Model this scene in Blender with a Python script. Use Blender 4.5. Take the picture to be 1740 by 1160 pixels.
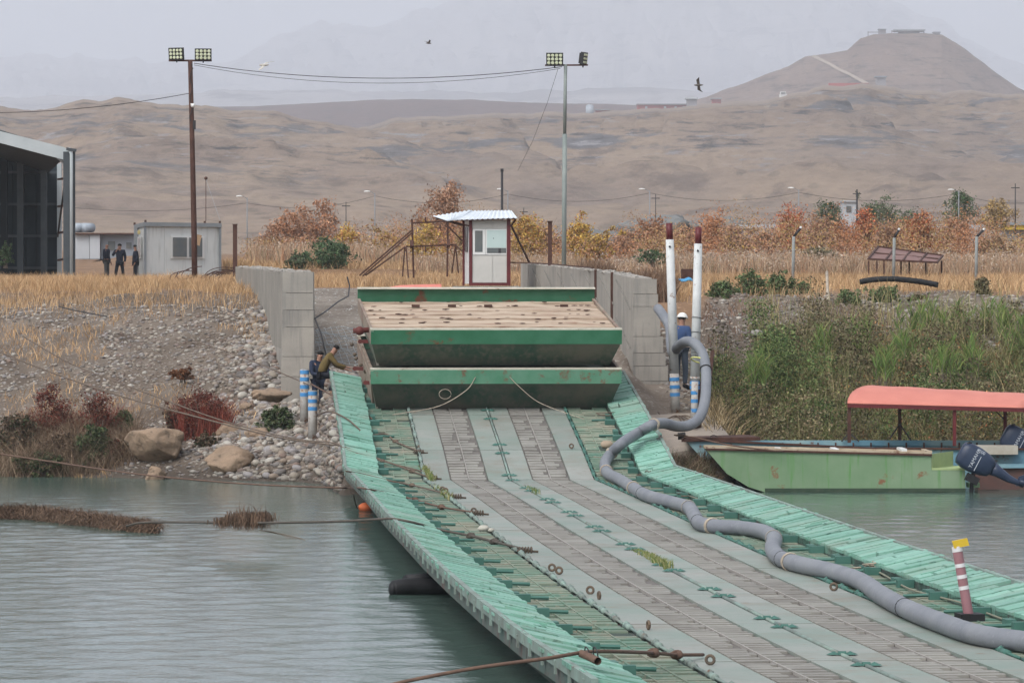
import bpy, math, random
import numpy as np
from mathutils import Vector, Matrix, Euler

for _o in list(bpy.data.objects):
    bpy.data.objects.remove(_o)
sc = bpy.context.scene
col = sc.collection
R = math.radians
rnd = random.Random(7)
F, HY, CZ = 8000.0, 505.0, 4.92      # focal length in photo pixels, horizon row, camera height above the river

# ---------------------------------------------------------------- camera
cam_d = bpy.data.cameras.new('camera')
cam_d.sensor_width = 36.0
cam_d.lens = 36.0 * F / 1740.0
cam_d.clip_start = 1.0
cam_d.clip_end = 60000.0
cam = bpy.data.objects.new('camera', cam_d)
col.objects.link(cam)
cam.location = (0, 0, CZ)
cam.rotation_euler = (R(90) - math.atan((580 - HY) / F), 0, 0)
sc.camera = cam

# ---------------------------------------------------------------- sky, sun, exposure
SUN_EL, SUN_ROT = 48.0, 215.0
w = bpy.data.worlds.new('World')
sc.world = w
w.use_nodes = True
nt = w.node_tree
nt.nodes.clear()
out = nt.nodes.new('ShaderNodeOutputWorld')
bg = nt.nodes.new('ShaderNodeBackground')
sky = nt.nodes.new('ShaderNodeTexSky')
sky.sky_type = 'NISHITA'
sky.sun_disc = False
sky.sun_elevation = R(SUN_EL)
sky.sun_rotation = R(SUN_ROT)
sky.air_density = 1.4
sky.dust_density = 5.0
sky.ozone_density = 1.0
hs = nt.nodes.new('ShaderNodeHueSaturation')
hs.inputs['Saturation'].default_value = 0.28
nt.links.new(sky.outputs[0], hs.inputs['Color'])
tint = nt.nodes.new('ShaderNodeMix'); tint.data_type = 'RGBA'; tint.blend_type = 'MULTIPLY'
tint.inputs[0].default_value = 1.0
tint.inputs[7].default_value = (0.98, 1.01, 1.07, 1)
nt.links.new(hs.outputs[0], tint.inputs[6])
# an even overcast layer thickens the clear-sky model
cloud = nt.nodes.new('ShaderNodeMix'); cloud.data_type = 'RGBA'
cloud.inputs[0].default_value = 0.35
cloud.inputs[7].default_value = (2.85, 2.95, 3.2, 1)
nt.links.new(tint.outputs[2], cloud.inputs[6])
nt.links.new(cloud.outputs[2], bg.inputs['Color'])
bg.inputs['Strength'].default_value = 0.15
nt.links.new(bg.outputs[0], out.inputs['Surface'])
sun_d = bpy.data.lights.new('sun', 'SUN')
sun_d.energy = 0.85
sun_d.angle = R(28)
sun_d.color = (1.0, 0.96, 0.9)
sun = bpy.data.objects.new('sun', sun_d)
col.objects.link(sun)
# towards the sun: azimuth measured like the Nishita rotation (clockwise from +Y)
_az, _el = R(SUN_ROT), R(SUN_EL)
_dir = Vector((math.sin(_az) * math.cos(_el), math.cos(_az) * math.cos(_el), math.sin(_el)))
sun.rotation_euler = _dir.to_track_quat('Z', 'Y').to_euler()
sc.view_settings.view_transform = 'Standard'
sc.view_settings.look = 'None'
sc.view_settings.exposure = 0.70
sc.view_settings.gamma = 1.0
sc.view_settings.use_curve_mapping = False
sc.render.engine = 'CYCLES'
sc.cycles.use_denoising = True
sc.cycles.max_bounces = 6
sc.cycles.volume_bounces = 2
sc.cycles.transparent_max_bounces = 8

# ---------------------------------------------------------------- helpers
def P(px, py, Y):
    return Vector(((px - 870) * Y / F, Y, CZ - (py - HY) * Y / F))
def G(px, py, z):
    return P(px, py, F * (CZ - z) / (py - HY))
def XA(px, Y):
    return (px - 870) * Y / F

ORG = {}
def link(o, parent, loc):
    col.objects.link(o)
    if parent is not None:
        o.parent = parent
        ORG[o] = ORG[parent]
    else:
        o.location = loc
        ORG[o] = Vector(loc)
    return o
def tag(o, label=None, cat=None, group=None, kind=None):
    if label: o['label'] = label
    if cat: o['category'] = cat
    if group: o['group'] = group
    if kind: o['kind'] = kind
    return o
def thing(name, label, cat, loc, group=None):
    o = bpy.data.objects.new(name, None)
    o.empty_display_size = 0.3
    link(o, None, loc)
    return tag(o, label, cat, group)
def copy_tree(o, parent=None):
    c = o.copy()
    col.objects.link(c)
    c.parent = parent
    for ch in list(o.children):
        copy_tree(ch, c)
    return c

def fast_mesh(name, V, faces, cols=None, smooth=False):
    """faces: list of int arrays, each (n,k)"""
    me = bpy.data.meshes.new(name)
    V = np.asarray(V, dtype=np.float32)
    me.vertices.add(len(V))
    me.vertices.foreach_set('co', V.ravel())
    faces = [np.asarray(f, dtype=np.int32) for f in faces if len(f)]
    loops = np.concatenate([f.ravel() for f in faces])
    cnt = np.concatenate([np.full(len(f), f.shape[1], dtype=np.int32) for f in faces])
    start = np.concatenate([[0], np.cumsum(cnt)[:-1]]).astype(np.int32)
    me.loops.add(len(loops))
    me.loops.foreach_set('vertex_index', loops)
    me.polygons.add(len(cnt))
    me.polygons.foreach_set('loop_start', start)
    me.polygons.foreach_set('loop_total', cnt)
    if smooth:
        me.polygons.foreach_set('use_smooth', np.ones(len(cnt), dtype=bool))
    me.update(calc_edges=True)
    if cols is not None:
        a = me.color_attributes.new('Col', 'FLOAT_COLOR', 'POINT')
        c4 = np.ones((len(V), 4), dtype=np.float32)
        c4[:, :3] = cols
        a.data.foreach_set('color', c4.ravel())
    return me
def mesh_obj(name, me, mat, parent=None, loc=(0, 0, 0)):
    if mat is not None:
        me.materials.append(mat)
    o = bpy.data.objects.new(name, me)
    link(o, parent, loc)
    return o

ICO = {}
def ico(n):
    if n in ICO: return ICO[n]
    import bmesh
    bm = bmesh.new()
    bmesh.ops.create_icosphere(bm, subdivisions=n, radius=1.0)
    V = np.array([v.co[:] for v in bm.verts])
    Fc = np.array([[v.index for v in f.verts] for f in bm.faces])
    bm.free()
    ICO[n] = (V, Fc)
    return ICO[n]

class MB:
    def __init__(s): s.v = []; s.f = []
    def add(s, vs, fs):
        b = len(s.v)
        s.v.extend([tuple(x) for x in vs])
        s.f.extend([tuple(i + b for i in f) for f in fs])
        return s
    def hexa(s, p):   # 4 bottom (ccw), 4 top
        return s.add(p, [(3, 2, 1, 0), (4, 5, 6, 7), (0, 1, 5, 4), (1, 2, 6, 5), (2, 3, 7, 6), (3, 0, 4, 7)])
    def box(s, lo, hi):
        x0, y0, z0 = lo; x1, y1, z1 = hi
        return s.hexa([(x0, y0, z0), (x1, y0, z0), (x1, y1, z0), (x0, y1, z0), (x0, y0, z1), (x1, y0, z1), (x1, y1, z1), (x0, y1, z1)])
    def obox(s, c, a, b, d):  # centre, three half vectors
        c, a, b, d = Vector(c), Vector(a), Vector(b), Vector(d)
        return s.hexa([c - a - b - d, c + a - b - d, c + a + b - d, c - a + b - d, c - a - b + d, c + a - b + d, c + a + b + d, c - a + b + d])
    def beam(s, p0, p1, w_, h_=None):
        p0, p1 = Vector(p0), Vector(p1); h_ = h_ or w_
        d = (p1 - p0); m = (p0 + p1) / 2
        n = d.normalized()
        up = Vector((0, 0, 1)) if abs(n.z) < 0.95 else Vector((0, 1, 0))
        a = n.cross(up).normalized(); b = a.cross(n).normalized()
        return s.obox(m, a * w_ / 2, d / 2, b * h_ / 2)
    def tube(s, path, r, n=8, caps=True):
        path = [Vector(p) for p in path]
        rs = r if isinstance(r, (list, tuple)) else [r] * len(path)
        b = len(s.v); prev = None
        for i, p in enumerate(path):
            t = (path[min(i + 1, len(path) - 1)] - path[max(i - 1, 0)])
            if t.length < 1e-9: t = Vector((0, 0, 1))
            t.normalize()
            if prev is None:
                up = Vector((0, 0, 1)) if abs(t.z) < 0.9 else Vector((0, 1, 0))
                a = t.cross(up).normalized()
            else:
                a = (prev - t * prev.dot(t)).normalized()
            prev = a; c = t.cross(a)
            for k in range(n):
                th = 2 * math.pi * k / n
                s.v.append(tuple(p + (a * math.cos(th) + c * math.sin(th)) * rs[i]))
        for i in range(len(path) - 1):
            for k in range(n):
                q = (k + 1) % n
                s.f.append((b + i * n + k, b + i * n + q, b + (i + 1) * n + q, b + (i + 1) * n + k))
        if caps:
            s.f.append(tuple(b + k for k in range(n))[::-1])
            e = b + (len(path) - 1) * n
            s.f.append(tuple(e + k for k in range(n)))
        return s
    def cyl(s, p0, p1, r0, r1=None, n=12):
        return s.tube([p0, p1], [r0, r0 if r1 is None else r1], n)
    def prism(s, poly, ext):
        n = len(poly); e = Vector(ext)
        vs = [Vector(p) for p in poly]; vs += [p + e for p in vs]
        fs = [tuple(range(n))[::-1], tuple(range(n, 2 * n))]
        fs += [(i, (i + 1) % n, n + (i + 1) % n, n + i) for i in range(n)]
        return s.add(vs, fs)
    def ball(s, c, r, lv=2, sc_=(1, 1, 1), jit=0, seed=0):
        V, Fc = ico(lv)
        rg = np.random.default_rng(seed)
        k = 1 + (rg.random(len(V)) - .5) * jit
        W = V * k[:, None] * np.array(sc_) * r + np.array(c)
        return s.add(W, Fc)
    def torus(s, c, R_, r_, ax, n=14, m=6, arc=2 * math.pi, st=0):
        ax = Vector(ax).normalized()
        up = Vector((0, 0, 1)) if abs(ax.z) < .9 else Vector((1, 0, 0))
        a = ax.cross(up).normalized(); b = ax.cross(a)
        pts = [Vector(c) + (a * math.cos(st + arc * i / n) + b * math.sin(st + arc * i / n)) * R_ for i in range(n + 1)]
        return s.tube(pts, r_, m, caps=False)
    def build(s, name, mat, parent=None, smooth=False, origin=None):
        if parent is not None: o = ORG[parent]
        elif origin is not None: o = Vector(origin)
        else:
            A = np.array(s.v); mn, mx = A.min(0), A.max(0)
            o = Vector(((mn[0] + mx[0]) / 2, (mn[1] + mx[1]) / 2, mn[2]))
        me = bpy.data.meshes.new(name)
        me.from_pydata([(v[0] - o.x, v[1] - o.y, v[2] - o.z) for v in s.v], [], s.f)
        if smooth: me.polygons.foreach_set('use_smooth', [True] * len(me.polygons))
        return mesh_obj(name, me, mat, parent, o)

def spline(pts, n=8):
    """Catmull-Rom through points"""
    pts = [Vector(p) for p in pts]
    q = [pts[0] * 2 - pts[1]] + pts + [pts[-1] * 2 - pts[-2]]
    o = []
    for i in range(1, len(q) - 2):
        a, b, c, d = q[i - 1], q[i], q[i + 1], q[i + 2]
        for k in range(n):
            t = k / n
            o.append(0.5 * ((2 * b) + (c - a) * t + (2 * a - 5 * b + 4 * c - d) * t * t + (3 * b - a - 3 * c + d) * t ** 3))
    o.append(pts[-1])
    return o

# ---- numpy value noise
def _h(ix, iy, s):
    n = (ix.astype(np.int64) * 374761393 + iy.astype(np.int64) * 668265263 + s * 974634777) & 0xffffffff
    n = ((n ^ (n >> 13)) * 1274126177) & 0xffffffff
    return ((n ^ (n >> 16)) & 0xffff) / 65535.0
def vn(x, y, s=0):
    x = np.asarray(x, float); y = np.asarray(y, float)
    ix, iy = np.floor(x), np.floor(y)
    fx, fy = x - ix, y - iy
    fx = fx * fx * (3 - 2 * fx); fy = fy * fy * (3 - 2 * fy)
    a = _h(ix, iy, s); b = _h(ix + 1, iy, s); c = _h(ix, iy + 1, s); d = _h(ix + 1, iy + 1, s)
    return (a + (b - a) * fx) * (1 - fy) + (c + (d - c) * fx) * fy
def fbm(x, y, s=0, o=4, g=.5):
    r = 0; a = 1; t = 0
    for i in range(o):
        r = r + a * vn(x * 2 ** i, y * 2 ** i, s + i * 17); t += a; a *= g
    return r / t

# ---------------------------------------------------------------- materials
def M(name, base, var=None, vscale=1.5, rough=.8, metal=0.0, bump=0.0, bscale=12, rust=0.0, rustc=(.13, .05, .025),
      rscale=2.0, attr=False, stretch=(1, 1, 1), orand=0.0, detail=6, speck=None, spscale=30, spamt=.4, world=False, streak=None, streakamt=.5, dirt=None, dscale=.8, damt=.6):
    m = bpy.data.materials.new(name)
    m.use_nodes = True
    t = m.node_tree; N = t.nodes; L = t.links
    b = N['Principled BSDF']
    b.inputs['Roughness'].default_value = rough
    b.inputs['Metallic'].default_value = metal
    b.inputs['Specular IOR Level'].default_value = .3
    tc = N.new('ShaderNodeTexCoord')
    mp = N.new('ShaderNodeMapping'); mp.inputs['Scale'].default_value = stretch
    if world:
        ge = N.new('ShaderNodeNewGeometry'); L.new(ge.outputs['Position'], mp.inputs['Vector'])
    else:
        L.new(tc.outputs['Object'], mp.inputs['Vector'])
    def noise(sc_, det=detail, ro=.6):
        n = N.new('ShaderNodeTexNoise'); n.inputs['Scale'].default_value = sc_; n.inputs['Detail'].default_value = det
        n.inputs['Roughness'].default_value = ro
        L.new(mp.outputs[0], n.inputs['Vector']); return n.outputs['Fac']
    def ramp(x, lo, hi):
        r = N.new('ShaderNodeMapRange'); r.inputs['From Min'].default_value = lo; r.inputs['From Max'].default_value = hi
        L.new(x, r.inputs['Value']); return r.outputs[0]
    def mix(f, a, c, mode='MIX'):
        x = N.new('ShaderNodeMix'); x.data_type = 'RGBA'; x.blend_type = mode
        if isinstance(f, float): x.inputs[0].default_value = f
        else: L.new(f, x.inputs[0])
        for s_, q in ((6, a), (7, c)):
            if isinstance(q, tuple): x.inputs[s_].default_value = (*q, 1)
            else: L.new(q, x.inputs[s_])
        return x.outputs[2]
    c = tuple(base)
    if var is not None:
        c = mix(ramp(noise(vscale), .36, .64), c, tuple(var))
    if speck is not None:
        c = mix(ramp(noise(spscale, 3), 1 - spamt, 1 - spamt + .12), c, tuple(speck))
    if streak is not None:
        sm = N.new('ShaderNodeMapping'); sm.inputs['Scale'].default_value = (stretch[0] * 3, stretch[1] * 3, stretch[2] * .25)
        L.new(tc.outputs['Object'], sm.inputs['Vector'])
        n = N.new('ShaderNodeTexNoise'); n.inputs['Scale'].default_value = 2.5; n.inputs['Detail'].default_value = 5
        L.new(sm.outputs[0], n.inputs['Vector'])
        c = mix(ramp(n.outputs['Fac'], .62 - streakamt * .3, .72), c, tuple(streak))
    if dirt is not None:
        dm = N.new('ShaderNodeMath'); dm.operation = 'MULTIPLY'; dm.inputs[1].default_value = damt
        L.new(ramp(noise(dscale, 9, .72), .49, .66), dm.inputs[0])
        c = mix(dm.outputs[0], c, tuple(dirt))
    if attr:
        at = N.new('ShaderNodeAttribute'); at.attribute_name = 'Col'
        c = mix(1.0, c, at.outputs['Color'], 'MULTIPLY')
    if rust > 0:
        c = mix(ramp(noise(rscale, 8, .7), .66 - .3 * rust, .72 - .25 * rust), c, tuple(rustc))
    if orand > 0:
        oi = N.new('ShaderNodeObjectInfo')
        hv = N.new('ShaderNodeHueSaturation')
        mr = N.new('ShaderNodeMapRange'); mr.inputs['To Min'].default_value = 1 - orand; mr.inputs['To Max'].default_value = 1 + orand
        L.new(oi.outputs['Random'], mr.inputs['Value']); L.new(mr.outputs[0], hv.inputs['Value'])
        if isinstance(c, tuple): hv.inputs['Color'].default_value = (*c, 1)
        else: L.new(c, hv.inputs['Color'])
        c = hv.outputs[0]
    if isinstance(c, tuple): b.inputs['Base Color'].default_value = (*c, 1)
    else: L.new(c, b.inputs['Base Color'])
    if bump > 0:
        bp = N.new('ShaderNodeBump'); bp.inputs['Strength'].default_value = min(1, bump); bp.inputs['Distance'].default_value = .03 * max(1, bump)
        L.new(noise(bscale, 4), bp.inputs['Height']); L.new(bp.outputs[0], b.inputs['Normal'])
    return m

m_leaf = M('foliage', (1, 1, 1), attr=True, rough=.75)
m_grass = M('grass_blades', (1, 1, 1), attr=True, rough=.8)
for _m in (m_leaf, m_grass):
    _m.node_tree.nodes['Principled BSDF'].inputs['Specular IOR Level'].default_value = .15
m_stone = M('stones', (1, 1, 1), attr=True, rough=.85, bump=.3, bscale=25, world=True)
m_ground = M('bank_earth', (.20, .155, .115), (.30, .25, .20), .35, rough=.95, bump=1, bscale=6, speck=(.38, .35, .31), spscale=9, spamt=.42, world=True)
m_bark = M('bark', (.10, .075, .055), (.17, .14, .11), 3, bump=.5, bscale=15)
m_conc = M('concrete', (.33, .30, .26), (.25, .232, .205), .7, rough=.9, bump=.3, bscale=10, streak=(.20, .19, .175), streakamt=.35, speck=(.20, .19, .17), spscale=14, spamt=.36, orand=.05)
m_concd = M('dark_concrete', (.24, .225, .20), (.19, .18, .16), 1.2, rough=.9, bump=.3, bscale=10)
m_rust = M('rusty_steel', (.05, .022, .016), (.085, .04, .028), 3, rough=.8, bump=.2, bscale=20)
m_maroon = M('maroon_paint', (.12, .018, .02), (.09, .015, .018), 3, rough=.5)
m_black = M('black_rubber', (.008, .008, .009), (.016, .016, .018), 3, rough=.6)
m_rope = M('rope', (.15, .11, .08), (.10, .075, .06), 8, rough=.9)
m_ropel = M('pale_rope', (.42, .36, .28), (.30, .25, .2), 8, rough=.9)
m_cable = M('black_cable', (.03, .028, .03), rough=.6)
m_steel = M('galvanised_steel', (.33, .36, .37), (.26, .29, .30), 3, rough=.55, metal=.3)
m_whitep = M('white_paint', (.60, .62, .62), (.50, .52, .53), 2.5, rough=.55, rust=.12, rscale=5, speck=(.2, .2, .2), spscale=22, spamt=.3)
m_glass = M('window_glass', (.10, .115, .12), (.14, .14, .13), 1.2, rough=.12)
# ---------------------------------------------------------------- terrain heights
def plain_z(Y):
    return np.interp(Y, [150, 213, 570, 800, 2200, 4500], [5.05, 5.62, 9.8, 12.5, 24.0, 40.0])
def wall_l(Y): return -5.66 - .1044 * (np.asarray(Y, float) - 134)
def wall_r(Y): return 3.43 - .0975 * (np.asarray(Y, float) - 134)
def shore(X):
    return np.interp(X, [-80, -18, -10, -5.6, -5, -4.2, 3.2, 3.6, 5.6, 6.5, 80],
                     [136, 133, 128, 125.5, 124, 117, 117, 118.5, 119, 126, 127])
def sstep(a, b, x):
    t = np.clip((x - a) / (b - a), 0, 1); return t * t * (3 - 2 * t)
def ground_z(X, Y):
    X = np.asarray(X, float); Y = np.asarray(Y, float)
    s = shore(X); d = Y - s
    bank = np.interp(d, [-60, -10, 0, 1.2, 6, 12, 18, 22, 26], [-3, -1.5, 0, .55, 1.45, 2.85, 4.15, 4.75, 5.05])
    nose = np.interp(Y, [112, 118.5, 121, 126, 130, 140, 148], [-1.5, 0, .82, 1.62, 2.0, 3.3, 4.75])
    wn = sstep(3.0, 3.6, X) * (1 - sstep(5.6, 6.6, X))
    bank = bank * (1 - wn) + np.minimum(bank, nose) * wn
    road = np.interp(Y, [-100, 110, 115, 122, 128, 133, 140, 150, 160, 185, 213], [-3, -1.5, -.5, .9, 1.9, 2.75, 3.55, 4.5, 5.16, 5.38, 5.62])
    wr = sstep(wall_l(Y) - .25, wall_l(Y) + .15, X) * (1 - sstep(wall_r(Y) - .15, wall_r(Y) + .25, X))
    z = bank * (1 - wr) + np.where(Y < 134, np.minimum(road, bank + 6), road) * wr
    z = np.where(Y > 150, np.where(wr > .0, z, 0) * 1.0 + 0, z) if False else z
    far = plain_z(Y) - 5.05
    z = z + far * np.where(Y > 150, 1, 0) * (1 - wr * (Y < 213))
    rough = (fbm(X * .35, Y * .35, 3) - .5) * .7 + (fbm(X * 1.3, Y * 1.3, 9) - .5) * .25
    amp = sstep(0.3, 4, d) * (1 - .8 * wr) * (1 - .85 * wn) * (1 - .55 * sstep(22, 30, d))
    return z + rough * amp

def grid(name, xs, ys, fz, mat, cols=None, smooth=True):
    X, Y = np.meshgrid(xs, ys)
    return grid2(name, X, Y, fz(X, Y), mat, cols, smooth)
def grid2(name, X, Y, Z, mat, cols=None, smooth=True):
    ny, nx = X.shape
    V = np.stack([X, Y, Z], -1).reshape(-1, 3)
    i = np.arange(ny * nx).reshape(ny, nx)
    fc = np.stack([i[:-1, :-1], i[:-1, 1:], i[1:, 1:], i[1:, :-1]], -1).reshape(-1, 4)
    me = fast_mesh(name, V, [fc], None if cols is None else cols.reshape(-1, 3), smooth)
    o = mesh_obj(name, me, mat)
    return tag(o, kind='structure')

# ground near and plain behind, one sheet
ys = np.concatenate([np.linspace(60, 112, 8), np.arange(114, 172, .3), np.linspace(172, 260, 80), np.linspace(264, 700, 60), np.linspace(720, 4600, 40)])
xs = np.concatenate([np.linspace(-900, -60, 24), np.linspace(-55, -22, 20), np.arange(-20, 20, .22), np.linspace(22, 55, 20), np.linspace(60, 900, 24)])
Xg, Yg = np.meshgrid(xs, ys)
Zg = ground_z(Xg, Yg)
Zg = Zg
# colours: gravel near the river, pale road, dry earth, brown plain
n1 = fbm(Xg * .25, Yg * .25, 21); n2 = fbm(Xg * 1.1, Yg * 1.1, 5)
cb = np.zeros(Xg.shape + (3,)); cb[:] = (.92, .90, .90)
dd = Yg - shore(Xg)
road_m = (sstep(wall_l(Yg), wall_l(Yg) + .4, Xg) * (1 - sstep(wall_r(Yg) - .4, wall_r(Yg), Xg)) * sstep(131, 134, Yg) * (1 - sstep(166, 171, Yg)))[..., None]
cb = cb * (1 - road_m) + np.array((1.25, 1.30, 1.36)) * road_m
plain_m = sstep(23, 27, dd)[..., None] * (1 - road_m)
cb = cb * (1 - plain_m) + np.array((1.35, .98, .68)) * plain_m
cb *= (.75 + .5 * n1 + .25 * (n2 - .5))[..., None]
wet = (1 - sstep(.2, 1.3, dd) * 1)[..., None]
cb = cb * (1 - .5 * wet)
m_ground2 = M('riverbank_ground', (.105, .08, .06), (.165, .135, .105), .5, rough=.95, bump=1, bscale=5, speck=(.32, .29, .25), spscale=7, spamt=.42, world=True, attr=True)
ground = grid2('ground', Xg, Yg, Zg, m_ground2, cb)

# river bed and water
_nw = np.linspace(0, 1, 2)
def waves(X, Y):
    z = 0
    rg = np.random.default_rng(4)
    for i in range(26):
        lam = .20 * 1.09 ** i
        th = rg.normal(0.15, .95)
        k = 2 * math.pi / lam
        am = .0017 * lam ** .9
        warp = fbm(X * .25 / 1 + i, Y * .12, i, 2) * 5.0
        z = z + am * np.sin(k * (math.sin(th) * X + math.cos(th) * Y) * 1.0 + warp + rg.random() * 6.28)
    patch = .45 + 1.0 * fbm(X * .10 + 3, Y * .045, 77, 3)
    calm = 1 - .65 * sstep(108, 122, Y) * (X < 0)
    return z * patch * calm
wx = np.arange(-20, 19, .10); wy = np.concatenate([np.arange(44, 90, .13), np.arange(90, 137, .17)])
water_m = bpy.data.materials.new('river_water'); water_m.use_nodes = True
_b = water_m.node_tree.nodes['Principled BSDF']
_b.inputs['Base Color'].default_value = (.065, .105, .088, 1)
_b.inputs['Roughness'].default_value = .12
_b.inputs['IOR'].default_value = 1.33
_N = water_m.node_tree.nodes; _L = water_m.node_tree.links
_g = _N.new('ShaderNodeNewGeometry'); _mp = _N.new('ShaderNodeMapping'); _mp.inputs['Scale'].default_value = (1.0, .8, 1)
_L.new(_g.outputs['Position'], _mp.inputs['Vector'])
_n = _N.new('ShaderNodeTexNoise'); _n.inputs['Scale'].default_value = 6; _n.inputs['Detail'].default_value = 5
_L.new(_mp.outputs[0], _n.inputs['Vector'])
_bp = _N.new('ShaderNodeBump'); _bp.inputs['Strength'].default_value = .45; _bp.inputs['Distance'].default_value = .03
_L.new(_n.outputs['Fac'], _bp.inputs['Height']); _L.new(_bp.outputs[0], _b.inputs['Normal'])
grid('water', wx, wy, waves, water_m)
for nm, x0, x1, y0, y1 in (('water', -900, -20, -150, 137), ('water', 18.9, 900, -150, 137), ('water', -20, 18.9, -150, 44)):
    grid(nm, np.linspace(x0, x1, 3), np.linspace(y0, y1, 3), lambda X, Y: X * 0, water_m)

# ---------------------------------------------------------------- hills
HS = 1.65      # the hills stand this much farther off than first paced out
def hill_mat(name, a, b_, rock, k=1.0, rocks=.5, rs=(.035, .015, .22), zb=(0, 1, 900, 901)):
    k = k / HS; zb = tuple(5 + (q - 5) * HS for q in zb)
    m = bpy.data.materials.new(name); m.use_nodes = True
    t = m.node_tree; N = t.nodes; L = t.links; b = N['Principled BSDF']
    b.inputs['Roughness'].default_value = .95; b.inputs['Specular IOR Level'].default_value = .1
    g = N.new('ShaderNodeNewGeometry')
    def nz(scl, sc_=1.0, det=6, ro=.6):
        mp = N.new('ShaderNodeMapping'); mp.inputs['Scale'].default_value = scl
        L.new(g.outputs['Position'], mp.inputs['Vector'])
        n = N.new('ShaderNodeTexNoise'); n.inputs['Scale'].default_value = sc_; n.inputs['Detail'].default_value = det; n.inputs['Roughness'].default_value = ro
        L.new(mp.outputs[0], n.inputs['Vector']); return n.outputs['Fac']
    def rp(x, lo, hi):
        r = N.new('ShaderNodeMapRange'); r.inputs['From Min'].default_value = lo; r.inputs['From Max'].default_value = hi
        L.new(x, r.inputs['Value']); return r.outputs[0]
    def mx(f, a_, c_):
        x = N.new('ShaderNodeMix'); x.data_type = 'RGBA'; L.new(f, x.inputs[0])
        for s_, q in ((6, a_), (7, c_)):
            if isinstance(q, tuple): x.inputs[s_].default_value = (*q, 1)
            else: L.new(q, x.inputs[s_])
        return x.outputs[2]
    c = mx(rp(nz((.020, .010, .07), k), .38, .62), a, b_)
    c = mx(rp(nz((.09, .035, .22), k, 6, .7), .54, .64), c, tuple(.72 * q for q in b_))
    mul = N.new('ShaderNodeMath'); mul.operation = 'MULTIPLY'
    L.new(rp(nz(rs, k * 1.0, 7, .68), .60 - rocks * .07, .66 - rocks * .07), mul.inputs[0])
    sx = N.new('ShaderNodeSeparateXYZ'); L.new(g.outputs['Position'], sx.inputs[0])
    zz = N.new('ShaderNodeMath'); zz.operation = 'MULTIPLY_ADD'; zz.inputs[1].default_value = 14 * HS; L.new(nz((.004, .003, .01), 1 / HS, 4), zz.inputs[0]); L.new(sx.outputs['Z'], zz.inputs[2])
    up_ = rp(zz.outputs[0], zb[0] + 7 * HS, zb[1] + 7 * HS); dn_ = rp(zz.outputs[0], zb[3] + 7 * HS, zb[2] + 7 * HS)
    m3 = N.new('ShaderNodeMath'); m3.operation = 'MULTIPLY'; L.new(up_, m3.inputs[0]); L.new(dn_, m3.inputs[1])
    L.new(m3.outputs[0], mul.inputs[1])
    c = mx(mul.outputs[0], c, rock)
    m4 = N.new('ShaderNodeMath'); m4.operation = 'MULTIPLY'; L.new(rp(nz((.07, .03, .6), k, 7, .72), .55, .62), m4.inputs[0]); L.new(m3.outputs[0], m4.inputs[1])
    c = mx(m4.outputs[0], c, tuple(.55 * q for q in rock))  # dark crevice lines: shade in the rock bands worked into the colour
    m5 = N.new('ShaderNodeMath'); m5.operation = 'MULTIPLY'; L.new(rp(nz((.11, .05, .9), k, 7, .72), .58, .64), m5.inputs[0]); L.new(m3.outputs[0], m5.inputs[1])
    c = mx(m5.outputs[0], c, tuple(min(.3, 1.9 * q) for q in rock))
    v = N.new('ShaderNodeTexVoronoi'); v.inputs['Scale'].default_value = .22 * k
    mp = N.new('ShaderNodeMapping'); mp.inputs['Scale'].default_value = (1, .45, 1.5); L.new(g.outputs['Position'], mp.inputs['Vector']); L.new(mp.outputs[0], v.inputs['Vector'])
    d = N.new('ShaderNodeMapRange'); d.inputs['From Min'].default_value = .16; d.inputs['From Max'].default_value = .24; d.inputs['To Min'].default_value = .35; d.inputs['To Max'].default_value = 0
    L.new(v.outputs['Distance'], d.inputs['Value'])
    c = mx(d.outputs[0], c, (.10, .09, .07))
    fm = N.new('ShaderNodeMapRange'); fm.inputs['From Min'].default_value = .3; fm.inputs['From Max'].default_value = .7; fm.inputs['To Min'].default_value = .80; fm.inputs['To Max'].default_value = 1.20
    L.new(nz((.30, .12, 1.1), 1 / HS, 8, .75), fm.inputs['Value'])
    fx_ = N.new('ShaderNodeVectorMath'); fx_.operation = 'SCALE'
    L.new(c, fx_.inputs[0]); L.new(fm.outputs[0], fx_.inputs['Scale']); c = fx_.outputs[0]
    L.new(c, b.inputs['Base Color'])
    bp = N.new('ShaderNodeBump'); bp.inputs['Strength'].default_value = .7; bp.inputs['Distance'].default_value = 3.0
    L.new(nz((.12, .06, .4), 1 / HS, 8, .72), bp.inputs['Height']); L.new(bp.outputs[0], b.inputs['Normal'])
    return m
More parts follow.
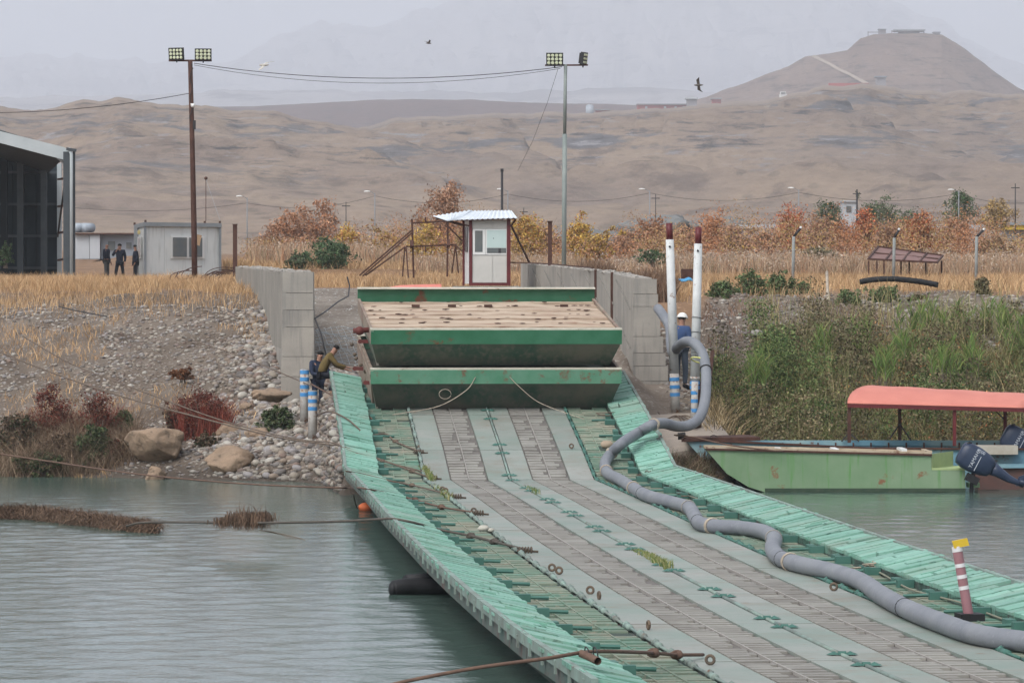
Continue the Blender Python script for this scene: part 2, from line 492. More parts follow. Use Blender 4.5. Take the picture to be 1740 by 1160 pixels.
def hill(name, crest, Yb, Yc, Ye, mat, seed, namp=6, ny=110, nx=420, px0=-500, px1=2300, shape=.55, terr=1.2, back=.5, gul=1.0):
    Yb, Yc, Ye = (Yb * 1.0 if Yb < 900 else Yb * HS), Yc * HS, Ye * HS
    px = np.linspace(px0, px1, nx)
    cy = np.interp(px, [c[0] for c in crest], [c[1] for c in crest])
    zc = CZ + (HY - cy) * Yc / F
    zc = zc + (fbm(px * .03, px * 0, seed + 5, 5) - .5) * namp * .25 * HS
    t = np.concatenate([np.linspace(0, 1, ny), 1 + np.linspace(.03, 1, 14)])
    T, PX = np.meshgrid(t, px, indexing='ij')
    ZC = np.broadcast_to(zc, T.shape)
    Y = np.where(T <= 1, Yb + (Yc - Yb) * T, Yc + (Ye - Yc) * (T - 1))
    X = (PX - 870) * Y / F
    base = plain_z(Y) - 4
    prof = shape * T + (1 - shape) * (T * T * (3 - 2 * T))
    prof = np.where(T <= 1, prof, 1 - back * (T - 1) ** 1.5)
    env = np.clip(np.minimum(T, 1) * (1 - np.minimum(T, 1)) * 4, 0, 1)
    hh = np.maximum(ZC - base, -3)
    rel = np.clip(hh / 40 / HS, 0, 1.5)
    X0, Y0, X, Y = X, Y, X / HS, Y / HS
    warp = (fbm(X * .004, Y * .004, seed, 3) - .5)
    z = base + hh * np.clip(prof + warp * .12 * env, 0, 2)
    ridg = 1 - np.abs(2 * fbm(X * .022 + Y * .006 + warp, Y * .007, seed + 3, 5) - 1)
    z = z + HS * ((ridg - .7) * namp * 1.35 * gul * env * rel + (fbm(X * .05, Y * .03, seed + 9, 4) - .5) * namp * .45 * env * rel)
    if terr > 0:
        q = 5.0 * HS
        zz = z / q + fbm(X * .01, Y * .01, seed + 2, 3) * 1.2
        fr = zz - np.floor(zz)
        z = z + HS * terr * (sstep(.0, .25, fr) - fr) * 2.2 * env * np.clip(rel, 0, 1) * np.clip(fbm(X * .008, Y * .01, seed + 31, 3) * 3 - 1.0, 0, 1)
    X, Y = X0, Y0
    cyn = cy + (zc - (CZ + (HY - cy) * Yc / F)) * -F / Yc
    sh_ = CZ + (HY - (np.broadcast_to(cyn, T.shape) + 2.5 * (1 - np.minimum(T, 1)) * 6)) * Y / F
    z = np.where(T < 1, np.minimum(z, sh_), z)
    HG[name + str(seed)] = (X, Y, z)
    return grid2(name, X, Y, z, mat)
HG = {}
m_hA = hill_mat('near_hill_ground', (.27, .205, .15), (.215, .165, .132), (.125, .117, .115), 1.2, .95, zb=(17, 24, 36, 46))
m_hC = hill_mat('far_hill_ground', (.25, .19, .14), (.20, .155, .125), (.115, .112, .115), .9, 1.0, zb=(26, 33, 50, 62))
m_hB = hill_mat('ploughed_plateau', (.075, .040, .034), (.095, .052, .042), (.07, .04, .035), 1, .1)
m_hS = hill_mat('summit_ground', (.195, .14, .11), (.155, .11, .09), (.11, .085, .075), 1, .2)
m_hM = hill_mat('mountain_ground', (.27, .255, .25), (.20, .19, .19), (.13, .125, .13), .12, .6, (.012, .006, .05))
crestA = [(-600, 215), (-200, 195), (0, 178), (60, 186), (150, 170), (200, 169), (240, 172), (290, 180), (340, 182), (400, 186), (470, 192), (560, 207), (640, 222), (720, 241), (800, 268), (850, 288), (900, 322), (960, 370), (1040, 440), (1100, 470), (2400, 480)]
hill('hill', crestA, 640, 1150, 1500, m_hA, 11, namp=7)
crestC = [(-600, 300), (400, 260), (560, 232), (640, 210), (700, 197), (850, 193), (1000, 191), (1090, 184), (1190, 178), (1300, 170), (1380, 150), (1480, 143), (1560, 152), (1640, 156), (1740, 163), (2000, 200), (2400, 260)]
hill('hill', crestC, 760, 1750, 2050, m_hC, 23, namp=10, ny=150, back=.12)
crestB = [(-600, 200), (0, 205), (280, 183), (430, 181), (520, 176), (640, 170), (700, 169), (800, 170), (900, 175), (1050, 178), (1200, 182), (1400, 190), (2400, 200)]
hill('plateau', crestB, 1800, 2600, 3000, m_hB, 37, namp=3, ny=40, terr=0)
crestS = [(-600, 330), (1000, 220), (1120, 190), (1190, 168), (1250, 147), (1300, 128), (1340, 113), (1368, 97), (1400, 93), (1440, 86), (1462, 66), (1485, 59), (1530, 57), (1600, 59), (1640, 85), (1690, 122), (1725, 147), (1760, 165), (2000, 240), (2400, 300)]
hill('hill', crestS, 1700, 2180, 2500, m_hS, 41, namp=5, ny=70, nx=700, px0=900, px1=2200, terr=.5, back=1.0)
crestM = [(-800, 120), (-200, 90), (0, 95), (60, 93), (140, 96), (220, 104), (300, 106), (390, 101), (430, 86), (470, 62), (505, 44), (545, 37), (600, 48), (650, 42), (700, 16), (760, 2), (850, -22), (1000, -40), (1250, -52), (1450, -25), (1560, 20), (1640, 66), (1700, 96), (1760, 118), (2000, 150), (2600, 180)]
hill('mountain', crestM, 5200, 9300, 10800, m_hM, 53, namp=120, ny=80, nx=360, px0=-800, px1=2600, terr=0, gul=.5)
crestL = [(-800, 190), (0, 168), (250, 160), (500, 150), (800, 158), (1100, 150), (1400, 170), (2600, 190)]
hill('foothills', crestL, 3300, 5000, 6000, m_hM, 59, namp=30, ny=40, nx=260, px0=-800, px1=2600, terr=0, gul=.5)

# winding dirt road up the summit hill: a ribbon laid on the slope
def on_hill(key, px, py):
    X, Y, z = HG[key]; sx = 870 + X * F / Y; sy = HY - (z - CZ) * F / Y
    n = X.shape[0]; d_ = (sx[:70] - px) ** 2 + ((sy[:70] - py) * 2) ** 2
    i = np.unravel_index(np.argmin(d_), d_.shape)
    return Vector((X[i], Y[i], z[i]))
m_road = M('dirt_road', (.33, .27, .21), (.29, .235, .18), .05, rough=1, world=True)
def ribbon(key, pts, wd, lift=.5):
    c_ = spline([on_hill(key, *p) for p in pts], 4); vs = []; fs = []
    for i, p in enumerate(c_):
        vs += [p + Vector((-wd, -wd * .6, lift - .5)), p + Vector((0, 0, lift + .5)), p + Vector((wd, wd * .6, lift - .2))]
        if i: q = i * 3; fs += [(q - 3, q - 2, q + 1, q), (q - 2, q - 1, q + 2, q + 1)]
    k = MB(); k.add(vs, fs); return tag(k.build('dirt_road', m_road, None, True), kind='structure')
ribbon('hill41', [(1383, 97), (1398, 103), (1412, 111), (1428, 119), (1448, 128), (1462, 136), (1476, 144)], 2.4)
# haze: one closed box of thin air round everything below the sky
hz = MB().box((-4400, -400, -4.5), (4400, 18600, 1250)).build('haze', None, origin=(0, 0, 0))
tag(hz, 'thin pale haze filling the valley air', 'haze', kind='stuff')
hm = bpy.data.materials.new('haze_air'); hm.use_nodes = True
hm.node_tree.nodes.clear()
_o = hm.node_tree.nodes.new('ShaderNodeOutputMaterial'); _v = hm.node_tree.nodes.new('ShaderNodeVolumePrincipled')
_v.inputs['Color'].default_value = (.90, .935, 1.0, 1)
_v.inputs['Density'].default_value = 1.55e-4
_v.inputs['Anisotropy'].default_value = 0.2
hm.node_tree.links.new(_v.outputs[0], _o.inputs['Volume'])
hz.data.materials.append(hm)
# ---------------------------------------------------------------- the pontoon bridge
m_deckp = M('faded_green_deck', (.185, .235, .20), (.265, .27, .245), .4, rough=.6, bump=.15, bscale=8, speck=(.15, .19, .16), spscale=11, spamt=.38, rust=.10, rustc=(.20, .15, .10), rscale=2.2, dirt=(.20, .18, .145), dscale=.55, damt=.75, orand=.07, world=True)
m_walk = M('green_walkway_paint', (.15, .325, .245), (.20, .375, .30), 1.2, rough=.6, bump=.2, bscale=10, speck=(.04, .12, .09), spscale=7, spamt=.40, orand=.15, dirt=(.22, .27, .21), dscale=.7, damt=.6, world=True)
m_walkd = M('dark_green_paint', (.04, .115, .09), (.06, .15, .12), 2, rough=.6, world=True)
m_bow = M('worn_green_slats', (.095, .20, .145), (.22, .215, .16), .6, rough=.8, bump=.3, bscale=12, speck=(.30, .27, .21), spscale=6, spamt=.42, orand=.12, world=True)
m_bowbase = M('dark_gap', (.035, .06, .05), (.06, .07, .055), 2, rough=.9, world=True)
m_tread = M('treadway_ribs', (.265, .255, .225), (.20, .19, .17), .8, rough=.8, speck=(.29, .26, .23), spscale=8, spamt=.35, world=True, dirt=(.15, .13, .11), dscale=.4, damt=.6)
m_treadb = M('treadway_base', (.12, .11, .10), (.15, .135, .12), 2, rough=.9, world=True)
m_hull = M('pontoon_hull', (.11, .105, .095), (.055, .10, .085), 1.6, rough=.7, bump=.4, bscale=6, rust=.35, rustc=(.10, .055, .045), rscale=1.5, world=True, speck=(.19, .19, .18), spscale=9, spamt=.32)
m_rail = M('grey_green_gunwale', (.22, .30, .26), (.15, .17, .15), 1.5, rough=.7, rust=.15, rscale=3, world=True)
m_iron = M('dark_ring_iron', (.085, .07, .055), (.13, .09, .06), 6, rough=.7)
m_stripl = M('pale_strip', (.29, .27, .245), rough=.8)

centre = [(48, 5.15), (54, 4.5), (56.8, 4.2), (63.8, 3.57), (70.3, 3.04), (76.5, 2.56), (83.3, 2.08), (89.7, 1.62), (104, .68), (114.1, -.04), (118.3, -.27), (124.5, -.66), (131.2, -1.1)]
def cx(Y): return float(np.interp(Y, [c[0] for c in centre], [c[1] for c in centre]))
def dz(Y): return .5 + max(0, Y - 114.1) * .14
joints = [50.6, 57.3, 63.8, 70.2, 76.7, 83.2, 89.5, 95.7, 101.8, 107.9, 114.1, 118.3, 123.6, 128.9]
bridge = thing('pontoon_bridge', 'long green military pontoon bridge floating across the river and up onto the bank', 'bridge', (cx(90), 90, 0))
class Fr:
    def __init__(s, p0, p1):
        s.p0, s.p1 = Vector(p0), Vector(p1)
        s.d = s.p1 - s.p0; s.n = Vector((s.d.y, -s.d.x, 0)).normalized(); s.L = s.d.length
        s.up = s.n.cross(s.d.normalized()).normalized()
        if s.up.z < 0: s.up = -s.up
    def __call__(s, u, v, h):   # u in metres along
        return s.p0 + s.d * (u / s.L) + s.n * v + s.up * h
def lbox(mb, f, u0, u1, v0, v1, h0, h1, tilt=0, skew=0):
    """box in the frame; tilt raises the outer (v1) end"""
    return mb.hexa([f(u0, v0, h0), f(u0 + skew, v1, h0 + tilt), f(u1 + skew, v1, h0 + tilt), f(u1, v0, h0),
                    f(u0, v0, h1), f(u0 + skew, v1, h1 + tilt), f(u1 + skew, v1, h1 + tilt), f(u1, v0, h1)])
NS = 15
slat_count = 0
far_slats = []
frames = []
for i in range(len(joints) - 1):
    y0, y1 = joints[i], joints[i + 1]
    f = Fr((cx(y0), y0, dz(y0)), (cx(y1), y1, dz(y1)))
    frames.append(f)
    Lb = f.L
    afloat = i < 10
    k = MB()
    g = .035
    drop = rnd.uniform(-.012, .012)
    prof = [(-4.0, .30), (-4.0, .02), (-3.25, -.62), (3.25, -.62), (4.0, .02), (4.0, .17), (3.16, .02), (3.16, -.05), (-3.16, -.05), (-3.16, .02)]
    prof = [(-4.0, .30), (-4.0, .02), (-3.25, -.62), (3.25, -.62), (4.0, .02), (4.0, .30), (3.2, .10), (3.2, -.05), (-3.2, -.05), (-3.2, .10)]
    k.prism([f(g, v, h) for v, h in prof], f.d * ((Lb - 2 * g) / Lb))
    bay = k.build('pontoon_bay', m_hull, bridge)
    # gunwale rails
    for s in (-1, 1):
        k = MB()
        lbox(k, f, g, Lb - g, s * 3.965, s * 4.04, .22, .355)
        for q in range(5):
            u = g + (q + .5) * (Lb - 2 * g) / 5
            lbox(k, f, u - .05, u + .05, s * 4.03, s * 4.055, .14, .30)
        k.build('gunwale_rail', m_rail, bay)
    # light deck panels
    for v0, v1 in ((-2.03, -1.46), (-.53, -.045), (.045, .53), (1.46, 2.03)):
        k = MB(); e = rnd.uniform(0, .006)
        lbox(k, f, .03, Lb - .03, v0, v1, -.05, 0.0 + e)
        k.build('deck_panel', m_deckp, bay)
    # treadways, ribbed
    for v0, v1 in ((-1.45, -.54), (.54, 1.45)):
        k = MB(); lbox(k, f, .03, Lb - .03, v0, v1, -.05, -.035)
        tr = k.build('treadway', m_treadb, bay)
        k = MB(); vm = (v0 + v1) / 2
        nr = int(Lb / .37)
        for q in range(nr):
            u = .06 + q * (Lb - .12) / nr
            wdt = (Lb - .12) / nr * rnd.uniform(.50, .82)
            for a, b in ((v0 + .03, vm - .02), (vm + .02, v1 - .03)):
                j = rnd.uniform(-.05, .05)
                lbox(k, f, u + j * .5, u + wdt, a, b - rnd.random() ** 3 * .2, -.035, -.002, skew=rnd.uniform(-.05, .05))
        tag(k.build('tread_ribs', m_tread, tr), kind='stuff')
        k = MB()
        lbox(k, f, .03, Lb - .03, vm - .012, vm + .012, -.034, .006)
        k.build('tread_strip', m_stripl, tr)
    # bow decks with worn cross slats
    for s in (-1, 1):
        k = MB(); v = sorted((s * 2.12, s * 3.18))
        lbox(k, f, .03, Lb - .03, v[0], v[1], -.05, -.035)
        bd = k.build('bow_deck', m_bowbase, bay)
        k = MB(); nr = 17
        cells = ((2.14, 2.46), (2.48, 2.80), (2.82, 3.16))
        for q in range(nr):
            u = .05 + q * (Lb - .1) / nr
            for a, b in cells:
                if rnd.random() < .05: continue
                wdt = (Lb - .1) / nr * rnd.uniform(.6, .9)
                lbox(k, f, u + rnd.uniform(0, .05), u + wdt, s * a, s * b, -.035, rnd.uniform(-.012, .006), skew=rnd.uniform(-.05, .05))
        for a in (2.47, 2.81):
            lbox(k, f, .05, Lb - .05, s * (a - .012), s * (a + .012), -.034, .012)
        tag(k.build('bow_slats', m_bow, bd), kind='stuff')
        # hinge rod along the gap and its sleeves
        k = MB()
        k.tube([f(.1, s * 2.075, .01), f(Lb - .1, s * 2.075, .01)], .022, 6)
        for q in range(4):
            u = Lb * (.12 + .25 * q)
            k.tube([f(u, s * 2.075, .012), f(u + .45, s * 2.075, .012)], .045, 7)
            k.ball(f(u + .5, s * 2.075, .02), .06, 1)
        k.build('hinge_rod', m_walkd if s > 0 else m_rail, bay, True)
        # loose clamps, blocks and rods on the bow deck
        k = MB()
        for q in range(2):
            u = Lb * (.22 + .5 * q) + rnd.uniform(-.2, .2)
            k = MB(); lbox(k, f, u, u + .16, s * 2.93, s * 3.19, .0, .12); k.build('deck_clamp', m_walkd, bay)
            k = MB(); k.tube([f(u + .5, s * 3.15, .05), f(u + .55, s * 2.62, .03)], .03, 6); k.build('clamp_rod', m_walkd, bay)
            k = MB(); lbox(k, f, u + .9, u + 1.25, s * 3.02, s * 3.15, .0, .09); k.build('deck_block', m_walkd, bay)
        # raised walkway: inner curb blocks and boards
        k = MB(); nb = 7
        for q in range(nb):
            u = .05 + q * (Lb - .1) / nb
            lbox(k, f, u + .02, u + (Lb - .1) / nb - .03, s * 3.2, s * 3.26, .0, .145)
        k.build('walkway_curb', m_walk, bay)
        for q in range(NS):
            u = .04 + q * (Lb - .08) / NS
            wd = (Lb - .08) / NS
            parts = [(3.20, 4.03)]
            if rnd.random() < .02: parts = [(3.20, rnd.uniform(3.5, 3.7))]
            elif rnd.random() < .36:
                c = rnd.uniform(3.4, 3.8); parts = [(3.20, c - .02), (c + .01, 4.03)]
            k = MB()
            for a, b in parts:
                lo = .145 + (a - 3.2) * .22; ti = (b - a) * .22
                a2 = a + rnd.uniform(-.03, .02); b2 = b + rnd.uniform(-.03, .035)
                hh = rnd.uniform(.0, .035)
                lbox(k, f, u + .008 + rnd.random() ** 4 * .12, u + wd - .008 - rnd.random() ** 5 * .10, s * a2, s * b2, lo - .03, lo + hh, tilt=ti + rnd.uniform(-.01, .01), skew=rnd.uniform(-.035, .035))
            if rnd.random() < .22:
                a = rnd.uniform(3.3, 3.7); lo = .145 + (a - 3.2) * .22
                lbox(k, f, u + .05, u + .13, s * a, s * (a + .3), lo + .01, lo + .035, tilt=.066)
            if s < 0:   # keep faces outward
                pass
            if slat_count < 300 and i < 10:
                k.build('walkway_slat', m_walk, bay); slat_count += 1
            else:
                far_slats.append((bay, k))
    # centre clips beside each joint
    for u in (Lb * .13, Lb * .87):
        for s in (-1, 1):
            k = MB(); k.add([f(u - .07, s * .03, .012), f(u + .07, s * .03, .012), f(u + .12, s * .15, .016), f(u, s * .20, .012), f(u - .12, s * .15, .016), f(u, s * .10, .055)],
                  [(0, 1, 5), (1, 2, 5), (2, 3, 5), (3, 4, 5), (4, 0, 5), (4, 3, 2, 1, 0)])
            k.build('centre_clip', m_walkd, bay)
        k = MB(); k.tube([f(u, -.05, .02), f(u, .05, .02)], .035, 7); k.build('clip_bolt', m_walkd, bay)
    k = MB(); k.tube([f(.05, 0, .004), f(Lb - .05, 0, .004)], .03, 6)
    k.build('centre_pin_rod', m_rail, bay, True)
# walkway boards beyond the first three hundred, joined per bay
by = {}
for bay, k in far_slats:
    by.setdefault(bay, []).append(k)
for bay, ks in by.items():
    m = MB()
    for k in ks: m.add(k.v, k.f)
    tag(m.build('walkway_slats', m_walk, bay), kind='stuff')

def deck_z(Y): return dz(Y)
def D(px, py, h=0.0):
    """point on the deck seen at a pixel, h above it"""
    Y = F * (CZ - .5 - h) / (py - HY)
    if Y > 114.1: Y = F * (CZ - h - .5 + .14 * 114.1) / (py - HY + F * .14)
    return P(px, py, Y)
# lifting rings standing on the deck (parts of the bridge)
for px, py, ax in ((938, 971, 0), (950, 976, 0), (1003, 1010, 0), (1018, 1019, 1), (1102, 1070, 1), (1207, 1130, 0), (805, 873, 0), (752, 836, 0), (757, 838, 0), (971, 762, 0), (711, 765, 1), (1417, 1004, 0), (626, 660, 1)):
    p = D(px, py, .0) if py > 700 else None
    if p is None: continue
    k = MB(); k.torus(p + Vector((0, 0, .068)), .05, .020, (.25, 1, 0) if ax == 0 else (1, .25, 0), 14, 7)
    k.build('lifting_ring', m_iron, bridge, True)

# weeds growing in the centre gap
def blades(name, pos, h, wd, lean, cols, mat, parent=None, loc=None, kind='stuff', curve=.35):
    pos = np.asarray(pos, float); n = len(pos)
    rg = np.random.default_rng(n + int(abs(pos[0, 0]) * 100))
    h = np.broadcast_to(h, (n,)).astype(float); wd = np.broadcast_to(wd, (n,)).astype(float)
    th = rg.random(n) * math.pi
    side = np.stack([np.cos(th), np.sin(th) * .5, np.zeros(n)], -1) * wd[:, None] / 2
    lean = np.asarray(lean, float)
    if lean.ndim == 0:
        lean = rg.normal(0, float(lean), (n, 2))
    L3 = np.concatenate([lean, np.zeros((n, 1))], -1) * h[:, None]
    up = np.zeros((n, 3)); up[:, 2] = h
    b = pos
    v0 = b - side; v1 = b + side
    m_ = b + up * .55 + L3 * curve
    v2 = m_ - side * .75; v3 = m_ + side * .75
    v4 = b + up * (1 - .12 * np.minimum(1, np.linalg.norm(lean, axis=1)))[:, None] + L3
    V = np.stack([v0, v1, v2, v3, v4], 1).reshape(-1, 3)
    o = np.arange(n)[:, None] * 5
    q = o + np.array([[0, 1, 3, 2]]); t = o + np.array([[2, 3, 4]])
    C = np.repeat(np.asarray(cols, float), 5, axis=0)
    org = np.array(ORG[parent][:]) if parent is not None else (np.array(loc) if loc is not None else np.zeros(3))
    me = fast_mesh(name, V - org, [q, t], C)
    ob = mesh_obj(name, me, mat, parent, tuple(org))
    if kind: ob['kind'] = kind
    return ob
def palette(n, cols, jit=.15, seed=1, w=None):
    rg = np.random.default_rng(seed)
    c = np.array(cols, float)
    i = rg.choice(len(c), n, p=None if w is None else np.array(w) / np.sum(w))
    j = rg.choice(len(c), n, p=None if w is None else np.array(w) / np.sum(w))
    t = rg.random(n)[:, None] * .5
    return (c[i] * (1 - t) + c[j] * t) * (1 + (rg.random(n)[:, None] - .5) * 2 * jit)
def leaves(name, ctr, size, cols, mat, parent=None, loc=None, kind=None, flat=.5):
    ctr = np.asarray(ctr, float); n = len(ctr)
    rg = np.random.default_rng(n + 5)
    a = rg.normal(size=(n, 3)); a /= np.linalg.norm(a, axis=1)[:, None]
    r = rg.normal(size=(n, 3)); b = np.cross(a, r); b /= np.linalg.norm(b, axis=1)[:, None]
    s = np.broadcast_to(size, (n,))[:, None] * (.6 + .8 * rg.random((n, 1)))
    V = np.stack([ctr - a * s, ctr + b * s * flat, ctr + a * s, ctr - b * s * flat], 1).reshape(-1, 3)
    q = np.arange(n)[:, None] * 4 + np.array([[0, 1, 2, 3]])
    org = np.array(ORG[parent][:]) if parent is not None else (np.array(loc) if loc is not None else np.zeros(3))
    me = fast_mesh(name, V - org, [q], np.repeat(cols, 4, axis=0))
    ob = mesh_obj(name, me, mat, parent, tuple(org))
    if kind: ob['kind'] = kind
    return ob
def in_gap(n, pa, pb, v, seed):
    rg = np.random.default_rng(seed)
    t = rg.random(n); a = D(*pa); b = D(*pb)
    p = np.array(a)[None] * (1 - t[:, None]) + np.array(b)[None] * t[:, None]
    p[:, 0] += rg.normal(0, v, n); return p
for pa, pb, n, sd in (((1082, 935), (1138, 968), 420, 1), ((718, 790), (735, 818), 260, 2), ((893, 826), (915, 842), 70, 3), ((735, 822), (765, 850), 160, 4)):
    p = in_gap(n, pa, pb, .045, sd)
    g_ = blades('weeds', p, np.random.default_rng(sd).uniform(.05, .17, n), .018, .4, palette(n, [(.09, .14, .04), (.16, .19, .06), (.28, .26, .12)], seed=sd), m_grass)
    tag(g_, 'green weeds sprouting from a seam of the bridge deck', 'weeds', kind='stuff')

# ---------------------------------------------------------------- the two stacked pontoon units on the ramp
m_green = M('bright_green_rim', (.022, .115, .055), (.04, .145, .08), 1.5, rough=.5, rust=.26, rscale=1.4, bump=.1, world=True)
m_greenl = M('faded_green_rim', (.06, .19, .11), (.11, .24, .16), 1.5, rough=.55, rust=.34, rscale=1.8, rustc=(.15, .08, .05), world=True)
m_face = M('stained_green_hull', (.030, .085, .055), (.15, .14, .105), .7, rough=.6, bump=.2, bscale=8, streak=(.15, .14, .11), streakamt=.5, rust=.0, rscale=1.3, stretch=(1, 1, 1))
m_face2 = M('dark_stained_hull', (.026, .07, .048), (.13, .115, .09), .7, rough=.6, bump=.2, bscale=8, streak=(.11, .10, .085), streakamt=.45, rust=.0, rscale=1.3)
m_lip = M('pale_lip', (.56, .52, .43), (.42, .41, .33), 3, rough=.8, rust=.2, rscale=4)
m_beige = M('weathered_deck_sheet', (.50, .40, .30), (.33, .235, .165), 1.1, rough=.85, bump=.6, bscale=7, speck=(.26, .14, .09), spscale=2.2, spamt=.40, stretch=(.5, 2.2, 1))
m_side = M('brown_hull_side', (.20, .13, .10), (.26, .22, .17), 1.5, rough=.8, rust=.3)
m_red = M('red_bracket_paint', (.13, .03, .026), (.09, .025, .02), 4, rough=.6)
sf = Fr((-.42, 124, 1.88), (-1.02, 131.6, 2.72))
LW = 3.31
def layer(name, label, h0, h1, rim, face, lip, drop, rearlift, top):
    f = sf
    t = thing(name, label, 'pontoon', tuple(f(0, 0, h0)), 'pontoon units stacked on the ramp')
    L_ = f.L
    rimh = .37
    k = MB()      # hull: undercut bow, tapering to the bottom
    def ring(u, w_, h): return [f(u, -w_, h), f(u, w_, h)]
    A = [f(.02, -LW + .03, h1 - rimh), f(.02, LW - .03, h1 - rimh), f(drop, LW - .26, h0), f(drop, -LW + .20, h0)]
    B = [f(L_ - .02, -LW + .03, h1 - rimh), f(L_ - .02, LW - .03, h1 - rimh), f(L_ - .3, LW - .26, h0), f(L_ - .3, -LW + .20, h0)]
    k.add(A + B, [(0, 1, 2, 3), (7, 6, 5, 4), (0, 4, 5, 1), (2, 6, 7, 3), (1, 5, 6, 2), (3, 7, 4, 0)])
    hull = k.build('hull', face, t)
    k = MB(); lbox(k, f, 0, .06, -LW, LW, h1 - rimh, h1)
    k.build('front_rim', rim, t)
    k = MB(); lbox(k, f, .005, .2, -LW - .01, LW + .01, h1, h1 + .035)
    k.build('lip', lip, t)
    k = MB(); lbox(k, f, L_ - .06, L_, -LW, LW, h1 - rimh + rearlift, h1 + rearlift)
    k.build('rear_rim', rim, t)
    k = MB(); lbox(k, f, L_ - .2, L_ + .05, -LW - .01, LW + .01, h1 + rearlift, h1 + rearlift + .03)
    k.build('rear_lip', lip, t)
    # side rails, pale edge of the end
    for s in (-1, 1):
        k = MB()
        lbox(k, f, .06, L_ - .06, s * (LW - .07), s * LW, h1 - rimh, h1 + .0)
        k.build('side_rail', m_side, t)
    k = MB()
    a0 = f(-.01, -LW - .02, h1 - .02); a1 = f(-.01, -LW + .07, h1 - .02)
    b0 = f(drop - .02, -LW + .18, h0); b1 = f(drop - .02, -LW + .24, h0)
    e = f.d / L_ * .05
    k.hexa([b0, b1, b1 + e, b0 + e, a0, a1, a1 + e, a0 + e])
    k.build('end_strip', lip, t)
    return t, hull
lowt, lowh = layer('stacked_pontoon', 'lower dark green pontoon hull of the stack, its faded rim streaked with rust', 0.0, 1.14, m_greenl, m_face2, m_lip, .75, .0, None)
upt, uph = layer('stacked_pontoon', 'upper green pontoon of the stack with a weathered beige deck on top', 1.19, 2.19, m_green, m_face, m_lip, .6, .27, None)
# deck sheets of the upper unit
f = sf; us = [.2, 1.0, 1.9, 2.9, 3.9, 4.9, 5.9, 6.9, f.L - .25]
for a, b in zip(us[:-1], us[1:]):
    k = MB(); e = rnd.uniform(-.03, .01)
    nseg = 14
    vs = []; 
    for q in range(nseg + 1):
        v = -LW + .08 + (2 * LW - .16) * q / nseg
        z = 2.16 + e + rnd.uniform(-.018, .018)
        vs += [f(a + .03 + rnd.uniform(-.03, .03), v, z), f(b - .02 + rnd.uniform(-.05, .03), v, z - .02), f(b - .02, v, z - .3), f(a + .03, v, z - .3)]
    fs = []
    for q in range(nseg):
        o = q * 4
        fs += [(o, o + 1, o + 5, o + 4), (o + 1, o + 2, o + 6, o + 5), (o + 3, o, o + 4, o + 7)]
    k.add(vs, fs); k.build('deck_sheet', m_beige, upt)
k = MB(); lbox(k, f, .1, f.L - .1, -LW + .1, LW - .1, 1.9, 2.02); k.build('deck_frame', m_side, upt)
k = MB()
for q in range(70):
    u = rnd.choice(us[2:8]) + rnd.uniform(-.2, .2); v = rnd.uniform(-LW + .2, LW - .2)
    k.ball(f(u, v, 2.17), rnd.uniform(.02, .05), 1, (2.2, 1, .4), .5, q)
tag(k.build('dirt_clods', m_rust, upt), kind='stuff')
for v in (-1.9, .1, 2.2, -.9):
    k = MB(); lbox(k, f, 5.9, 5.98, v, v + .22, 2.14, 2.20); k.build('hinge_lug', m_rust, upt)
# red brackets and pins at the left end
for pt, ps in ((upt, ((611, 562, 124.6, .12),)),):
    k = MB()
    for px, py, Y, r_ in ps:
        p = P(px, py, Y); k.cyl(p + Vector((0, -.1, 0)), p + Vector((0, .1, 0)), r_, n=14)
    k.cyl(P(600, 562, 124.6), P(630, 560, 124.6), .07, n=8)
    k.build('winch_wheel', m_red, pt, True)
k = MB()
for px, py, Y in ((611, 580, 128.5), (602, 626, 126.6), (620, 650, 125)):
    p = P(px + 6, py, Y); k.obox(p + Vector((.04, 0, 0)), (.11, 0, 0), (0, .12, 0), (0, 0, .05))
    k.cyl(p + Vector((-.08, -.1, 0)), p + Vector((-.08, .1, 0)), .06, n=10)
k.build('red_bracket', m_red, lowt)
k = MB()
for px, py, Y in ((605, 609, 128), (613, 620, 127.4), (621, 631, 126.6), (603, 602, 128.6), (598, 585, 130.5)):
    k.ball(P(px, py, Y), .055, 2)
k.build('pin', m_iron, lowt, True)
# left end channel of the lower unit, dark inside with a pale outer edge
k = MB()
k.hexa([f(.9, -LW + .1, .1), f(f.L, -LW + .05, .1), f(f.L, -LW + .12, .1), f(.9, -LW + .14, .1),
        f(.1, -LW - .02, 1.0), f(f.L, -LW - .02, 1.0), f(f.L, -LW + .05, 1.0), f(.1, -LW + .03, 1.0)])
k.build('end_plate', m_side, lowt)
# thin lashing lines hanging over the lower hull
k = MB()
k.tube(spline([f(-.02, -.55, .95), f(-.05, -.8, .6), f(-.1, -1.5, .2), f(-.3, -2.4, .05), f(-.35, -2.75, .0)], 6), .012, 5)
k.tube(spline([f(-.02, .35, .95), f(-.05, .6, .7), f(-.1, 1.1, .3), f(-.5, 1.8, .06), f(-1.4, 2.2, .02)], 6), .010, 5)
k.tube([f(-.01, -1.35 + .16 * math.cos(a * .5), .5 + .13 * math.sin(a * .5)) for a in range(13)], .008, 4)
tag(k.build('lashing_line', m_ropel), 'thin pale lashing line looped over the lower pontoon of the stack', 'rope')
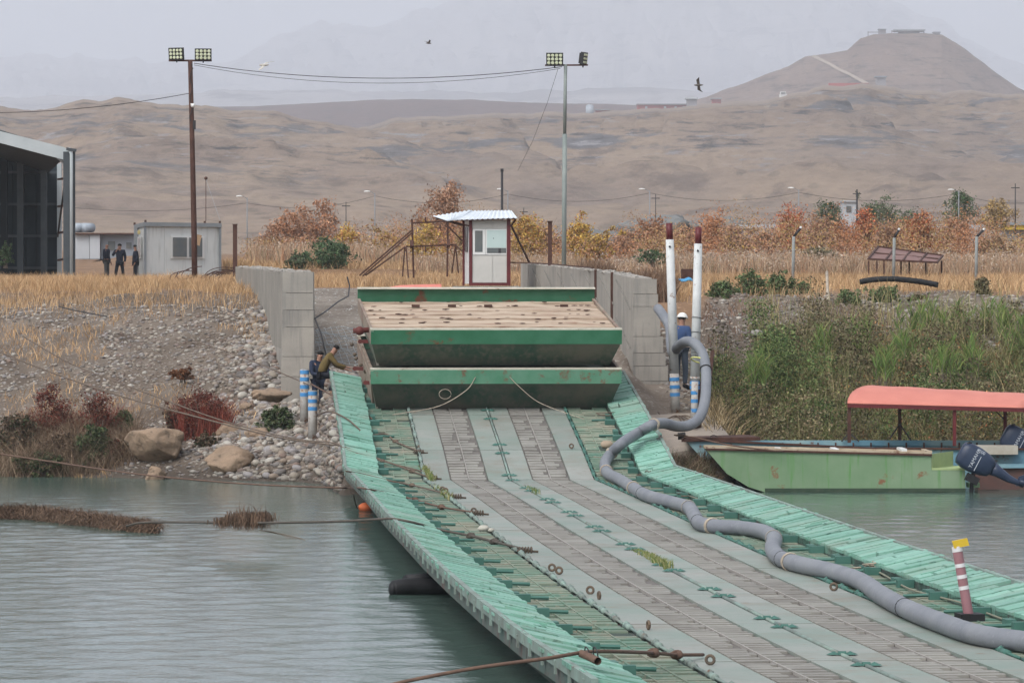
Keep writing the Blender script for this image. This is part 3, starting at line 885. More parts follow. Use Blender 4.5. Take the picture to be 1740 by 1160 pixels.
# ---------------------------------------------------------------- concrete walls flanking the landing
def gz(X, Y): return float(ground_z(np.array([X]), np.array([Y]))[0])
def wall(name, label, fx, side, thick, top, pillar_px):
    """fx(Y): face line X; side: direction in which the wall body lies"""
    ysw = np.linspace(134.0, 166.0, 13)
    t = thing(name, label, 'wall', (float(fx(134)), 134, 2.0))
    tops = [P(0, float(np.interp(Y, [134, 140, 150, 166], top)), Y).z for Y in ysw]
    for a in range(12):      # cast wall lengths between formwork joints
        y0, y1 = ysw[a] + .015, ysw[a + 1] - .015
        x0, x1 = float(fx(y0)), float(fx(y1))
        k = MB(); jit = rnd.uniform(-.012, .012)
        sx = side * thick
        lo0, lo1 = tops[a] - (3.9 if a < 3 else 2.6), tops[a + 1] - (3.9 if a < 2 else 2.6)
        p = [(x0 + jit, y0, lo0), (x0 + sx, y0, lo0), (x1 + sx, y1, lo1), (x1 + jit, y1, lo1),
             (x0 + jit, y0, tops[a]), (x0 + sx, y0, tops[a]), (x1 + sx, y1, tops[a + 1]), (x1 + jit, y1, tops[a + 1])]
        if side < 0: p = [p[1], p[0], p[3], p[2], p[5], p[4], p[7], p[6]]
        k.hexa(p)
        k.build('wall_panel', m_conc, t)
    # rough broken crest
    k = MB()
    for q in range(150):
        Y = rnd.uniform(134.2, 165.8); X = float(fx(Y)) + side * thick * rnd.random()
        z = np.interp(Y, ysw, tops)
        k.ball((X, Y, z), rnd.uniform(.03, .10), 1, (1, 1.6, .5), .5, q)
    tag(k.build('crest_rubble', m_conc, t), kind='stuff')
    return t, ysw, tops
wl_t, ysw, topsL = wall('concrete_wall', 'left concrete wall beside the pale gravel road, receding behind its end pillar', wall_l, -1, .75, [462, 460, 457, 453], None)
k = MB()
def rowbox(k, x0, x1, y0, y1, Ya, Yb):
    a = P(x0, y1, Ya); b = P(x1, y0, Ya)
    k.box((a.x, Ya, a.z), (b.x, Yb, b.z))
edges = [462, 498, 527, 556, 606, 640, 690]
for i in range(6):    # cast courses of the left end pillar
    k = MB(); rowbox(k, 480 - i * .6 + rnd.uniform(-1, 1) * .4, 532 + i * .4, edges[i], edges[i + 1] - .8, 133.7 - i * .04, 134.5)
    k.build('pillar_course', m_conc, wl_t)
wr_t, _, topsR = wall('concrete_wall', 'long right concrete wall of shuttered panels with black stain marks', wall_r, 1, .55, [472, 463, 456, 447], None)
edges = [474, 500, 521, 572, 600, 622, 648, 700]
for i in range(7):
    k = MB(); xr = [1116, 1118, 1122, 1127, 1131, 1135, 1137][i]
    rowbox(k, 1076, xr, edges[i], edges[i + 1] - .8, 133.7 - i * .03, 134.7)
    k.build('pillar_course', m_conc, wr_t)
k = MB()
for px, w_, y0, y1 in ((1013, 5, 458, 560), (1041, 5, 462, 610)):
    Y = None
    # solve for the wall depth at this column
    for Yt in np.linspace(134, 166, 400):
        if abs(870 + float(wall_r(Yt)) * F / Yt - px) < .6: Y = Yt
    if Y is None: continue
    a = P(px, y1, Y); b = P(px + w_, y0, Y)
    k.box((a.x - .06, Y - .05, a.z), (a.x + .02, Y + .06, b.z))
k.build('form_strip', m_rust, wr_t)
# hairline construction joints and tie rods on the wall faces
for fx, t, tp in ((wall_r, wr_t, topsR),):
    k = MB(); off = -.012 if fx is wall_r else -.775
    for s0 in (0, 4.0, 8, 12, 16, 20, 24):
        for seg in range(2):
            ya = 134.5 + s0; yb = min(165.5, ya + 3.4)
            za = np.interp(ya, ysw, tp) - 1.1 * seg - .9; zb = np.interp(yb, ysw, tp) - 1.1 * seg - .15
            k.beam((float(fx(ya)) + off, ya, za), (float(fx(yb)) + off, yb, zb), .02, .03)
    k.build('tie_wire', m_concd, t)
for a in range(12):     # board marks left by the shuttering on the outer left face
    for q in range(4):
        yb_ = ysw[a] + (q + .5) * (ysw[a + 1] - ysw[a]) / 4; x_ = float(wall_l(yb_)) - .75
        zt = float(np.interp(yb_, ysw, topsL)) - .04
        k = MB(); k.box((x_ - .014, yb_ - .012, zt - 2.2), (x_ + .01, yb_ + .012, zt)); k.build('board_mark', m_concd, wl_t)

# wire mesh draped on the gravel beside the left pillar
k = MB()
def rz(X, Y): return float(ground_z(np.array([X]), np.array([Y]))[0])
for i in range(16):
    u = i / 15
    k.tube([(x_, 135 + u * 9, rz(x_, 135 + u * 9) + .06 + .05 * math.sin(i + q)) for q, x_ in enumerate(np.linspace(-5.5 - u * 1.0, -3.9 - u * .7, 9))], .008, 4, False)
for i in range(10):
    x_ = -5.5 + i * .17
    k.tube([(x_ - u * .9, 135 + u * 9, rz(x_ - u * .9, 135 + u * 9) + .06 + .05 * math.sin(i + u * 15)) for u in np.linspace(0, 1, 14)], .008, 4, False)
tag(k.build('wire_mesh', m_steel), 'sheet of thin wire mesh lying on the gravel beside the left pillar', 'wire mesh')
k = MB()
k.tube([P(590, 470, 145), P(594, 485, 145), P(592, 503, 144), P(575, 512, 141), P(552, 530, 137), P(535, 541, 133.6), P(545, 565, 133.4), P(555, 608, 133)], .022, 6)
tag(k.build('bent_rebar', m_cable, None, True), 'thin bent black rod reaching up from the left pillar over the road', 'rod')

# ---------------------------------------------------------------- guard kiosk
Yk = 160.0; zk = 5.2
m_panel = M('off_white_panel', (.50, .485, .45), (.44, .43, .40), 1.5, rough=.5, speck=(.35, .33, .3), spscale=9, spamt=.3)
m_roofw = M('white_corrugated_roof', (.66, .70, .74), (.58, .62, .66), 1.5, rough=.45)
m_frame = M('white_window_frame', (.62, .62, .60), rough=.5)
m_paper = M('pale_green_blind', (.45, .55, .53), (.42, .52, .50), 2, rough=.8)
ki = thing('guard_kiosk', 'small white guard kiosk with maroon corner posts under a corrugated roof', 'kiosk', (XA(826, Yk), Yk, zk))
def KP(px, py, dy=0.0): return P(px, py, Yk + dy)
def kbox(k, x0, x1, y0, y1, d0, d1):
    a = P(x0, y1, Yk); b = P(x1, y0, Yk)
    return k.box((a.x, Yk + d0, a.z), (b.x, Yk + d1, b.z))
k = MB(); kbox(k, 802, 861, 376, 481, .03, 1.6); k.build('wall', m_panel, ki)
k = MB(); kbox(k, 802.5, 837, 434, 480, .0, .03); k.build('front_panel', m_panel, ki)
k = MB(); kbox(k, 837.6, 861, 434, 480, .0, .03); k.build('front_panel', m_panel, ki)
k = MB(); kbox(k, 802.5, 837, 374, 388, .0, .03); k.build('front_panel', m_panel, ki)
k = MB(); kbox(k, 838, 861, 374, 388, .0, .03); k.build('front_panel', m_panel, ki)
for x0, x1 in ((797, 802.4), (861.2, 867.5)):
    k = MB(); kbox(k, x0, x1, 372, 485, -.04, .1); k.build('corner_post', m_maroon, ki)
k = MB(); a = P(786, 485, Yk + 1.5); b = P(789.5, 374, Yk + 1.5); k.box((a.x, Yk + 1.4, a.z), (b.x, Yk + 1.5, b.z)); k.build('corner_post', m_maroon, ki)
k = MB(); kbox(k, 797, 867.5, 480.5, 485, -.05, .0); k.build('sill_beam', m_maroon, ki)
# left side wall: recedes to the left
k = MB(); A = P(797, 482, Yk); B = P(789.5, 482, Yk + 1.45); top = P(797, 374, Yk).z
k.hexa([A, A + Vector((.04, 0, 0)), B + Vector((.04, 0, 0)), B, (A.x, A.y, top), (A.x + .04, A.y, top), (B.x + .04, B.y, top), (B.x, B.y, top)])
k.build('side_wall', m_frame, ki)
k = MB()
def side(px, py, o=0):
    t = (797 - px) / 7.5; p = A + (B - A) * t; return (p.x - o, p.y - o, P(0, py, Yk + 1.45 * t).z)
k.add([side(795.6, 428, .02), side(791, 428, .02), side(791, 386, .02), side(795.6, 386, .02)], [(0, 1, 2, 3)])
k.build('side_window', m_glass, ki)
wn = MB(); kbox(wn, 803.5, 825, 389, 433, -.02, .0); wf = wn.build('window', m_frame, ki)
k = MB(); kbox(k, 807, 820, 392, 428, -.03, -.02); k.build('pane', m_glass, wf)
wn = MB(); kbox(wn, 825.5, 861, 389, 433, -.02, .0); wf = wn.build('window', m_frame, ki)
k = MB(); kbox(k, 827.5, 860, 391, 421, -.03, -.02); k.build('blind', m_paper, wf)
k = MB(); kbox(k, 827.5, 860, 421.5, 430, -.03, -.02); k.build('pane', m_glass, wf)
k = MB(); kbox(k, 847, 851, 422, 430, -.035, -.03); kbox(k, 838, 839, 404, 406, -.036, -.03); k.build('window_latch', m_cable, wf)
k = MB(); kbox(k, 770, 878, 486, 497, -.5, 1.9); k.build('plinth', m_concd, ki)
def corr(k, quad, n, amp, th=.012):
    a, b, c, d = [Vector(q) for q in quad]   # a-b front edge, d-c rear edge; ridges run front to rear
    m = n * 4; vs = []
    for i in range(m + 1):
        u = i / m; o = Vector((0, 0, amp * math.sin(u * n * 2 * math.pi)))
        vs += [a.lerp(b, u) + o, d.lerp(c, u) + o, a.lerp(b, u) + o - Vector((0, 0, th)), d.lerp(c, u) + o - Vector((0, 0, th))]
    fs = []
    for i in range(m):
        q = i * 4; r_ = q + 4
        fs += [(q, q + 1, r_ + 1, r_), (q + 3, q + 2, r_ + 2, r_ + 3), (q, r_, r_ + 2, q + 2), (q + 1, q + 3, r_ + 3, r_ + 1)]
    fs += [(0, 2, 3, 1), (m * 4, m * 4 + 1, m * 4 + 3, m * 4 + 2)]
    return k.add(vs, fs)
k = MB(); corr(k, [KP(774, 373.5, -.3), KP(879, 370, -.3), P(869, 357.5, Yk + 2.0), P(800, 358, Yk + 2.0)], 12, .018)
k.build('roof_sheet', m_roofw, ki)
k = MB(); corr(k, [KP(759, 374.5, -.35), KP(776, 373.5, -.35), P(802, 356.5, Yk + 1.9), P(736, 367, Yk + 1.9)], 9, .02)
k.build('roof_sheet', m_roofw, ki)
k = MB()
k.beam(KP(740, 370, 1.5), KP(786, 383, 1.4), .05); k.build('roof_brace', m_rust, ki); k = MB(); k.beam(KP(762, 375, -.1), KP(797, 384, .0), .05)
k.build('roof_brace', m_rust, ki)
k = MB(); k.beam(KP(876, 373, -.2), KP(868, 384, .0), .05); k.build('roof_brace', m_rust, ki)
k = MB(); k.beam(KP(774, 374.5, -.25), KP(878, 371.5, -.25), .05, .05); k.build('eave_batten', m_rust, ki)
k = MB(); k.beam(KP(868, 382, .1), P(900, 447, Yk + 1), .05); tag(k.build('diagonal_strut', m_rust), 'thin rusty strut leaning from the kiosk down to the right wall', 'strut')
k = MB(); k.beam(P(868, 446, 160.5), P(905, 447, 158), .04); k.beam(P(905, 447, 158), P(940, 449, 152), .04); k.beam(P(940, 449, 152), P(1008, 455, 143), .035)
tag(k.build('wall_top_bar', m_rust), 'rusty bar resting along the crest of the right wall', 'bar')
k = MB()
for q in range(5):
    k.ball(P([877, 872, 866, 895, 850][q], [490, 491, 490, 492, 494][q], 158.5), [.13, .07, .06, .05, .06][q], 2, (1.3, 1, .7), .25, q)
tag(k.build('rubble', m_stone if False else m_concd, None, True), 'small loose stones beside the kiosk plinth', 'stones', kind='stuff')

# tall black pipe behind the kiosk
def post(name, label, cat, px, y0, y1, Y, w_px, mat, group=None, sq=False):
    a = P(px, y1, Y); b = P(px, y0, Y); r = w_px * Y / F / 2
    t = thing(name, label, cat, tuple(a), group)
    k = MB()
    if sq: k.box((a.x - r, Y - r, a.z), (a.x + r, Y + r, b.z))
    else: k.cyl(a, b, r, n=12)
    k.build('shaft', mat, t, not sq)
    return t, k
t, _ = post('steel_pipe', 'tall thin black pipe rising behind the kiosk roof', 'pipe', 853, 288, 480, 163, 4.2, m_cable)
k = MB(); k.cyl(P(853, 292, 163), P(853, 287, 163), .055, n=10); k.build('cap', m_cable, t)
t, _ = post('square_post', 'short rusty square post standing behind the left wall', 'post', 399.5, 382, 480, 186, 7, m_rust, sq=True)
k = MB(); a = P(399.5, 382, 186); k.box((a.x - .1, 185.9, a.z), (a.x + .1, 186.1, a.z + .03)); k.build('cap', m_rust, t)
t, _ = post('square_post', 'dark rusty square post behind the middle of the right wall', 'post', 934.5, 377, 490, 158, 7, m_rust, sq=True)
k = MB(); a = P(934.5, 377, 158); k.box((a.x - .09, 157.9, a.z), (a.x + .09, 158.1, a.z + .03)); k.build('cap', m_rust, t)

# rusty angle-iron frame
fr = thing('scaffold_frame', 'rusty angle iron frame with long raking struts in the dry grass', 'frame', tuple(P(705, 470, 172)))
Yf = 172
for a, b, w_ in (((700, 372), (703, 472), .07), ((761, 375), (760, 470), .07), ((700, 379), (764, 376), .06), ((690, 419), (775, 416), .06), ((699, 392), (611, 468), .055), ((701, 395), (616, 469), .055), ((688, 420), (621, 468), .055),
                 ((688, 419), (684, 470), .05), ((690, 419), (694, 472), .05), ((774, 416), (768, 464), .05), ((774, 416), (779, 464), .05), ((762, 385), (785, 409), .045), ((775, 417), (785, 427), .045), ((723, 369), (723, 379), .05), ((723, 419), (723, 429), .05), ((699, 410), (700, 420), .12), ((762, 408), (762, 418), .12)):
    k = MB(); k.beam(P(*a, Yf), P(*b, Yf + rnd.uniform(-.3, .3)), w_); k.build('bar', m_rust, fr)
m_orange = M('salmon_sheet', (.70, .21, .15), (.62, .17, .12), 1.5, rough=.6, speck=(.30, .15, .12), spscale=16, spamt=.3)
k = MB()
pa = [P(652, 491, 163), P(690, 489.5, 161), P(750, 490, 161), P(750, 484, 162), P(720, 484.5, 163), P(680, 486, 164)]
k.prism(pa, (0, .05, .03)); 
tag(k.build('fallen_sheet', m_orange), 'flat salmon sheet lying at the end of the gravel road', 'metal sheet')

# ---------------------------------------------------------------- floodlight poles
m_led = M('floodlight_lens', (.62, .66, .50), (.50, .54, .36), 8, rough=.25)
m_lamp = M('floodlight_housing', (.02, .02, .022), rough=.5)
def floodhead(par, c, yaw, w_, h_, d_=.12, front=True):
    ca, sa = math.cos(yaw), math.sin(yaw)
    rt = Vector((ca, sa, 0)); fw = Vector((sa, -ca, -.12)).normalized(); up = rt.cross(fw) * -1
    if up.z < 0: up = -up
    k = MB(); k.obox(c, rt * w_ / 2, fw * d_ / 2, up * h_ / 2)
    for q in range(7): k.obox(c - fw * (d_ / 2 + .03) + rt * (w_ * (q / 6 - .5) * .8), rt * .012, fw * .03, up * h_ * .42)
    hd = k.build('floodlight', m_lamp, par)
    k = MB()
    for i in range(4):
        for j in range(3):
            p = c + fw * (d_ / 2) + rt * (w_ * (i - 1.5) / 4.3) + up * (h_ * (j - 1) / 3.4)
            k.cyl(p, p + fw * .02, w_ * .10, w_ * .075, 10)
    tag(k.build('lens', m_led, hd), kind='stuff')
    k = MB(); k.beam(c - up * h_ * .5, c - up * (h_ * .5 + .1), .05); k.build('bracket', m_lamp, hd)
Yp = 186
p0 = thing('floodlight_pole', 'tall rusty brown pole with two lit-grid floodlights beside the cabin', 'floodlight pole', tuple(P(330, 490, Yp)))
p0['label'] = 'tall rusty brown pole carrying two floodlights in front of the cabin'
k = MB(); k.tube([P(331, 492, Yp), P(330, 400, Yp), P(327, 250, Yp), P(323.5, 104, Yp)], [.115, .115, .10, .09], 12); k.build('pole', m_rust, p0, True)
k = MB(); k.beam(P(287, 103.5, Yp), P(360, 103.5, Yp), .07); k.build('crossbar', m_rust, p0)
floodhead(p0, P(300, 92, Yp - .1), -.35, .62, .48)
floodhead(p0, P(345.5, 93, Yp - .1), .05, .66, .46)
k = MB(); k.box(tuple(P(328, 220, Yp - .1)), tuple(P(333, 205, Yp + .02))); k.build('junction_box', m_cable, p0)
k = MB(); c_ = P(328, 180, Yp - .15); k.ball(c_, .08, 2); k.obox(c_ + Vector((0, .05, .04)), (.09, 0, 0), (0, .05, 0), (0, 0, .05)); k.build('camera_dome', m_frame, p0, True)
k = MB()
k.tube([P(325 + 3 * math.sin(i * 1.7), 108 + i * 9, Yp - .12) for i in range(12)], .015, 5); k.build('loose_cable', m_cable, p0)
Yq = 172
p1 = thing('floodlight_pole', 'tall pale grey pole with two floodlights rising behind the right wall', 'floodlight pole', tuple(P(957, 492, Yq)))
m_gpole = M('grey_pole_paint', (.24, .27, .25), (.17, .20, .19), 1.5, rough=.6)
k = MB(); k.tube([P(958, 492, Yq), P(959.5, 228, Yq)], .085, 12); k.tube([P(959.5, 228, Yq), P(961, 110, Yq)], .062, 12); k.build('pole', m_gpole, p1, True)
k = MB(); k.beam(P(926, 111.5, Yq), P(999, 111, Yq), .06); k.build('crossbar', m_rust, p1)
floodhead(p1, P(942.5, 101, Yq - .1), .0, .62, .46)
floodhead(p1, P(992, 100, Yq), 1.25, .5, .46)
# overhead wires
def sag(a, b, s, n=24):
    a, b = Vector(a), Vector(b)
    return [a.lerp(b, i / n) - Vector((0, 0, 4 * s * (i / n) * (1 - i / n))) for i in range(n + 1)]
def wire(name, label, pts, r, cat='cable', mat=None, grp=None):
    k = MB(); k.tube(pts, r, 5); o = k.build(name, mat or m_cable, None, True); return tag(o, label, cat, grp)
wire('overhead_cable', 'upper dark cable sagging between the two floodlight poles', sag(P(330, 108, Yp), P(955, 114, Yq), .50), .014)
wire('overhead_cable', 'lower thinner cable sagging between the two floodlight poles', sag(P(330, 111, Yp), P(952, 117, Yq), .62), .009)
wire('overhead_cable', 'thin cable running left from the brown floodlight pole out of view', sag(P(322, 159, Yp), P(-60, 192, Yp - 5), .22), .013)
wire('overhead_cable', 'thin slack line dropping from the grey floodlight pole towards the brush', [P(948, 118, Yq), P(930, 175, Yq + 4), P(905, 240, Yq + 12), P(880, 290, Yq + 22)], .007)

# ---------------------------------------------------------------- portable cabin
m_cab = M('cabin_panel', (.52, .54, .53), (.58, .59, .57), 1.2, rough=.5, streak=(.42, .43, .41), streakamt=.3)
m_cabf = M('grey_cabin_frame', (.25, .27, .28), (.21, .23, .24), 2, rough=.5)
cb_t = thing('portable_cabin', 'pale grey portable cabin behind the brown floodlight pole', 'cabin', tuple(P(300, 478, 210)))
c0, c1, c2 = P(245, 479, 208), P(376, 478, 211), P(228, 478, 216)
H_ = 2.62
ex = (c1 - c0); ex.z = 0; ey = (c2 - c0); ey.z = 0
def CB(u, v, h): return c0 + ex * u + ey * v + Vector((0, 0, h))
def cbox(k, u0, u1, v0, v1, h0, h1):
    return k.hexa([CB(u0, v0, h0), CB(u1, v0, h0), CB(u1, v1, h0), CB(u0, v1, h0), CB(u0, v0, h1), CB(u1, v0, h1), CB(u1, v1, h1), CB(u0, v1, h1)])
for q in range(4):
    k = MB(); cbox(k, .02 + q * .24, .02 + q * .24 + .238, .004, .02, .1, H_ - .15); k.build('wall_panel', m_cab, cb_t)
k = MB(); cbox(k, .01, .99, .02, .98, -.3, H_ - .05); k.build('body', m_cab, cb_t)
for u in (0, .972):
    k = MB(); cbox(k, u, u + .028, -.01, .03, -.2, H_ - .12); k.build('corner_post', m_cabf, cb_t)
k = MB(); cbox(k, -.005, 1.005, -.015, 1.0, H_ - .16, H_ + .02); k.build('roof_frame', m_cabf, cb_t)
k = MB(); cbox(k, -.004, .004, .62, 1.0, -.2, H_ - .12); k.build('corner_post', m_cabf, cb_t)
k = MB(); cbox(k, .0, 1.0, -.008, .03, -.2, .08); k.build('floor_frame', m_cabf, cb_t)
for u0, u1, v in ((.34, .78, -.006),):
    k = MB(); cbox(k, u0, u1, v, .004, 1.05, 2.05)
    wf = k.build('window', m_frame, cb_t)
    k = MB(); cbox(k, u0 + .03, (u0 + u1) / 2 - .01, v - .006, v, 1.12, 1.98); k.build('pane', m_glass, wf)
    k = MB(); cbox(k, (u0 + u1) / 2 + .02, u1 - .03, v - .006, v, 1.12, 1.98); k.build('pane', m_glass, wf)
k = MB(); cbox(k, -.006, .0, .25, .62, 1.05, 2.05); wf = k.build('window', m_frame, cb_t)
k = MB(); cbox(k, -.010, -.006, .32, .55, 1.12, 1.98); k.build('pane', m_glass, wf)
m_badge = M('brass_emblem', (.40, .33, .15), rough=.5)
k = MB(); k.cyl(CB(-.01, .45, 2.25), CB(.0, .45, 2.25), .10, n=14); k.build('emblem', m_badge, cb_t)
k = MB()
for u, v in ((.02, .02), (.985, .02), (.0, .95), (.8, .1)):
    k.cyl(CB(u, v, H_), CB(u, v, H_ + .12), .05, n=8)
k.build('lifting_lug', m_rust, cb_t)
k = MB(); k.tube([P(350, 376, 214), P(350, 305, 214)], .018, 5); k.ball(P(350, 303, 214), .09, 1); tag(k.build('antenna_mast', m_rust), 'thin aerial mast standing behind the portable cabin roof', 'mast')
wire('guy_wire', 'pale guy wire from the aerial mast to the cabin corner', [P(350, 305, 214), P(374, 374, 211)], .008, mat=m_steel)
k = MB(); pa = [P(335, 398, 208), P(343, 400, 208), P(339, 418, 208), P(331, 414, 208)]; k.prism(pa, (0, .03, 0)); tag(k.build('cardboard_piece', M('cardboard', (.30, .20, .12), rough=.9)), 'brown cardboard scrap hung against the cabin beside the pole', 'cardboard')

# ---------------------------------------------------------------- open steel shed at the left
m_shed = M('shaded_shed_panel', (.012, .020, .027), (.018, .029, .036), .8, rough=.7)  # near-black: the shade inside the shed is put into the panel colour
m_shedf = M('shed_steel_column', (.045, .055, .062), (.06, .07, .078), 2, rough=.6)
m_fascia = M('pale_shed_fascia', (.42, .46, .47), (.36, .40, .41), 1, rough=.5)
sh = thing('open_shed', 'large dark open steel shed with pale roof edge at the left', 'shed', tuple(P(118, 470, 200)))
Yw = 200
def W2(px, py, d=0): return P(px, py, Yw + d)
fa = [W2(-260, 170), W2(-260, 140), W2(0, 223), W2(108, 250), W2(118, 256), W2(117, 266), W2(110, 272), W2(0, 243)]
k = MB(); k.prism(fa, (0, .25, 0)); k.build('fascia', m_fascia, sh)
k = MB()
ra, rb = W2(-260, 140, .25), W2(117, 257, .25)
rc, rd = rb + Vector((-3.6, 26, -.3)), ra + Vector((-3.6, 26, -.3))
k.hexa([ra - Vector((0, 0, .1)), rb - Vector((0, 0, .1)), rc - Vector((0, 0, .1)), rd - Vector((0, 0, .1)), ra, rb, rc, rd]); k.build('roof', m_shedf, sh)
# back wall panels, each sheet a piece
bx = [W2(px, 470, 22).x for px in (-260, -160, -90, -40, 0, 22, 44, 62, 80, 99)]
def wtop(x): return 11.2 + (bx[-1] - x) * .30
def wbox(k, a, b, y0, y1, dz_):
    return k.hexa([(a, y0, 4), (b, y0, 4), (b, y1, 4), (a, y1, 4), (a, y0, wtop(a) - dz_), (b, y0, wtop(b) - dz_), (b, y1, wtop(b) - dz_), (a, y1, wtop(a) - dz_)])
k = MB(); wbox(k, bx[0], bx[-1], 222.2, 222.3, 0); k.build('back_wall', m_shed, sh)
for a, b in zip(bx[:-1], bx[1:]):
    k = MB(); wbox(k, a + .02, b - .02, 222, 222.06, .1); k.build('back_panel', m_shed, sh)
for px in (8, 35, 75):
    k = MB(); c_ = W2(px, 470, 21); k.box((c_.x - .14, 220.8, 4.8), (c_.x + .14, 221.1, 11.3)); k.build('column', M('shaded_column', (.01, .014, .018), rough=.7) if px == 8 else sh.children[-1].data.materials[0], sh)  # inner columns: interior shade put into their colour as well
for z_ in (6.3, 7.8, 9.3, 10.8):
    k = MB(); k.beam((bx[0], 221.7, z_), (bx[-1], 221.7, z_), .12); k.build('rail', m_shedf, sh)
# right-hand side columns and girts
k = MB(); a = W2(112, 470); k.box((a.x - .10, 199.9, 5.2), (a.x + .17, 200.2, W2(0, 258).z)); k.build('column', m_shedf, sh)
k = MB(); k.tube([W2(121.5, 468, -.2), W2(121.5, 262, -.2), W2(117, 252, -.1)], .07, 10); k.build('downpipe', m_fascia, sh, True)
k = MB(); k.beam(W2(126, 469), W2(126, 254), .10); k.build('column', m_shedf, sh)
k = MB(); k.beam(W2(113, 253, -.2), W2(130, 256, -.2), .12); k.build('gutter', m_shedf, sh)
k = MB(); c_ = P(101, 470, 221.5); k.box((c_.x - .1, 221.4, 5.2), (c_.x + .1, 221.7, 11.2)); k.build('column', m_fascia, sh)
for py in (303, 349, 394, 440):
    k = MB(); k.beam(W2(112, py), P(99, py + (505 - py) * .0 + 2, 221), .09); k.build('girt', m_rust, sh)
k = MB(); k.beam(W2(111, 306), P(98, 402, 220), .08); k.build('diagonal_brace', m_shedf, sh)
k = MB(); k.beam(P(90, 260, 212), W2(112, 278), .12); k.build('knee_brace', m_fascia, sh)
k = MB(); k.box(tuple(W2(88, 478, -.6)), tuple(W2(146, 468, .8))); k.build('footing', m_conc, sh)

# far low white building with two tanks on its roof
fb = thing('site_building', 'low white site building with roof tanks seen between shed and cabin', 'building', tuple(P(180, 436, 420)))
def FB(x0, x1, y0, y1, d0, d1, mat, nm, par=fb):
    k = MB(); a = P(x0, y1, 420); b = P(x1, y0, 420); k.box((a.x, 420 + d0, a.z), (b.x, 420 + d1, b.z)); return k.build(nm, mat, par)
m_fw = M('far_white_wall', (.42, .44, .46), (.36, .38, .40), .3, rough=.8)
m_fwd = M('far_grey_wall', (.24, .26, .29), (.2, .22, .25), .3, rough=.8)
FB(128, 152, 398, 440, 0, 6, m_fw, 'wall_section'); FB(153, 170, 399, 440, -.2, 6, m_fw, 'wall_section'); FB(171, 229, 399, 440, .5, 6, m_fwd, 'wall_section')
FB(126, 230, 396, 398.5, -.5, 6.5, m_rust, 'roof')
FB(183, 195, 410, 425, .4, .5, m_glass, 'window'); FB(214, 223, 412, 422, .4, .5, m_glass, 'window')
m_blue = M('tank_metal', (.34, .38, .42), (.28, .32, .36), 1, rough=.5)
for px in (134, 149):
    k = MB(); c_ = P(px, 387, 421); k.cyl(c_ + Vector((-.35, -.3, 0)), c_ + Vector((.35, .6, 0)), .42, n=16)
    o = k.build('water_tank', m_blue, None, True); tag(o, ('left' if px == 134 else 'right') + ' one of two metal tanks lying on the far white building roof', 'tank', 'tanks on the far roof')

# ---------------------------------------------------------------- distant street lamps and power poles
m_lpole = M('lamp_pole', (.22, .23, .24), rough=.6)
def street_lamp(px, y0, y1, Y, label, side=-1, grp='street lamps along the far road', head=True, wpx=2.0):
    a = P(px, y1, Y); b = P(px, y0, Y); r = wpx * Y / F / 2
    t = thing('street_lamp' if head else 'power_pole', label, 'street lamp' if head else 'power pole', tuple(a), grp)
    k = MB(); k.tube([a, b], [r * 1.2, r * .8], 8); k.build('pole', m_lpole if head else m_cable, t, True)
    if head:
        k = MB(); k.tube([b - Vector((0, 0, .1)), b + Vector((side * .25, 0, .08)), b + Vector((side * .4, 0, .1))], r * .5, 6); k.build('arm', m_lpole, t, True)
        k = MB(); k.ball(b + Vector((side * .55, 0, .10)), .17, 2, (1.4, .6, .4)); k.build('lamp_head', m_frame, t, True)
    else:
        k = MB(); k.beam(b + Vector((-.3, 0, -.3)), b + Vector((.3, 0, -.3)), .06); k.build('cross_arm', m_cable, t)
    return t
street_lamp(420, 336, 440, 330, 'street lamp standing right of the portable cabin, two heads stacked')
street_lamp(637, 328, 430, 330, 'street lamp rising beyond the round orange trees')
street_lamp(863, 324, 430, 330, 'street lamp just right of the pipe behind the kiosk')
street_lamp(1104, 324, 420, 330, 'street lamp left of the two white piles')
street_lamp(1357, 322, 420, 330, 'street lamp above the red autumn bush')
street_lamp(1629, 325, 410, 330, 'street lamp in front of the dark round tree')
street_lamp(588, 343, 440, 340, 'slim power pole left of the lamp beyond the orange trees', grp='power poles beyond the brush', head=False, wpx=1.6)
street_lamp(890, 353, 430, 345, 'slim power pole right of the kiosk roof', grp='power poles beyond the brush', head=False, wpx=1.6)
street_lamp(1114, 330, 420, 345, 'slim power pole beside the lamp left of the piles', grp='power poles beyond the brush', head=False, wpx=1.6)
street_lamp(1456, 322, 415, 332, 'black power pole in front of the grey-green trees', grp='power poles beyond the brush', head=False, wpx=3.2)
street_lamp(1725, 312, 400, 332, 'thin power pole near the right edge of the view', grp='power poles beyond the brush', head=False, wpx=2)
lx = [(60, 345), (420, 345), (637, 333), (863, 330), (1104, 328), (1357, 327), (1629, 329), (1800, 335)]
for q in range(7):
    a, b = lx[q], lx[q + 1]
    wire('power_line', ['power line spanning left of the cabin lamp', 'power line spanning behind the orange trees', 'power line spanning behind the kiosk', 'power line spanning behind the grey floodlight pole', 'power line spanning behind the two white piles', 'power line spanning above the grey-green trees', 'power line leaving the dark tree lamp to the right'][q],
         sag(P(*a, 330), P(*b, 330), .55), .013, 'power line', grp='power lines along the far road')

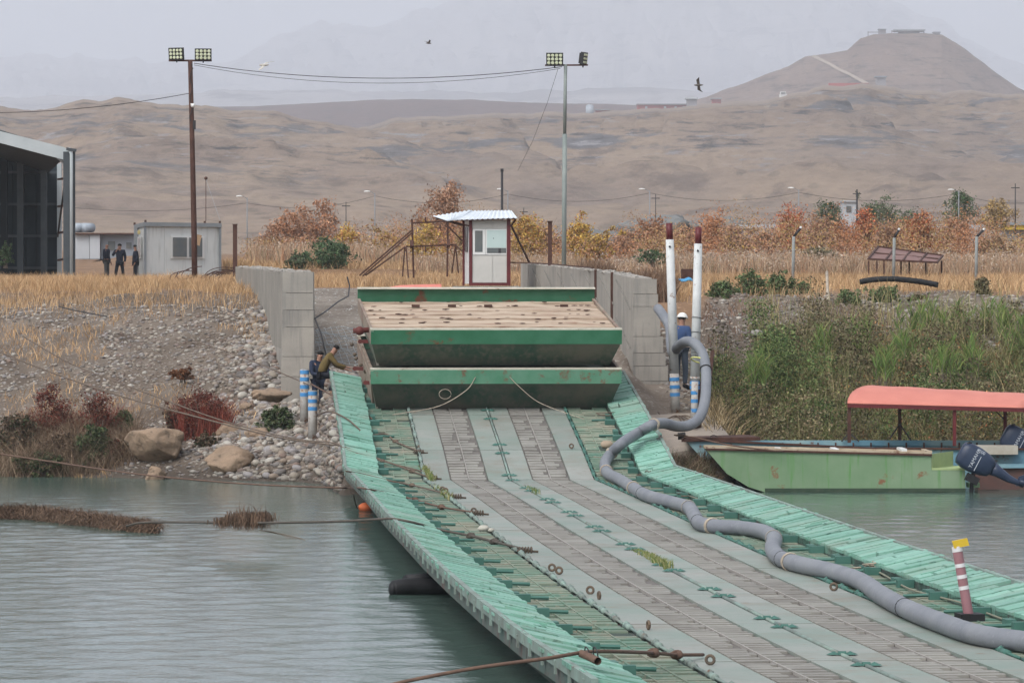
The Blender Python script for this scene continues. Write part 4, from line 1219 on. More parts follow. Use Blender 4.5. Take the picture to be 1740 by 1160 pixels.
# bent-top concrete fence posts
m_fpost = M('grey_fence_post', (.27, .28, .27), (.2, .21, .2), 3, rough=.8)
for px, y0, y1, top_, lb in ((1347, 402, 486, (1360, 388), 'left fence post with bent top, beside the green shrubs'), (1518, 404, 474, (1527, 391), 'middle fence post with bent top, in front of the rusty rack'), (1658, 402, 488, (1671, 391), 'right fence post with bent top, near the dug earth')):
    Y = 168
    t = thing('fence_post', lb, 'fence post', tuple(P(px, y1, Y)), 'bent-top fence posts without wire')
    k = MB(); k.tube([P(px, y1 + 6, Y), P(px + 1.5, y0, Y)], .055, 8); k.build('shaft', m_fpost, t, True)
    k = MB(); k.tube([P(px + 1.5, y0, Y), P(*top_, Y)], .045, 8); k.build('bent_arm', m_cable, t, True)
    k = MB(); k.ball(P(top_[0] + .5, top_[1] - 1, Y), .06, 1); k.build('tip', m_frame, t, True)

# rusty rack in the reeds
rk = thing('steel_rack', 'low rusty slatted steel rack standing among the reeds', 'rack', tuple(P(1538, 460, 190)))
q4 = [P(1475, 440, 186), P(1592, 446, 186), P(1602, 434, 192), P(1492, 419, 192)]
for i in range(4):
    k = MB(); k.beam(q4[i], q4[(i + 1) % 4], .07); k.build('frame_bar', m_rust, rk)
for s_ in (.25, .5, .75):
    k = MB(); k.beam(q4[0].lerp(q4[1], s_), q4[3].lerp(q4[2], s_), .06); k.build('cross_bar', m_rust, rk)
k = MB(); k.beam(q4[0].lerp(q4[3], .5), q4[1].lerp(q4[2], .5), .05); k.build('frame_bar', m_rust, rk)
k = MB(); lo = Vector((0, 0, .04)); k.hexa([q - lo for q in q4] + [q - lo * .6 for q in q4])
k.build('sheet', M('dull_rust_sheet', (.22, .13, .11), (.18, .10, .09), 2, rough=.8), rk)
for px, py, Y in ((1476, 458, 186), (1490, 459, 186), (1502, 459, 186), (1531, 458, 188), (1545, 455, 190), (1573, 456, 187), (1600, 454, 190)):
    k = MB(); x_ = P(px, py, Y); k.beam(x_ - Vector((0, 0, .25)), Vector((x_.x, Y, P(px, 443, Y).z)), .06); k.build('leg', m_rust, rk)

# dark corrugated pipe lying on the bank, odds and ends
k = MB(); pth = spline([P(1461, 479, 150), P(1485, 475, 150), P(1520, 474, 150), P(1560, 478, 150), P(1594, 484, 150)], 8)
k.tube(pth, [.09 + .008 * (i % 2) for i in range(len(pth))], 10); tag(k.build('corrugated_pipe', m_black, None, True), 'black corrugated pipe lying on the far bank before the rack', 'pipe')
k = MB(); a = P(1158, 474, 165); b = P(1177, 457, 165.5); k.box(tuple(a), tuple(b)); k.box((a.x + .02, a.y - .02, a.z + .1), (b.x - .02, a.y, b.z - .04)); tag(k.build('rusty_bin', m_rust), 'rusty square drum standing between the tops of the white piles', 'bin')
m_tarp = M('blue_tarp', (.05, .26, .48), (.06, .30, .52), 3, rough=.6)
k = MB()
V_, F_ = ico(3)
k.add([P(1166 + v[0] * 15, 477 - max(v[2], -.2) * 5 - 1.5 * math.sin(v[0] * 5), 163 + v[1] * .6) for v in V_], F_)
tag(k.build('blue_tarp', m_tarp, None, True), 'crumpled blue tarpaulin beside the rusty drum', 'tarpaulin')
k = MB(); k.tube([P(1405, 462, 150), P(1406, 490, 149), P(1409, 522, 148)], [.05, .05, .06], 7); tag(k.build('wooden_stake', m_ropel, None, True), 'bleached wooden stake standing in the scrub on the right bank', 'stake')
k = MB(); k.ball(P(1285, 566, 138.6), .14, 2, (1.3, .7, .8), .6, 4); tag(k.build('white_boulder', M('pale_stone', (.30, .28, .25), (.20, .19, .17), 9, rough=.9), None, True), 'pale flat rock on the slope above the boats', 'rock')

# tangled rusty rebar by the brown pole
k = MB()
for q in range(26):
    c_ = P(rnd.uniform(318, 395), rnd.uniform(468, 488), 176 + rnd.uniform(-1, 1)); rr = rnd.uniform(.2, .6)
    st = rnd.uniform(0, 3); ar = rnd.uniform(2, 5)
    k.tube([c_ + Vector((rr * 1.3 * math.cos(st + ar * i / 12), rnd.uniform(-.05, .05) + .2 * math.sin(i), .6 * rr * math.sin(st + ar * i / 12) + .04)) for i in range(13)], .015, 4)
for q in range(14):
    k.tube(spline([P(rnd.uniform(268, 330), rnd.uniform(492, 503), 175), P(rnd.uniform(320, 370), rnd.uniform(480, 492), 175.5), P(rnd.uniform(370, 415), rnd.uniform(470, 500), 176)], 5), .015, 4)
tag(k.build('rebar_tangle', m_rust), 'tangle of bent rusty rebar at the foot of the brown pole', 'scrap metal')

# far right shed with yellow band
t = thing('roadside_shop', 'small grey shop with a yellow fascia at the far right', 'building', tuple(P(1722, 400, 380)))
def S(x0, x1, y0, y1, d0, d1, mat, nm):
    k = MB(); a = P(x0, y1, 380); b = P(x1, y0, 380); k.box((a.x, 380 + d0, a.z), (b.x, 380 + d1, b.z)); return k.build(nm, mat, t)
S(1703, 1800, 391, 409, 0, 5, m_fwd, 'wall'); S(1700, 1800, 383, 390.5, -.6, 5, M('yellow_fascia', (.50, .36, .04), rough=.6), 'fascia'); S(1697, 1800, 378, 382.6, -.8, 5.5, m_cabf, 'roof'); S(1733, 1742, 393, 403, -.1, 0, m_glass, 'window')
t = thing('roadside_hut', 'pale two storey hut half hidden by the grey-green trees', 'hut', tuple(P(1443, 390, 400)))
def S2(x0, x1, y0, y1, d0, d1, mat, nm):
    k = MB(); a = P(x0, y1, 400); b = P(x1, y0, 400); k.box((a.x, 400 + d0, a.z), (b.x, 400 + d1, b.z)); return k.build(nm, mat, t)
S2(1432, 1455, 343, 400, 0, 3, m_fw, 'wall'); S2(1438, 1446, 350, 360, -.1, 0, m_glass, 'window'); S2(1430, 1457, 341, 343, -.2, 3.2, m_fw, 'roof')
k = MB()
for q in range(2):
    a = P(1243 if q == 0 else 1480, 388, 350); b = P(1330 if q == 0 else 1700, 382, 350); k.box((a.x, 350, a.z), (b.x, 350.3, b.z))
    tag(k.build('low_wall', m_fw), 'pale low wall beyond the reeds ' + ('left of the red bush' if q == 0 else 'behind the orange bushes'), 'wall'); k = MB()
# far gravel mounds
m_mound = M('dark_gravel', (.13, .135, .13), (.19, .19, .18), .4, rough=.95, bump=1, bscale=2, world=True)
for px, py, w_, h_, lb in ((1110, 388, 55, 28, 'dark gravel mound behind the orange bushes, left'), (1225, 386, 50, 26, 'dark gravel mound behind the orange bushes, right'), (985, 405, 90, 22, 'low pale gravel mound behind the yellow bushes')):
    V_, F_ = ico(4); Y = 460
    vs = []
    for v in V_:
        n_ = 1 + .35 * float(vn(v[0] * 2.5 + px, v[1] * 2.5 + 3 * v[2], 4) - .5)
        vs.append(P(px + v[0] * w_ * 1.25 * n_, py + 4 - max(v[2], -.1) * h_ * .85 * (.55 + .9 * float(vn(v[0] * 3 + px, v[1] * 2, 7))) * n_, Y + v[1] * 8))
    k = MB(); k.add(vs, F_); tag(k.build('gravel_mound', m_mound, None, True), lb, 'gravel mound')

# ---------------------------------------------------------------- things on the far hill
m_redb = M('red_blockhouse', (.36, .085, .075), (.32, .08, .07), .1, rough=.8)
m_grb = M('grey_blockhouse', (.26, .25, .26), rough=.8)
def PH(px, py, Y): return P(px, py, Y * HS)
def hbox(t, nm, x0, x1, y0, y1, Y, d, mat):
    k = MB(); a = PH(x0, y1, Y); b = PH(x1, y0, Y); k.box((a.x, Y * HS, a.z), (b.x, (Y + d) * HS, b.z)); return k.build(nm, mat, t)
Yh = 1650
t = thing('hill_barracks', 'long red flat-roofed building on the brow of the far hill', 'building', tuple(PH(1127, 190, Yh)))
hbox(t, 'wall', 1083, 1171, 178.5, 192, Yh, 10, m_redb); hbox(t, 'roof', 1082, 1172, 176.5, 178, Yh - 1, 12, m_grb)
for x in (1096, 1128, 1146, 1160): hbox(t, 'window', x, x + 4, 181, 185, Yh - .3, .2, m_fw)
t = thing('hill_tower', 'grey guard tower at the right end of the long red building', 'tower', tuple(PH(1175, 184, Yh)))
hbox(t, 'wall', 1167, 1184, 169, 184, Yh - 4, 6, m_grb); hbox(t, 'roof', 1165, 1186, 166, 168.6, Yh - 5, 8, m_fw)
t = thing('hill_tower', 'smaller reddish blockhouse right of the grey guard tower', 'tower', tuple(PH(1217, 180, Yh)))
hbox(t, 'wall', 1210, 1225, 169, 182, Yh - 2, 6, m_redb); hbox(t, 'roof', 1208, 1226, 166.5, 168.7, Yh - 3, 8, m_grb)
t = thing('hill_shed', 'short red shed beside the silver tank on the hill', 'shed', tuple(PH(1024, 194, Yh)))
hbox(t, 'wall', 1012, 1037, 188, 197, Yh, 6, m_redb); hbox(t, 'roof', 1011, 1038, 186, 187.6, Yh - 1, 8, m_grb)
k = MB(); k.cyl(PH(1002, 198, Yh - 3), PH(1002, 181, Yh - 3), 2.3, n=14); k.ball(PH(1002, 181, Yh - 3), 2.3, 2, (1, 1, .5)); tag(k.build('silver_tank', m_blue, None, True), 'upright silver tank left of the red shed on the hill', 'tank')
t = thing('watchtower', 'small grey watchtower halfway up the summit slope', 'tower', tuple(PH(1497, 146, 1740)))
hbox(t, 'cabin', 1489, 1505, 132, 146, 1730, 4, m_grb); hbox(t, 'roof', 1487, 1507, 129.5, 131.6, 1729, 6, m_fwd)
k = MB(); a = PH(1408, 145, 1720); b = PH(1476, 141.5, 1720); k.box((a.x, 1720 * HS, a.z - 1), (b.x, 1722 * HS, b.z)); tag(k.build('hill_wall', m_redb), 'long low reddish wall below the summit road', 'wall')
t = thing('summit_outpost', 'flat roofed outpost with parapet crowning the summit', 'building', tuple(PH(1545, 60, 2180)))
hbox(t, 'wall', 1528, 1562, 53, 62, 2178, 8, m_grb); hbox(t, 'roof', 1518, 1572, 50.5, 52.8, 2176, 12, m_cabf)
for x in (1514, 1536, 1569): hbox(t, 'roof_post', x, x + 1.5, 52, 60, 2177, .4, m_grb)
t = thing('summit_turret', 'small square turret left of the summit outpost', 'tower', tuple(PH(1499, 62, 2180)))
hbox(t, 'wall', 1493, 1505, 51, 62, 2178, 4, m_grb); hbox(t, 'roof', 1492, 1506, 49.5, 51, 2177, 5, m_fwd); hbox(t, 'railing', 1474, 1492, 54.5, 56, 2178, .5, m_grb); hbox(t, 'railing_post', 1474, 1475.5, 54, 64, 2178, .5, m_grb)
t = thing('summit_turret', 'little blockhouse right of the summit outpost', 'tower', tuple(PH(1591, 62, 2180)))
hbox(t, 'wall', 1586, 1597, 56, 63, 2178, 3, m_grb); hbox(t, 'roof', 1585, 1598, 54.5, 56, 2177, 5, m_fwd)
t = thing('parked_truck', 'white truck parked on the hill brow below the summit', 'truck', tuple(PH(1330, 170, 1640)))
hbox(t, 'body', 1325, 1337, 160, 168, 1640, 4, m_frame); hbox(t, 'cab', 1326, 1335, 156, 160, 1640, 3, m_frame); hbox(t, 'windscreen', 1327, 1334, 157.5, 160, 1639.7, .3, m_glass); hbox(t, 'wheel', 1326, 1328, 167, 170, 1639.6, 1, m_black); hbox(t, 'wheel', 1334, 1336, 167, 170, 1639.6, 1, m_black)
t = thing('bunker', 'low dark bunker slit on the near hill left of centre', 'bunker', tuple(PH(365, 205, 1080)))
hbox(t, 'wall', 358, 378, 203.5, 207.5, 1075, 4, m_grb); hbox(t, 'slit', 361, 366, 204.3, 206.5, 1074.6, .4, m_cable); hbox(t, 'slit', 370, 376, 204.3, 206.5, 1074.6, .4, m_cable)
t = thing('bunker', 'low grey bunker on the hill below the long red building', 'bunker', tuple(PH(1160, 201, 1600)))
hbox(t, 'wall', 1150, 1170, 200, 204, 1560, 4, m_grb); hbox(t, 'slit', 1153, 1158, 200.8, 203, 1559.6, .4, m_cable); hbox(t, 'slit', 1162, 1167, 200.8, 203, 1559.6, .4, m_cable)
# ---------------------------------------------------------------- river stones
def stones(name, pos, size, cols, mat, parent=None, lv=1, kind='stuff', seed=0, flat=.65):
    pos = np.asarray(pos, float); n = len(pos); rg = np.random.default_rng(seed)
    V0, F0 = ico(lv)
    sc_ = np.stack([rg.uniform(.8, 1.35, n), rg.uniform(.8, 1.35, n), rg.uniform(flat * .7, flat * 1.25, n)], -1) * np.asarray(size)[:, None]
    th = rg.random(n) * 6.28; tl = rg.normal(0, .35, n)
    V = V0[None] * (1 + (rg.random((n, len(V0), 1)) - .5) * .25) * sc_[:, None, :]
    x = V[..., 0] * np.cos(th)[:, None] - V[..., 1] * np.sin(th)[:, None]; y = V[..., 0] * np.sin(th)[:, None] + V[..., 1] * np.cos(th)[:, None]; z = V[..., 2]
    y2 = y * np.cos(tl)[:, None] - z * np.sin(tl)[:, None]; z2 = y * np.sin(tl)[:, None] + z * np.cos(tl)[:, None]
    V = np.stack([x, y2, z2], -1) + pos[:, None, :]
    Fc = (F0[None] + (np.arange(n) * len(V0))[:, None, None]).reshape(-1, 3)
    C = np.repeat(cols, len(V0), axis=0)
    me = fast_mesh(name, V.reshape(-1, 3), [Fc], C, smooth=True)
    o = mesh_obj(name, me, mat, parent, (0, 0, 0) if parent is None else tuple(ORG[parent]))
    if kind: o['kind'] = kind
    return o
STC = [(.25, .215, .175), (.19, .17, .155), (.31, .275, .23), (.14, .125, .115), (.23, .18, .14), (.26, .24, .235), (.18, .13, .105), (.38, .355, .31)]
rgs = np.random.default_rng(12)
def scatter(n, x0, x1, d0, d1, dens=None, seed=1):
    rg = np.random.default_rng(seed)
    X = rg.uniform(x0, x1, n); d = rg.uniform(d0, d1, n); Y = shore(X) + d
    if dens is not None:
        keep = rg.random(n) < dens(X, Y, d); X, Y = X[keep], Y[keep]
    return np.stack([X, Y, ground_z(X, Y)], -1)
# left bank: dense cobbles by the wall, thinner to the left
def densL(X, Y, d):
    nearwall = sstep(-9.6, -7.0, X)
    return np.clip(.40 + .55 * nearwall + .4 * (fbm(X * .5, Y * .3, 8) - .5) - .85 * (fbm(X * .45 + 4, Y * .22, 15) > .56) * (1 - nearwall) - .3 * sstep(19, 23, d), 0, 1) * ((X < wall_l(Y) - .72) | ((Y < 133.5) & (X < -4.25)))
pl_ = scatter(32000, -17, -4.2, .1, 23, densL, 3)
nw = sstep(-9.6, -7.0, pl_[:, 0])
sz = (.022 + .050 * rgs.random(len(pl_)) ** 2.2) * (1 + .75 * nw) * (1 + .3 * rgs.random(len(pl_)))
cl = palette(len(pl_), STC, .2, 5)
cl *= (1 - .25 * np.exp(-((pl_[:, 1] - shore(pl_[:, 0])) / 1.5) ** 2))[:, None]
big = np.argsort(-sz)[:300]
# the largest cobbles single, the rest as one
bigmask = np.zeros(len(pl_), bool); bigmask[big] = True
V0, F0 = ico(2)
protos = []
for q in range(6):
    rg = np.random.default_rng(q + 50)
    V = V0 * (1 + (rg.random((len(V0), 1)) - .5) * .16) * np.array([1.15, .9, .68])
    for ci in range(4):
        me = fast_mesh('cobble', V, [F0], np.repeat([STC[(q + ci * 2) % len(STC)]], len(V), 0), smooth=True); me.materials.append(m_stone); protos.append(me)
for q, i in enumerate(big):
    o = bpy.data.objects.new('stone', protos[q % len(protos)]); col.objects.link(o); o.parent = ground
    pz = pl_[i]; oo = ORG[ground]
    o.location = (pz[0] - oo.x, pz[1] - oo.y, pz[2] + sz[i] * .3 - oo.z)
    s_ = sz[i] * 1.0; o.scale = (s_, s_, s_); o.rotation_euler = (rnd.uniform(-.4, .4), rnd.uniform(-.4, .4), rnd.uniform(0, 6.3))
rest = ~bigmask
so = stones('cobbles', pl_[rest] + np.array([0, 0, .01]), sz[rest], cl[rest], m_stone, seed=4)
tag(so, 'rounded river cobbles covering the left bank', 'cobbles')
# gravel on the road and the right bank
def densR(X, Y, d): return np.clip(.75 + .6 * (fbm(X * .4, Y * .3, 18) - .5), 0, 1) * (X > wall_r(Y) + .7)
pr_ = scatter(9000, 3.2, 17, .3, 25, densR, 7)
so = stones('rubble', pr_ + np.array([0, 0, .01]), .03 + .07 * rgs.random(len(pr_)) ** 2, palette(len(pr_), STC, .2, 6), m_stone, seed=5)
tag(so, 'pale rubble and stones on the right bank slope', 'rubble')
X = rgs.uniform(-9.5, 2.5, 2600); Y = rgs.uniform(133, 166, 2600); k_ = (X > wall_l(Y) + .1) & (X < wall_r(Y) - .1)
pg = np.stack([X, Y, ground_z(X, Y)], -1)[k_]
so = stones('gravel', pg, .012 + .03 * rgs.random(len(pg)) ** 2, palette(len(pg), [(.34, .33, .31), (.26, .26, .25), (.42, .41, .39)], .2, 6), m_stone, seed=6)
tag(so, 'loose gravel on the pale landing road', 'gravel')

# boulders at the water's edge
m_bould = M('tan_boulder', (.29, .205, .14), (.20, .145, .10), 1.3, rough=.9, bump=3, bscale=4, speck=(.12, .09, .065), spscale=5, spamt=.40)
def boulder(label, px, py, wpx, hpx, Y, seed, shape=(1, 1, 1)):
    V_, F_ = ico(4); c_ = P(px, py, Y); r = wpx * Y / F / 2; rh = hpx * Y / F / 2
    rg = np.random.default_rng(seed)
    d_ = rg.normal(size=(9, 3)); d_ /= np.linalg.norm(d_, axis=1)[:, None]; lim = rg.uniform(.52, .82, 9)
    W = V_.copy()
    for a, l in zip(d_, lim):      # plane cuts give flat faces
        t_ = W @ a; W -= np.where(t_ > l, t_ - l, 0)[:, None] * a[None] * .85
    n_ = (fbm(W[:, 0] * 2.2 + seed, W[:, 1] * 2.2 + 3 * W[:, 2], seed, 5) - .5)
    W *= (1 + .42 * n_ + .14 * (fbm(W[:, 0] * 7 + seed, W[:, 1] * 7 + 8 * W[:, 2], seed, 4) - .5))[:, None]
    W = W * np.array([r, r * .8, rh]) * 1.12
    k = MB(); k.add(W + np.array(c_), F_); tag(k.build('boulder', m_bould, None, True), label, 'boulder')
boulder('largest tan boulder at the water edge below the left bank', 267, 757, 104, 66, 128.8, 3)
boulder('broad tan boulder right of the largest one, pebbles beside it', 388, 787, 78, 54, 127.4, 5)
boulder('small dark tan boulder above the broad one, by the red bush', 389, 734, 48, 38, 131, 8)
boulder('pale tan boulder half hidden by weeds, rightmost on the left bank', 440, 745, 50, 36, 130, 12)
boulder('low wet boulder sitting in the shallows under the largest one', 265, 808, 46, 34, 127.4, 15)
boulder('flat brown slab of rock at the foot of the left pillar', 462, 672, 62, 26, 131, 19)
boulder('low grey-brown rock beside the flat slab by the pillar', 418, 690, 26, 14, 130.5, 25)

# ---------------------------------------------------------------- grass, weeds, reeds
def field(name, label, cat, n, x0, x1, y0, y1, h0, h1, wd, cols, lean=.3, seed=1, dens=None, weights=None, px=True, zoff=-.02):
    rg = np.random.default_rng(seed)
    Y = rg.uniform(y0, y1, n)
    X = (rg.uniform(x0, x1, n) - 870) * Y / F if px else rg.uniform(x0, x1, n)
    if dens is not None:
        k_ = rg.random(n) < dens(X, Y); X, Y = X[k_], Y[k_]
    n = len(X)
    # clumping
    c = fbm(X * .9, Y * .5, seed + 3, 3)
    h = rg.uniform(h0, h1, n) * (.55 + .9 * c)
    pos = np.stack([X, Y, ground_z(X, Y) + zoff], -1)
    o = blades(name, pos, h, np.full(n, wd) * rg.uniform(.7, 1.3, n), lean, palette(n, cols, .18, seed, weights) * (.62 + .5 * c + .35 * fbm(X * .28, Y * .16, seed + 40, 3))[:, None], m_grass)
    tag(o, label, cat, kind='stuff'); return pos, h
notroad = lambda X, Y: ((X < wall_l(Y) - .8) | (X > wall_r(Y) + .75) | (Y > 172)).astype(float)
gold = [(.42, .26, .135), (.35, .215, .105), (.50, .325, .17), (.29, .18, .095), (.54, .38, .22), (.24, .16, .095)]
field('dry_grass', 'golden dry grass covering the left terrace', 'grass', 90000, -60, 470, 147, 215, .16, .50, .017, gold, .35, 31,
      lambda X, Y: notroad(X, Y) * np.clip(.35 + 1.6 * (fbm(X * .22, Y * .10, 44) - .35), 0, 1) * sstep(14, 26, Y - shore(X) - 4 * fbm(X * .4, Y * .3, 3)) * (1 - .9 * ((abs(X + 17.5) < 3.2) & (Y > 205) & (Y < 216))))
field('dry_grass', 'tawny dry grass beyond the road and around the kiosk', 'grass', 60000, 380, 1240, 166, 235, .2, .58, .02, gold, .4, 32, notroad)
field('dry_grass', 'straw coloured grass across the right terrace', 'grass', 80000, 1090, 1800, 150, 215, .15, .6, .02, gold, .4, 33,
      lambda X, Y: notroad(X, Y) * (.25 + .75 * (Y > 158)))
# sparse tufts on the cobble slope
field('dry_tufts', 'dry straw tufts among the cobbles of the left bank', 'grass', 9000, -30, 470, 128, 151, .1, .32, .022, gold, .5, 34,
      lambda X, Y: (fbm(X * .45 + 4, Y * .22, 15) > .56) * .9 * (X < -7.2) + .0)
# tall reeds with plumes
reedc = [(.38, .26, .165), (.31, .205, .135), (.42, .31, .21), (.19, .125, .085), (.30, .16, .09), (.16, .13, .075)]
rp1, rh1 = field('reed_bed', 'tall dry reeds behind the kiosk and road', 'reeds', 24000, 425, 1120, 222, 252, .7, 1.25, .04, reedc, .18, 35)
rp2, rh2 = field('reed_bed', 'tall dry reeds across the right plain', 'reeds', 46000, 1040, 1800, 196, 262, .7, 1.25, .042, reedc, .2, 36)
pp = np.concatenate([rp1[::9], rp2[::7]]); ph = np.concatenate([rh1[::9], rh2[::7]])
kk_ = rg_ = np.random.default_rng(2).random(len(pp)) < .38; pp = pp[kk_]; ph = ph[kk_]; pc = pp.copy(); pc[:, 2] += ph
rg = np.random.default_rng(3)
ctr = np.repeat(pc, 5, axis=0) + rg.normal(0, 1, (len(pc) * 5, 3)) * np.array([.07, .07, .11])
tag(leaves('reed_plumes', ctr, .055, palette(len(ctr), [(.36, .28, .21), (.30, .22, .165), (.42, .34, .27)], .12, 4), m_leaf, kind='stuff'), 'pale feathery plumes topping the reeds', 'reed plumes')
# brown dock weeds behind the right wall
field('brown_weeds', 'dark brown seed weeds behind the end of the right wall', 'weeds', 9000, 985, 1145, 150, 162, .5, 1.05, .035, [(.12, .07, .045), (.17, .10, .065), (.22, .15, .10), (.09, .055, .035)], .25, 37, notroad)

# ---------------------------------------------------------------- shrubs and trees, each its own thing
def tree(name, label, cat, px, ytop, ybase, wpx, Y, cols, n=2600, leaf=.075, group=None, seed=1, shape='round', density=.5, loc=None, trunk=True, twig=None):
    rg = np.random.default_rng(seed)
    bpt = P(px, ybase, Y)
    H_ = (ybase - ytop) * Y / F; Wd = wpx * Y / F / 2
    t = thing(name, label, cat, tuple(bpt), group)
    k = MB(); ends = []
    nb = 9
    for i in range(nb):
        a = rg.uniform(0, 6.28); r_ = rg.uniform(.25, .95) * Wd; hh = H_ * rg.uniform(.55, .98) * (1 - .35 * (r_ / Wd) ** 2)
        p0_ = bpt + Vector((rg.uniform(-.1, .1), rg.uniform(-.1, .1), -.1))
        mid = bpt + Vector((r_ * .45 * math.cos(a), r_ * .45 * math.sin(a), hh * .5))
        e = bpt + Vector((r_ * math.cos(a), r_ * math.sin(a) * .8, hh))
        pts = spline([p0_, mid, e], 4)
        k.tube(pts, [max(.008, .03 * H_ / 2 * (1 - j / len(pts)) ** .8 + .006) for j in range(len(pts))], 5)
        ends.append(pts)
        for b in range(3):
            q = pts[rg.integers(3, len(pts))]; e2 = q + Vector((rg.normal(0, .35) * Wd * .6, rg.normal(0, .3) * Wd * .5, rg.uniform(.05, .3) * H_))
            k.tube([q, e2], [.010, .004], 4); ends.append([q, q.lerp(e2, .5), e2])
    k.build('trunk', m_bark, t)
    # clumps along branches plus an overall body
    cl_ = []
    ncl = 60 if wpx > 40 else 34
    for i in range(ncl):
        b = ends[rg.integers(0, len(ends))]; p_ = b[rg.integers(max(1, len(b) // 2), len(b))]
        cl_.append(np.array(p_) + rg.normal(0, .06, 3) * H_ * .8)
    for i in range(ncl):
        a = rg.uniform(0, 6.28); u = rg.uniform(.08, 1) if shape == 'bush' else rg.uniform(.2, 1)
        rr = Wd * (math.sqrt(max(0, 1 - (u * 1.02 - .35) ** 2 / .46)) if shape != 'tall' else .6) * rg.uniform(.3, 1.0)
        cl_.append(np.array(bpt) + np.array([rr * math.cos(a), rr * math.sin(a) * .8, u * H_ * rg.uniform(.85, 1.0)]))
    cl_ = np.array(cl_)
    cr = rg.uniform(.05, .16, len(cl_)) * max(H_, Wd) * .9
    idx = rg.integers(0, len(cl_), n)
    ctr = cl_[idx] + rg.normal(0, .55, (n, 3)) * cr[idx][:, None] * np.array([1, 1, .8])
    ctr[:, 2] = np.maximum(ctr[:, 2], bpt.z + .03)
    cc = palette(n, cols, .18, seed)
    tone = rg.uniform(.72, 1.25, len(cl_))[idx]
    leaves('crown', ctr, leaf * Y / 260, cc * tone[:, None], m_leaf, t)
    return t
OR = [(.42, .17, .07), (.36, .15, .07), (.50, .24, .10), (.30, .16, .09)]
ORP = [(.38, .20, .12), (.32, .18, .115), (.44, .26, .16), (.27, .17, .11)]
YE = [(.52, .33, .06), (.42, .27, .07), (.34, .25, .09), (.58, .40, .10)]
RD = [(.46, .12, .06), (.38, .12, .07), (.50, .20, .09)]
GR = [(.055, .10, .045), (.08, .13, .06), (.11, .15, .08), (.05, .08, .04)]
OL = [(.13, .13, .08), (.18, .17, .11), (.10, .11, .07)]
TN = [(.34, .24, .13), (.28, .20, .11), (.38, .29, .17)]
T_ = [
 (525, 343, 462, 126, 262, ORP + OR[:1], 5200, 'large round orange shrub left of the tall street lamp'),
 (475, 375, 455, 60, 266, ORP, 2200, 'dull orange shrub at the left foot of the largest orange one'),
 (747, 320, 440, 92, 275, ORP, 4200, 'tall brown-orange tree behind the rusty frame'),
 (592, 383, 462, 60, 255, YE + OR[:1], 2200, 'yellow-orange bush right of the large round orange shrub'),
 (655, 392, 460, 64, 258, YE[:3] + ORP[:2], 2200, 'olive yellow bush left of the rusty frame'),
 (725, 384, 455, 72, 262, YE, 2600, 'bright yellow bush behind the rusty frame'),
 (790, 395, 460, 50, 258, YE[1:3] + TN, 1500, 'mixed yellow bush behind the kiosk, left side'),
 (893, 362, 455, 54, 262, YE + OR[:1], 2400, 'bright yellow-orange bush just right of the kiosk'),
 (930, 380, 450, 46, 268, ORP + YE[:1], 1600, 'orange bush behind the dark square post'),
 (985, 372, 450, 56, 262, YE + OR[:1], 2400, 'golden yellow bush right of the grey floodlight pole'),
 (1012, 395, 455, 60, 258, YE + ORP[:1], 2200, 'low golden bush leaning over the brown weeds'),
 (1060, 392, 450, 50, 272, ORP, 1800, 'dull pink-orange bush before the left gravel mound'),
 (1110, 372, 450, 56, 275, OR + ORP, 2200, 'orange bush in front of the left gravel mound'),
 (1160, 385, 450, 52, 272, ORP, 1800, 'pale orange bush between the two white piles'),
 (1208, 366, 450, 54, 276, OR, 2200, 'vivid orange bush just right of the white piles'),
 (1252, 378, 450, 56, 274, ORP, 2000, 'dusty orange bush in front of the right gravel mound'),
 (1300, 392, 450, 50, 270, ORP + TN[:1], 1700, 'faded orange bush left of the red one'),
 (1345, 358, 448, 62, 276, RD + ORP[:1], 2800, 'red-leaved bush below the lone street lamp'),
 (1395, 374, 446, 56, 272, ORP, 2000, 'pinkish orange bush right of the red one'),
 (1466, 356, 440, 44, 280, RD[:1] + OR[:2], 1900, 'narrow bright orange bush in front of the black pole'),
 (1430, 372, 445, 50, 274, OR, 1800, 'orange bush below the pale two storey hut'),
 (1510, 380, 440, 56, 272, ORP, 2000, 'dusty orange bush behind the rusty rack'),
 (1562, 364, 438, 78, 278, OR + RD[:1], 3200, 'broad bright orange bush above the rusty rack'),
 (1620, 374, 440, 66, 276, ORP + OR[:1], 2400, 'orange bush beneath the dark round tree'),
 (1690, 400, 445, 80, 262, ORP + TN, 2400, 'low tan orange bush near the right edge'),
 (1390, 420, 455, 70, 225, OL + TN[:1], 1600, 'grey olive bush among the reeds by the left fence post'),
]
for q, (px, yt, yb, wp, Y, cs, n, lb) in enumerate(T_):
    tree('autumn_bush', lb, 'bush', px, yt, yb + 6, wp * 1.12, Y, cs, int(n * 2.0), group='autumn bushes along the plain', seed=100 + q, shape='bush', leaf=.07)
tree('green_bush', 'round dark green bush left of the rusty frame', 'bush', 553, 404, 474, 96, 214, GR, 6000, seed=201, shape='bush', leaf=.07)
tree('green_bush', 'small green bush at the left edge of the round green one', 'bush', 506, 428, 472, 54, 214, GR + OL, 2400, seed=202, shape='bush', leaf=.07)
tree('green_bush', 'young green bush growing inside the open shed', 'bush', 10, 412, 452, 26, 205, GR, 900, seed=203, shape='bush', leaf=.07)
tree('green_tree', 'grey-green willow left of the pale hut', 'tree', 1408, 342, 400, 56, 350, OL[:2] + GR, 2400, seed=204, leaf=.06)
tree('green_tree', 'wide grey-green willow right of the pale hut', 'tree', 1497, 340, 405, 92, 350, OL + GR[:3], 3400, seed=205, leaf=.06)
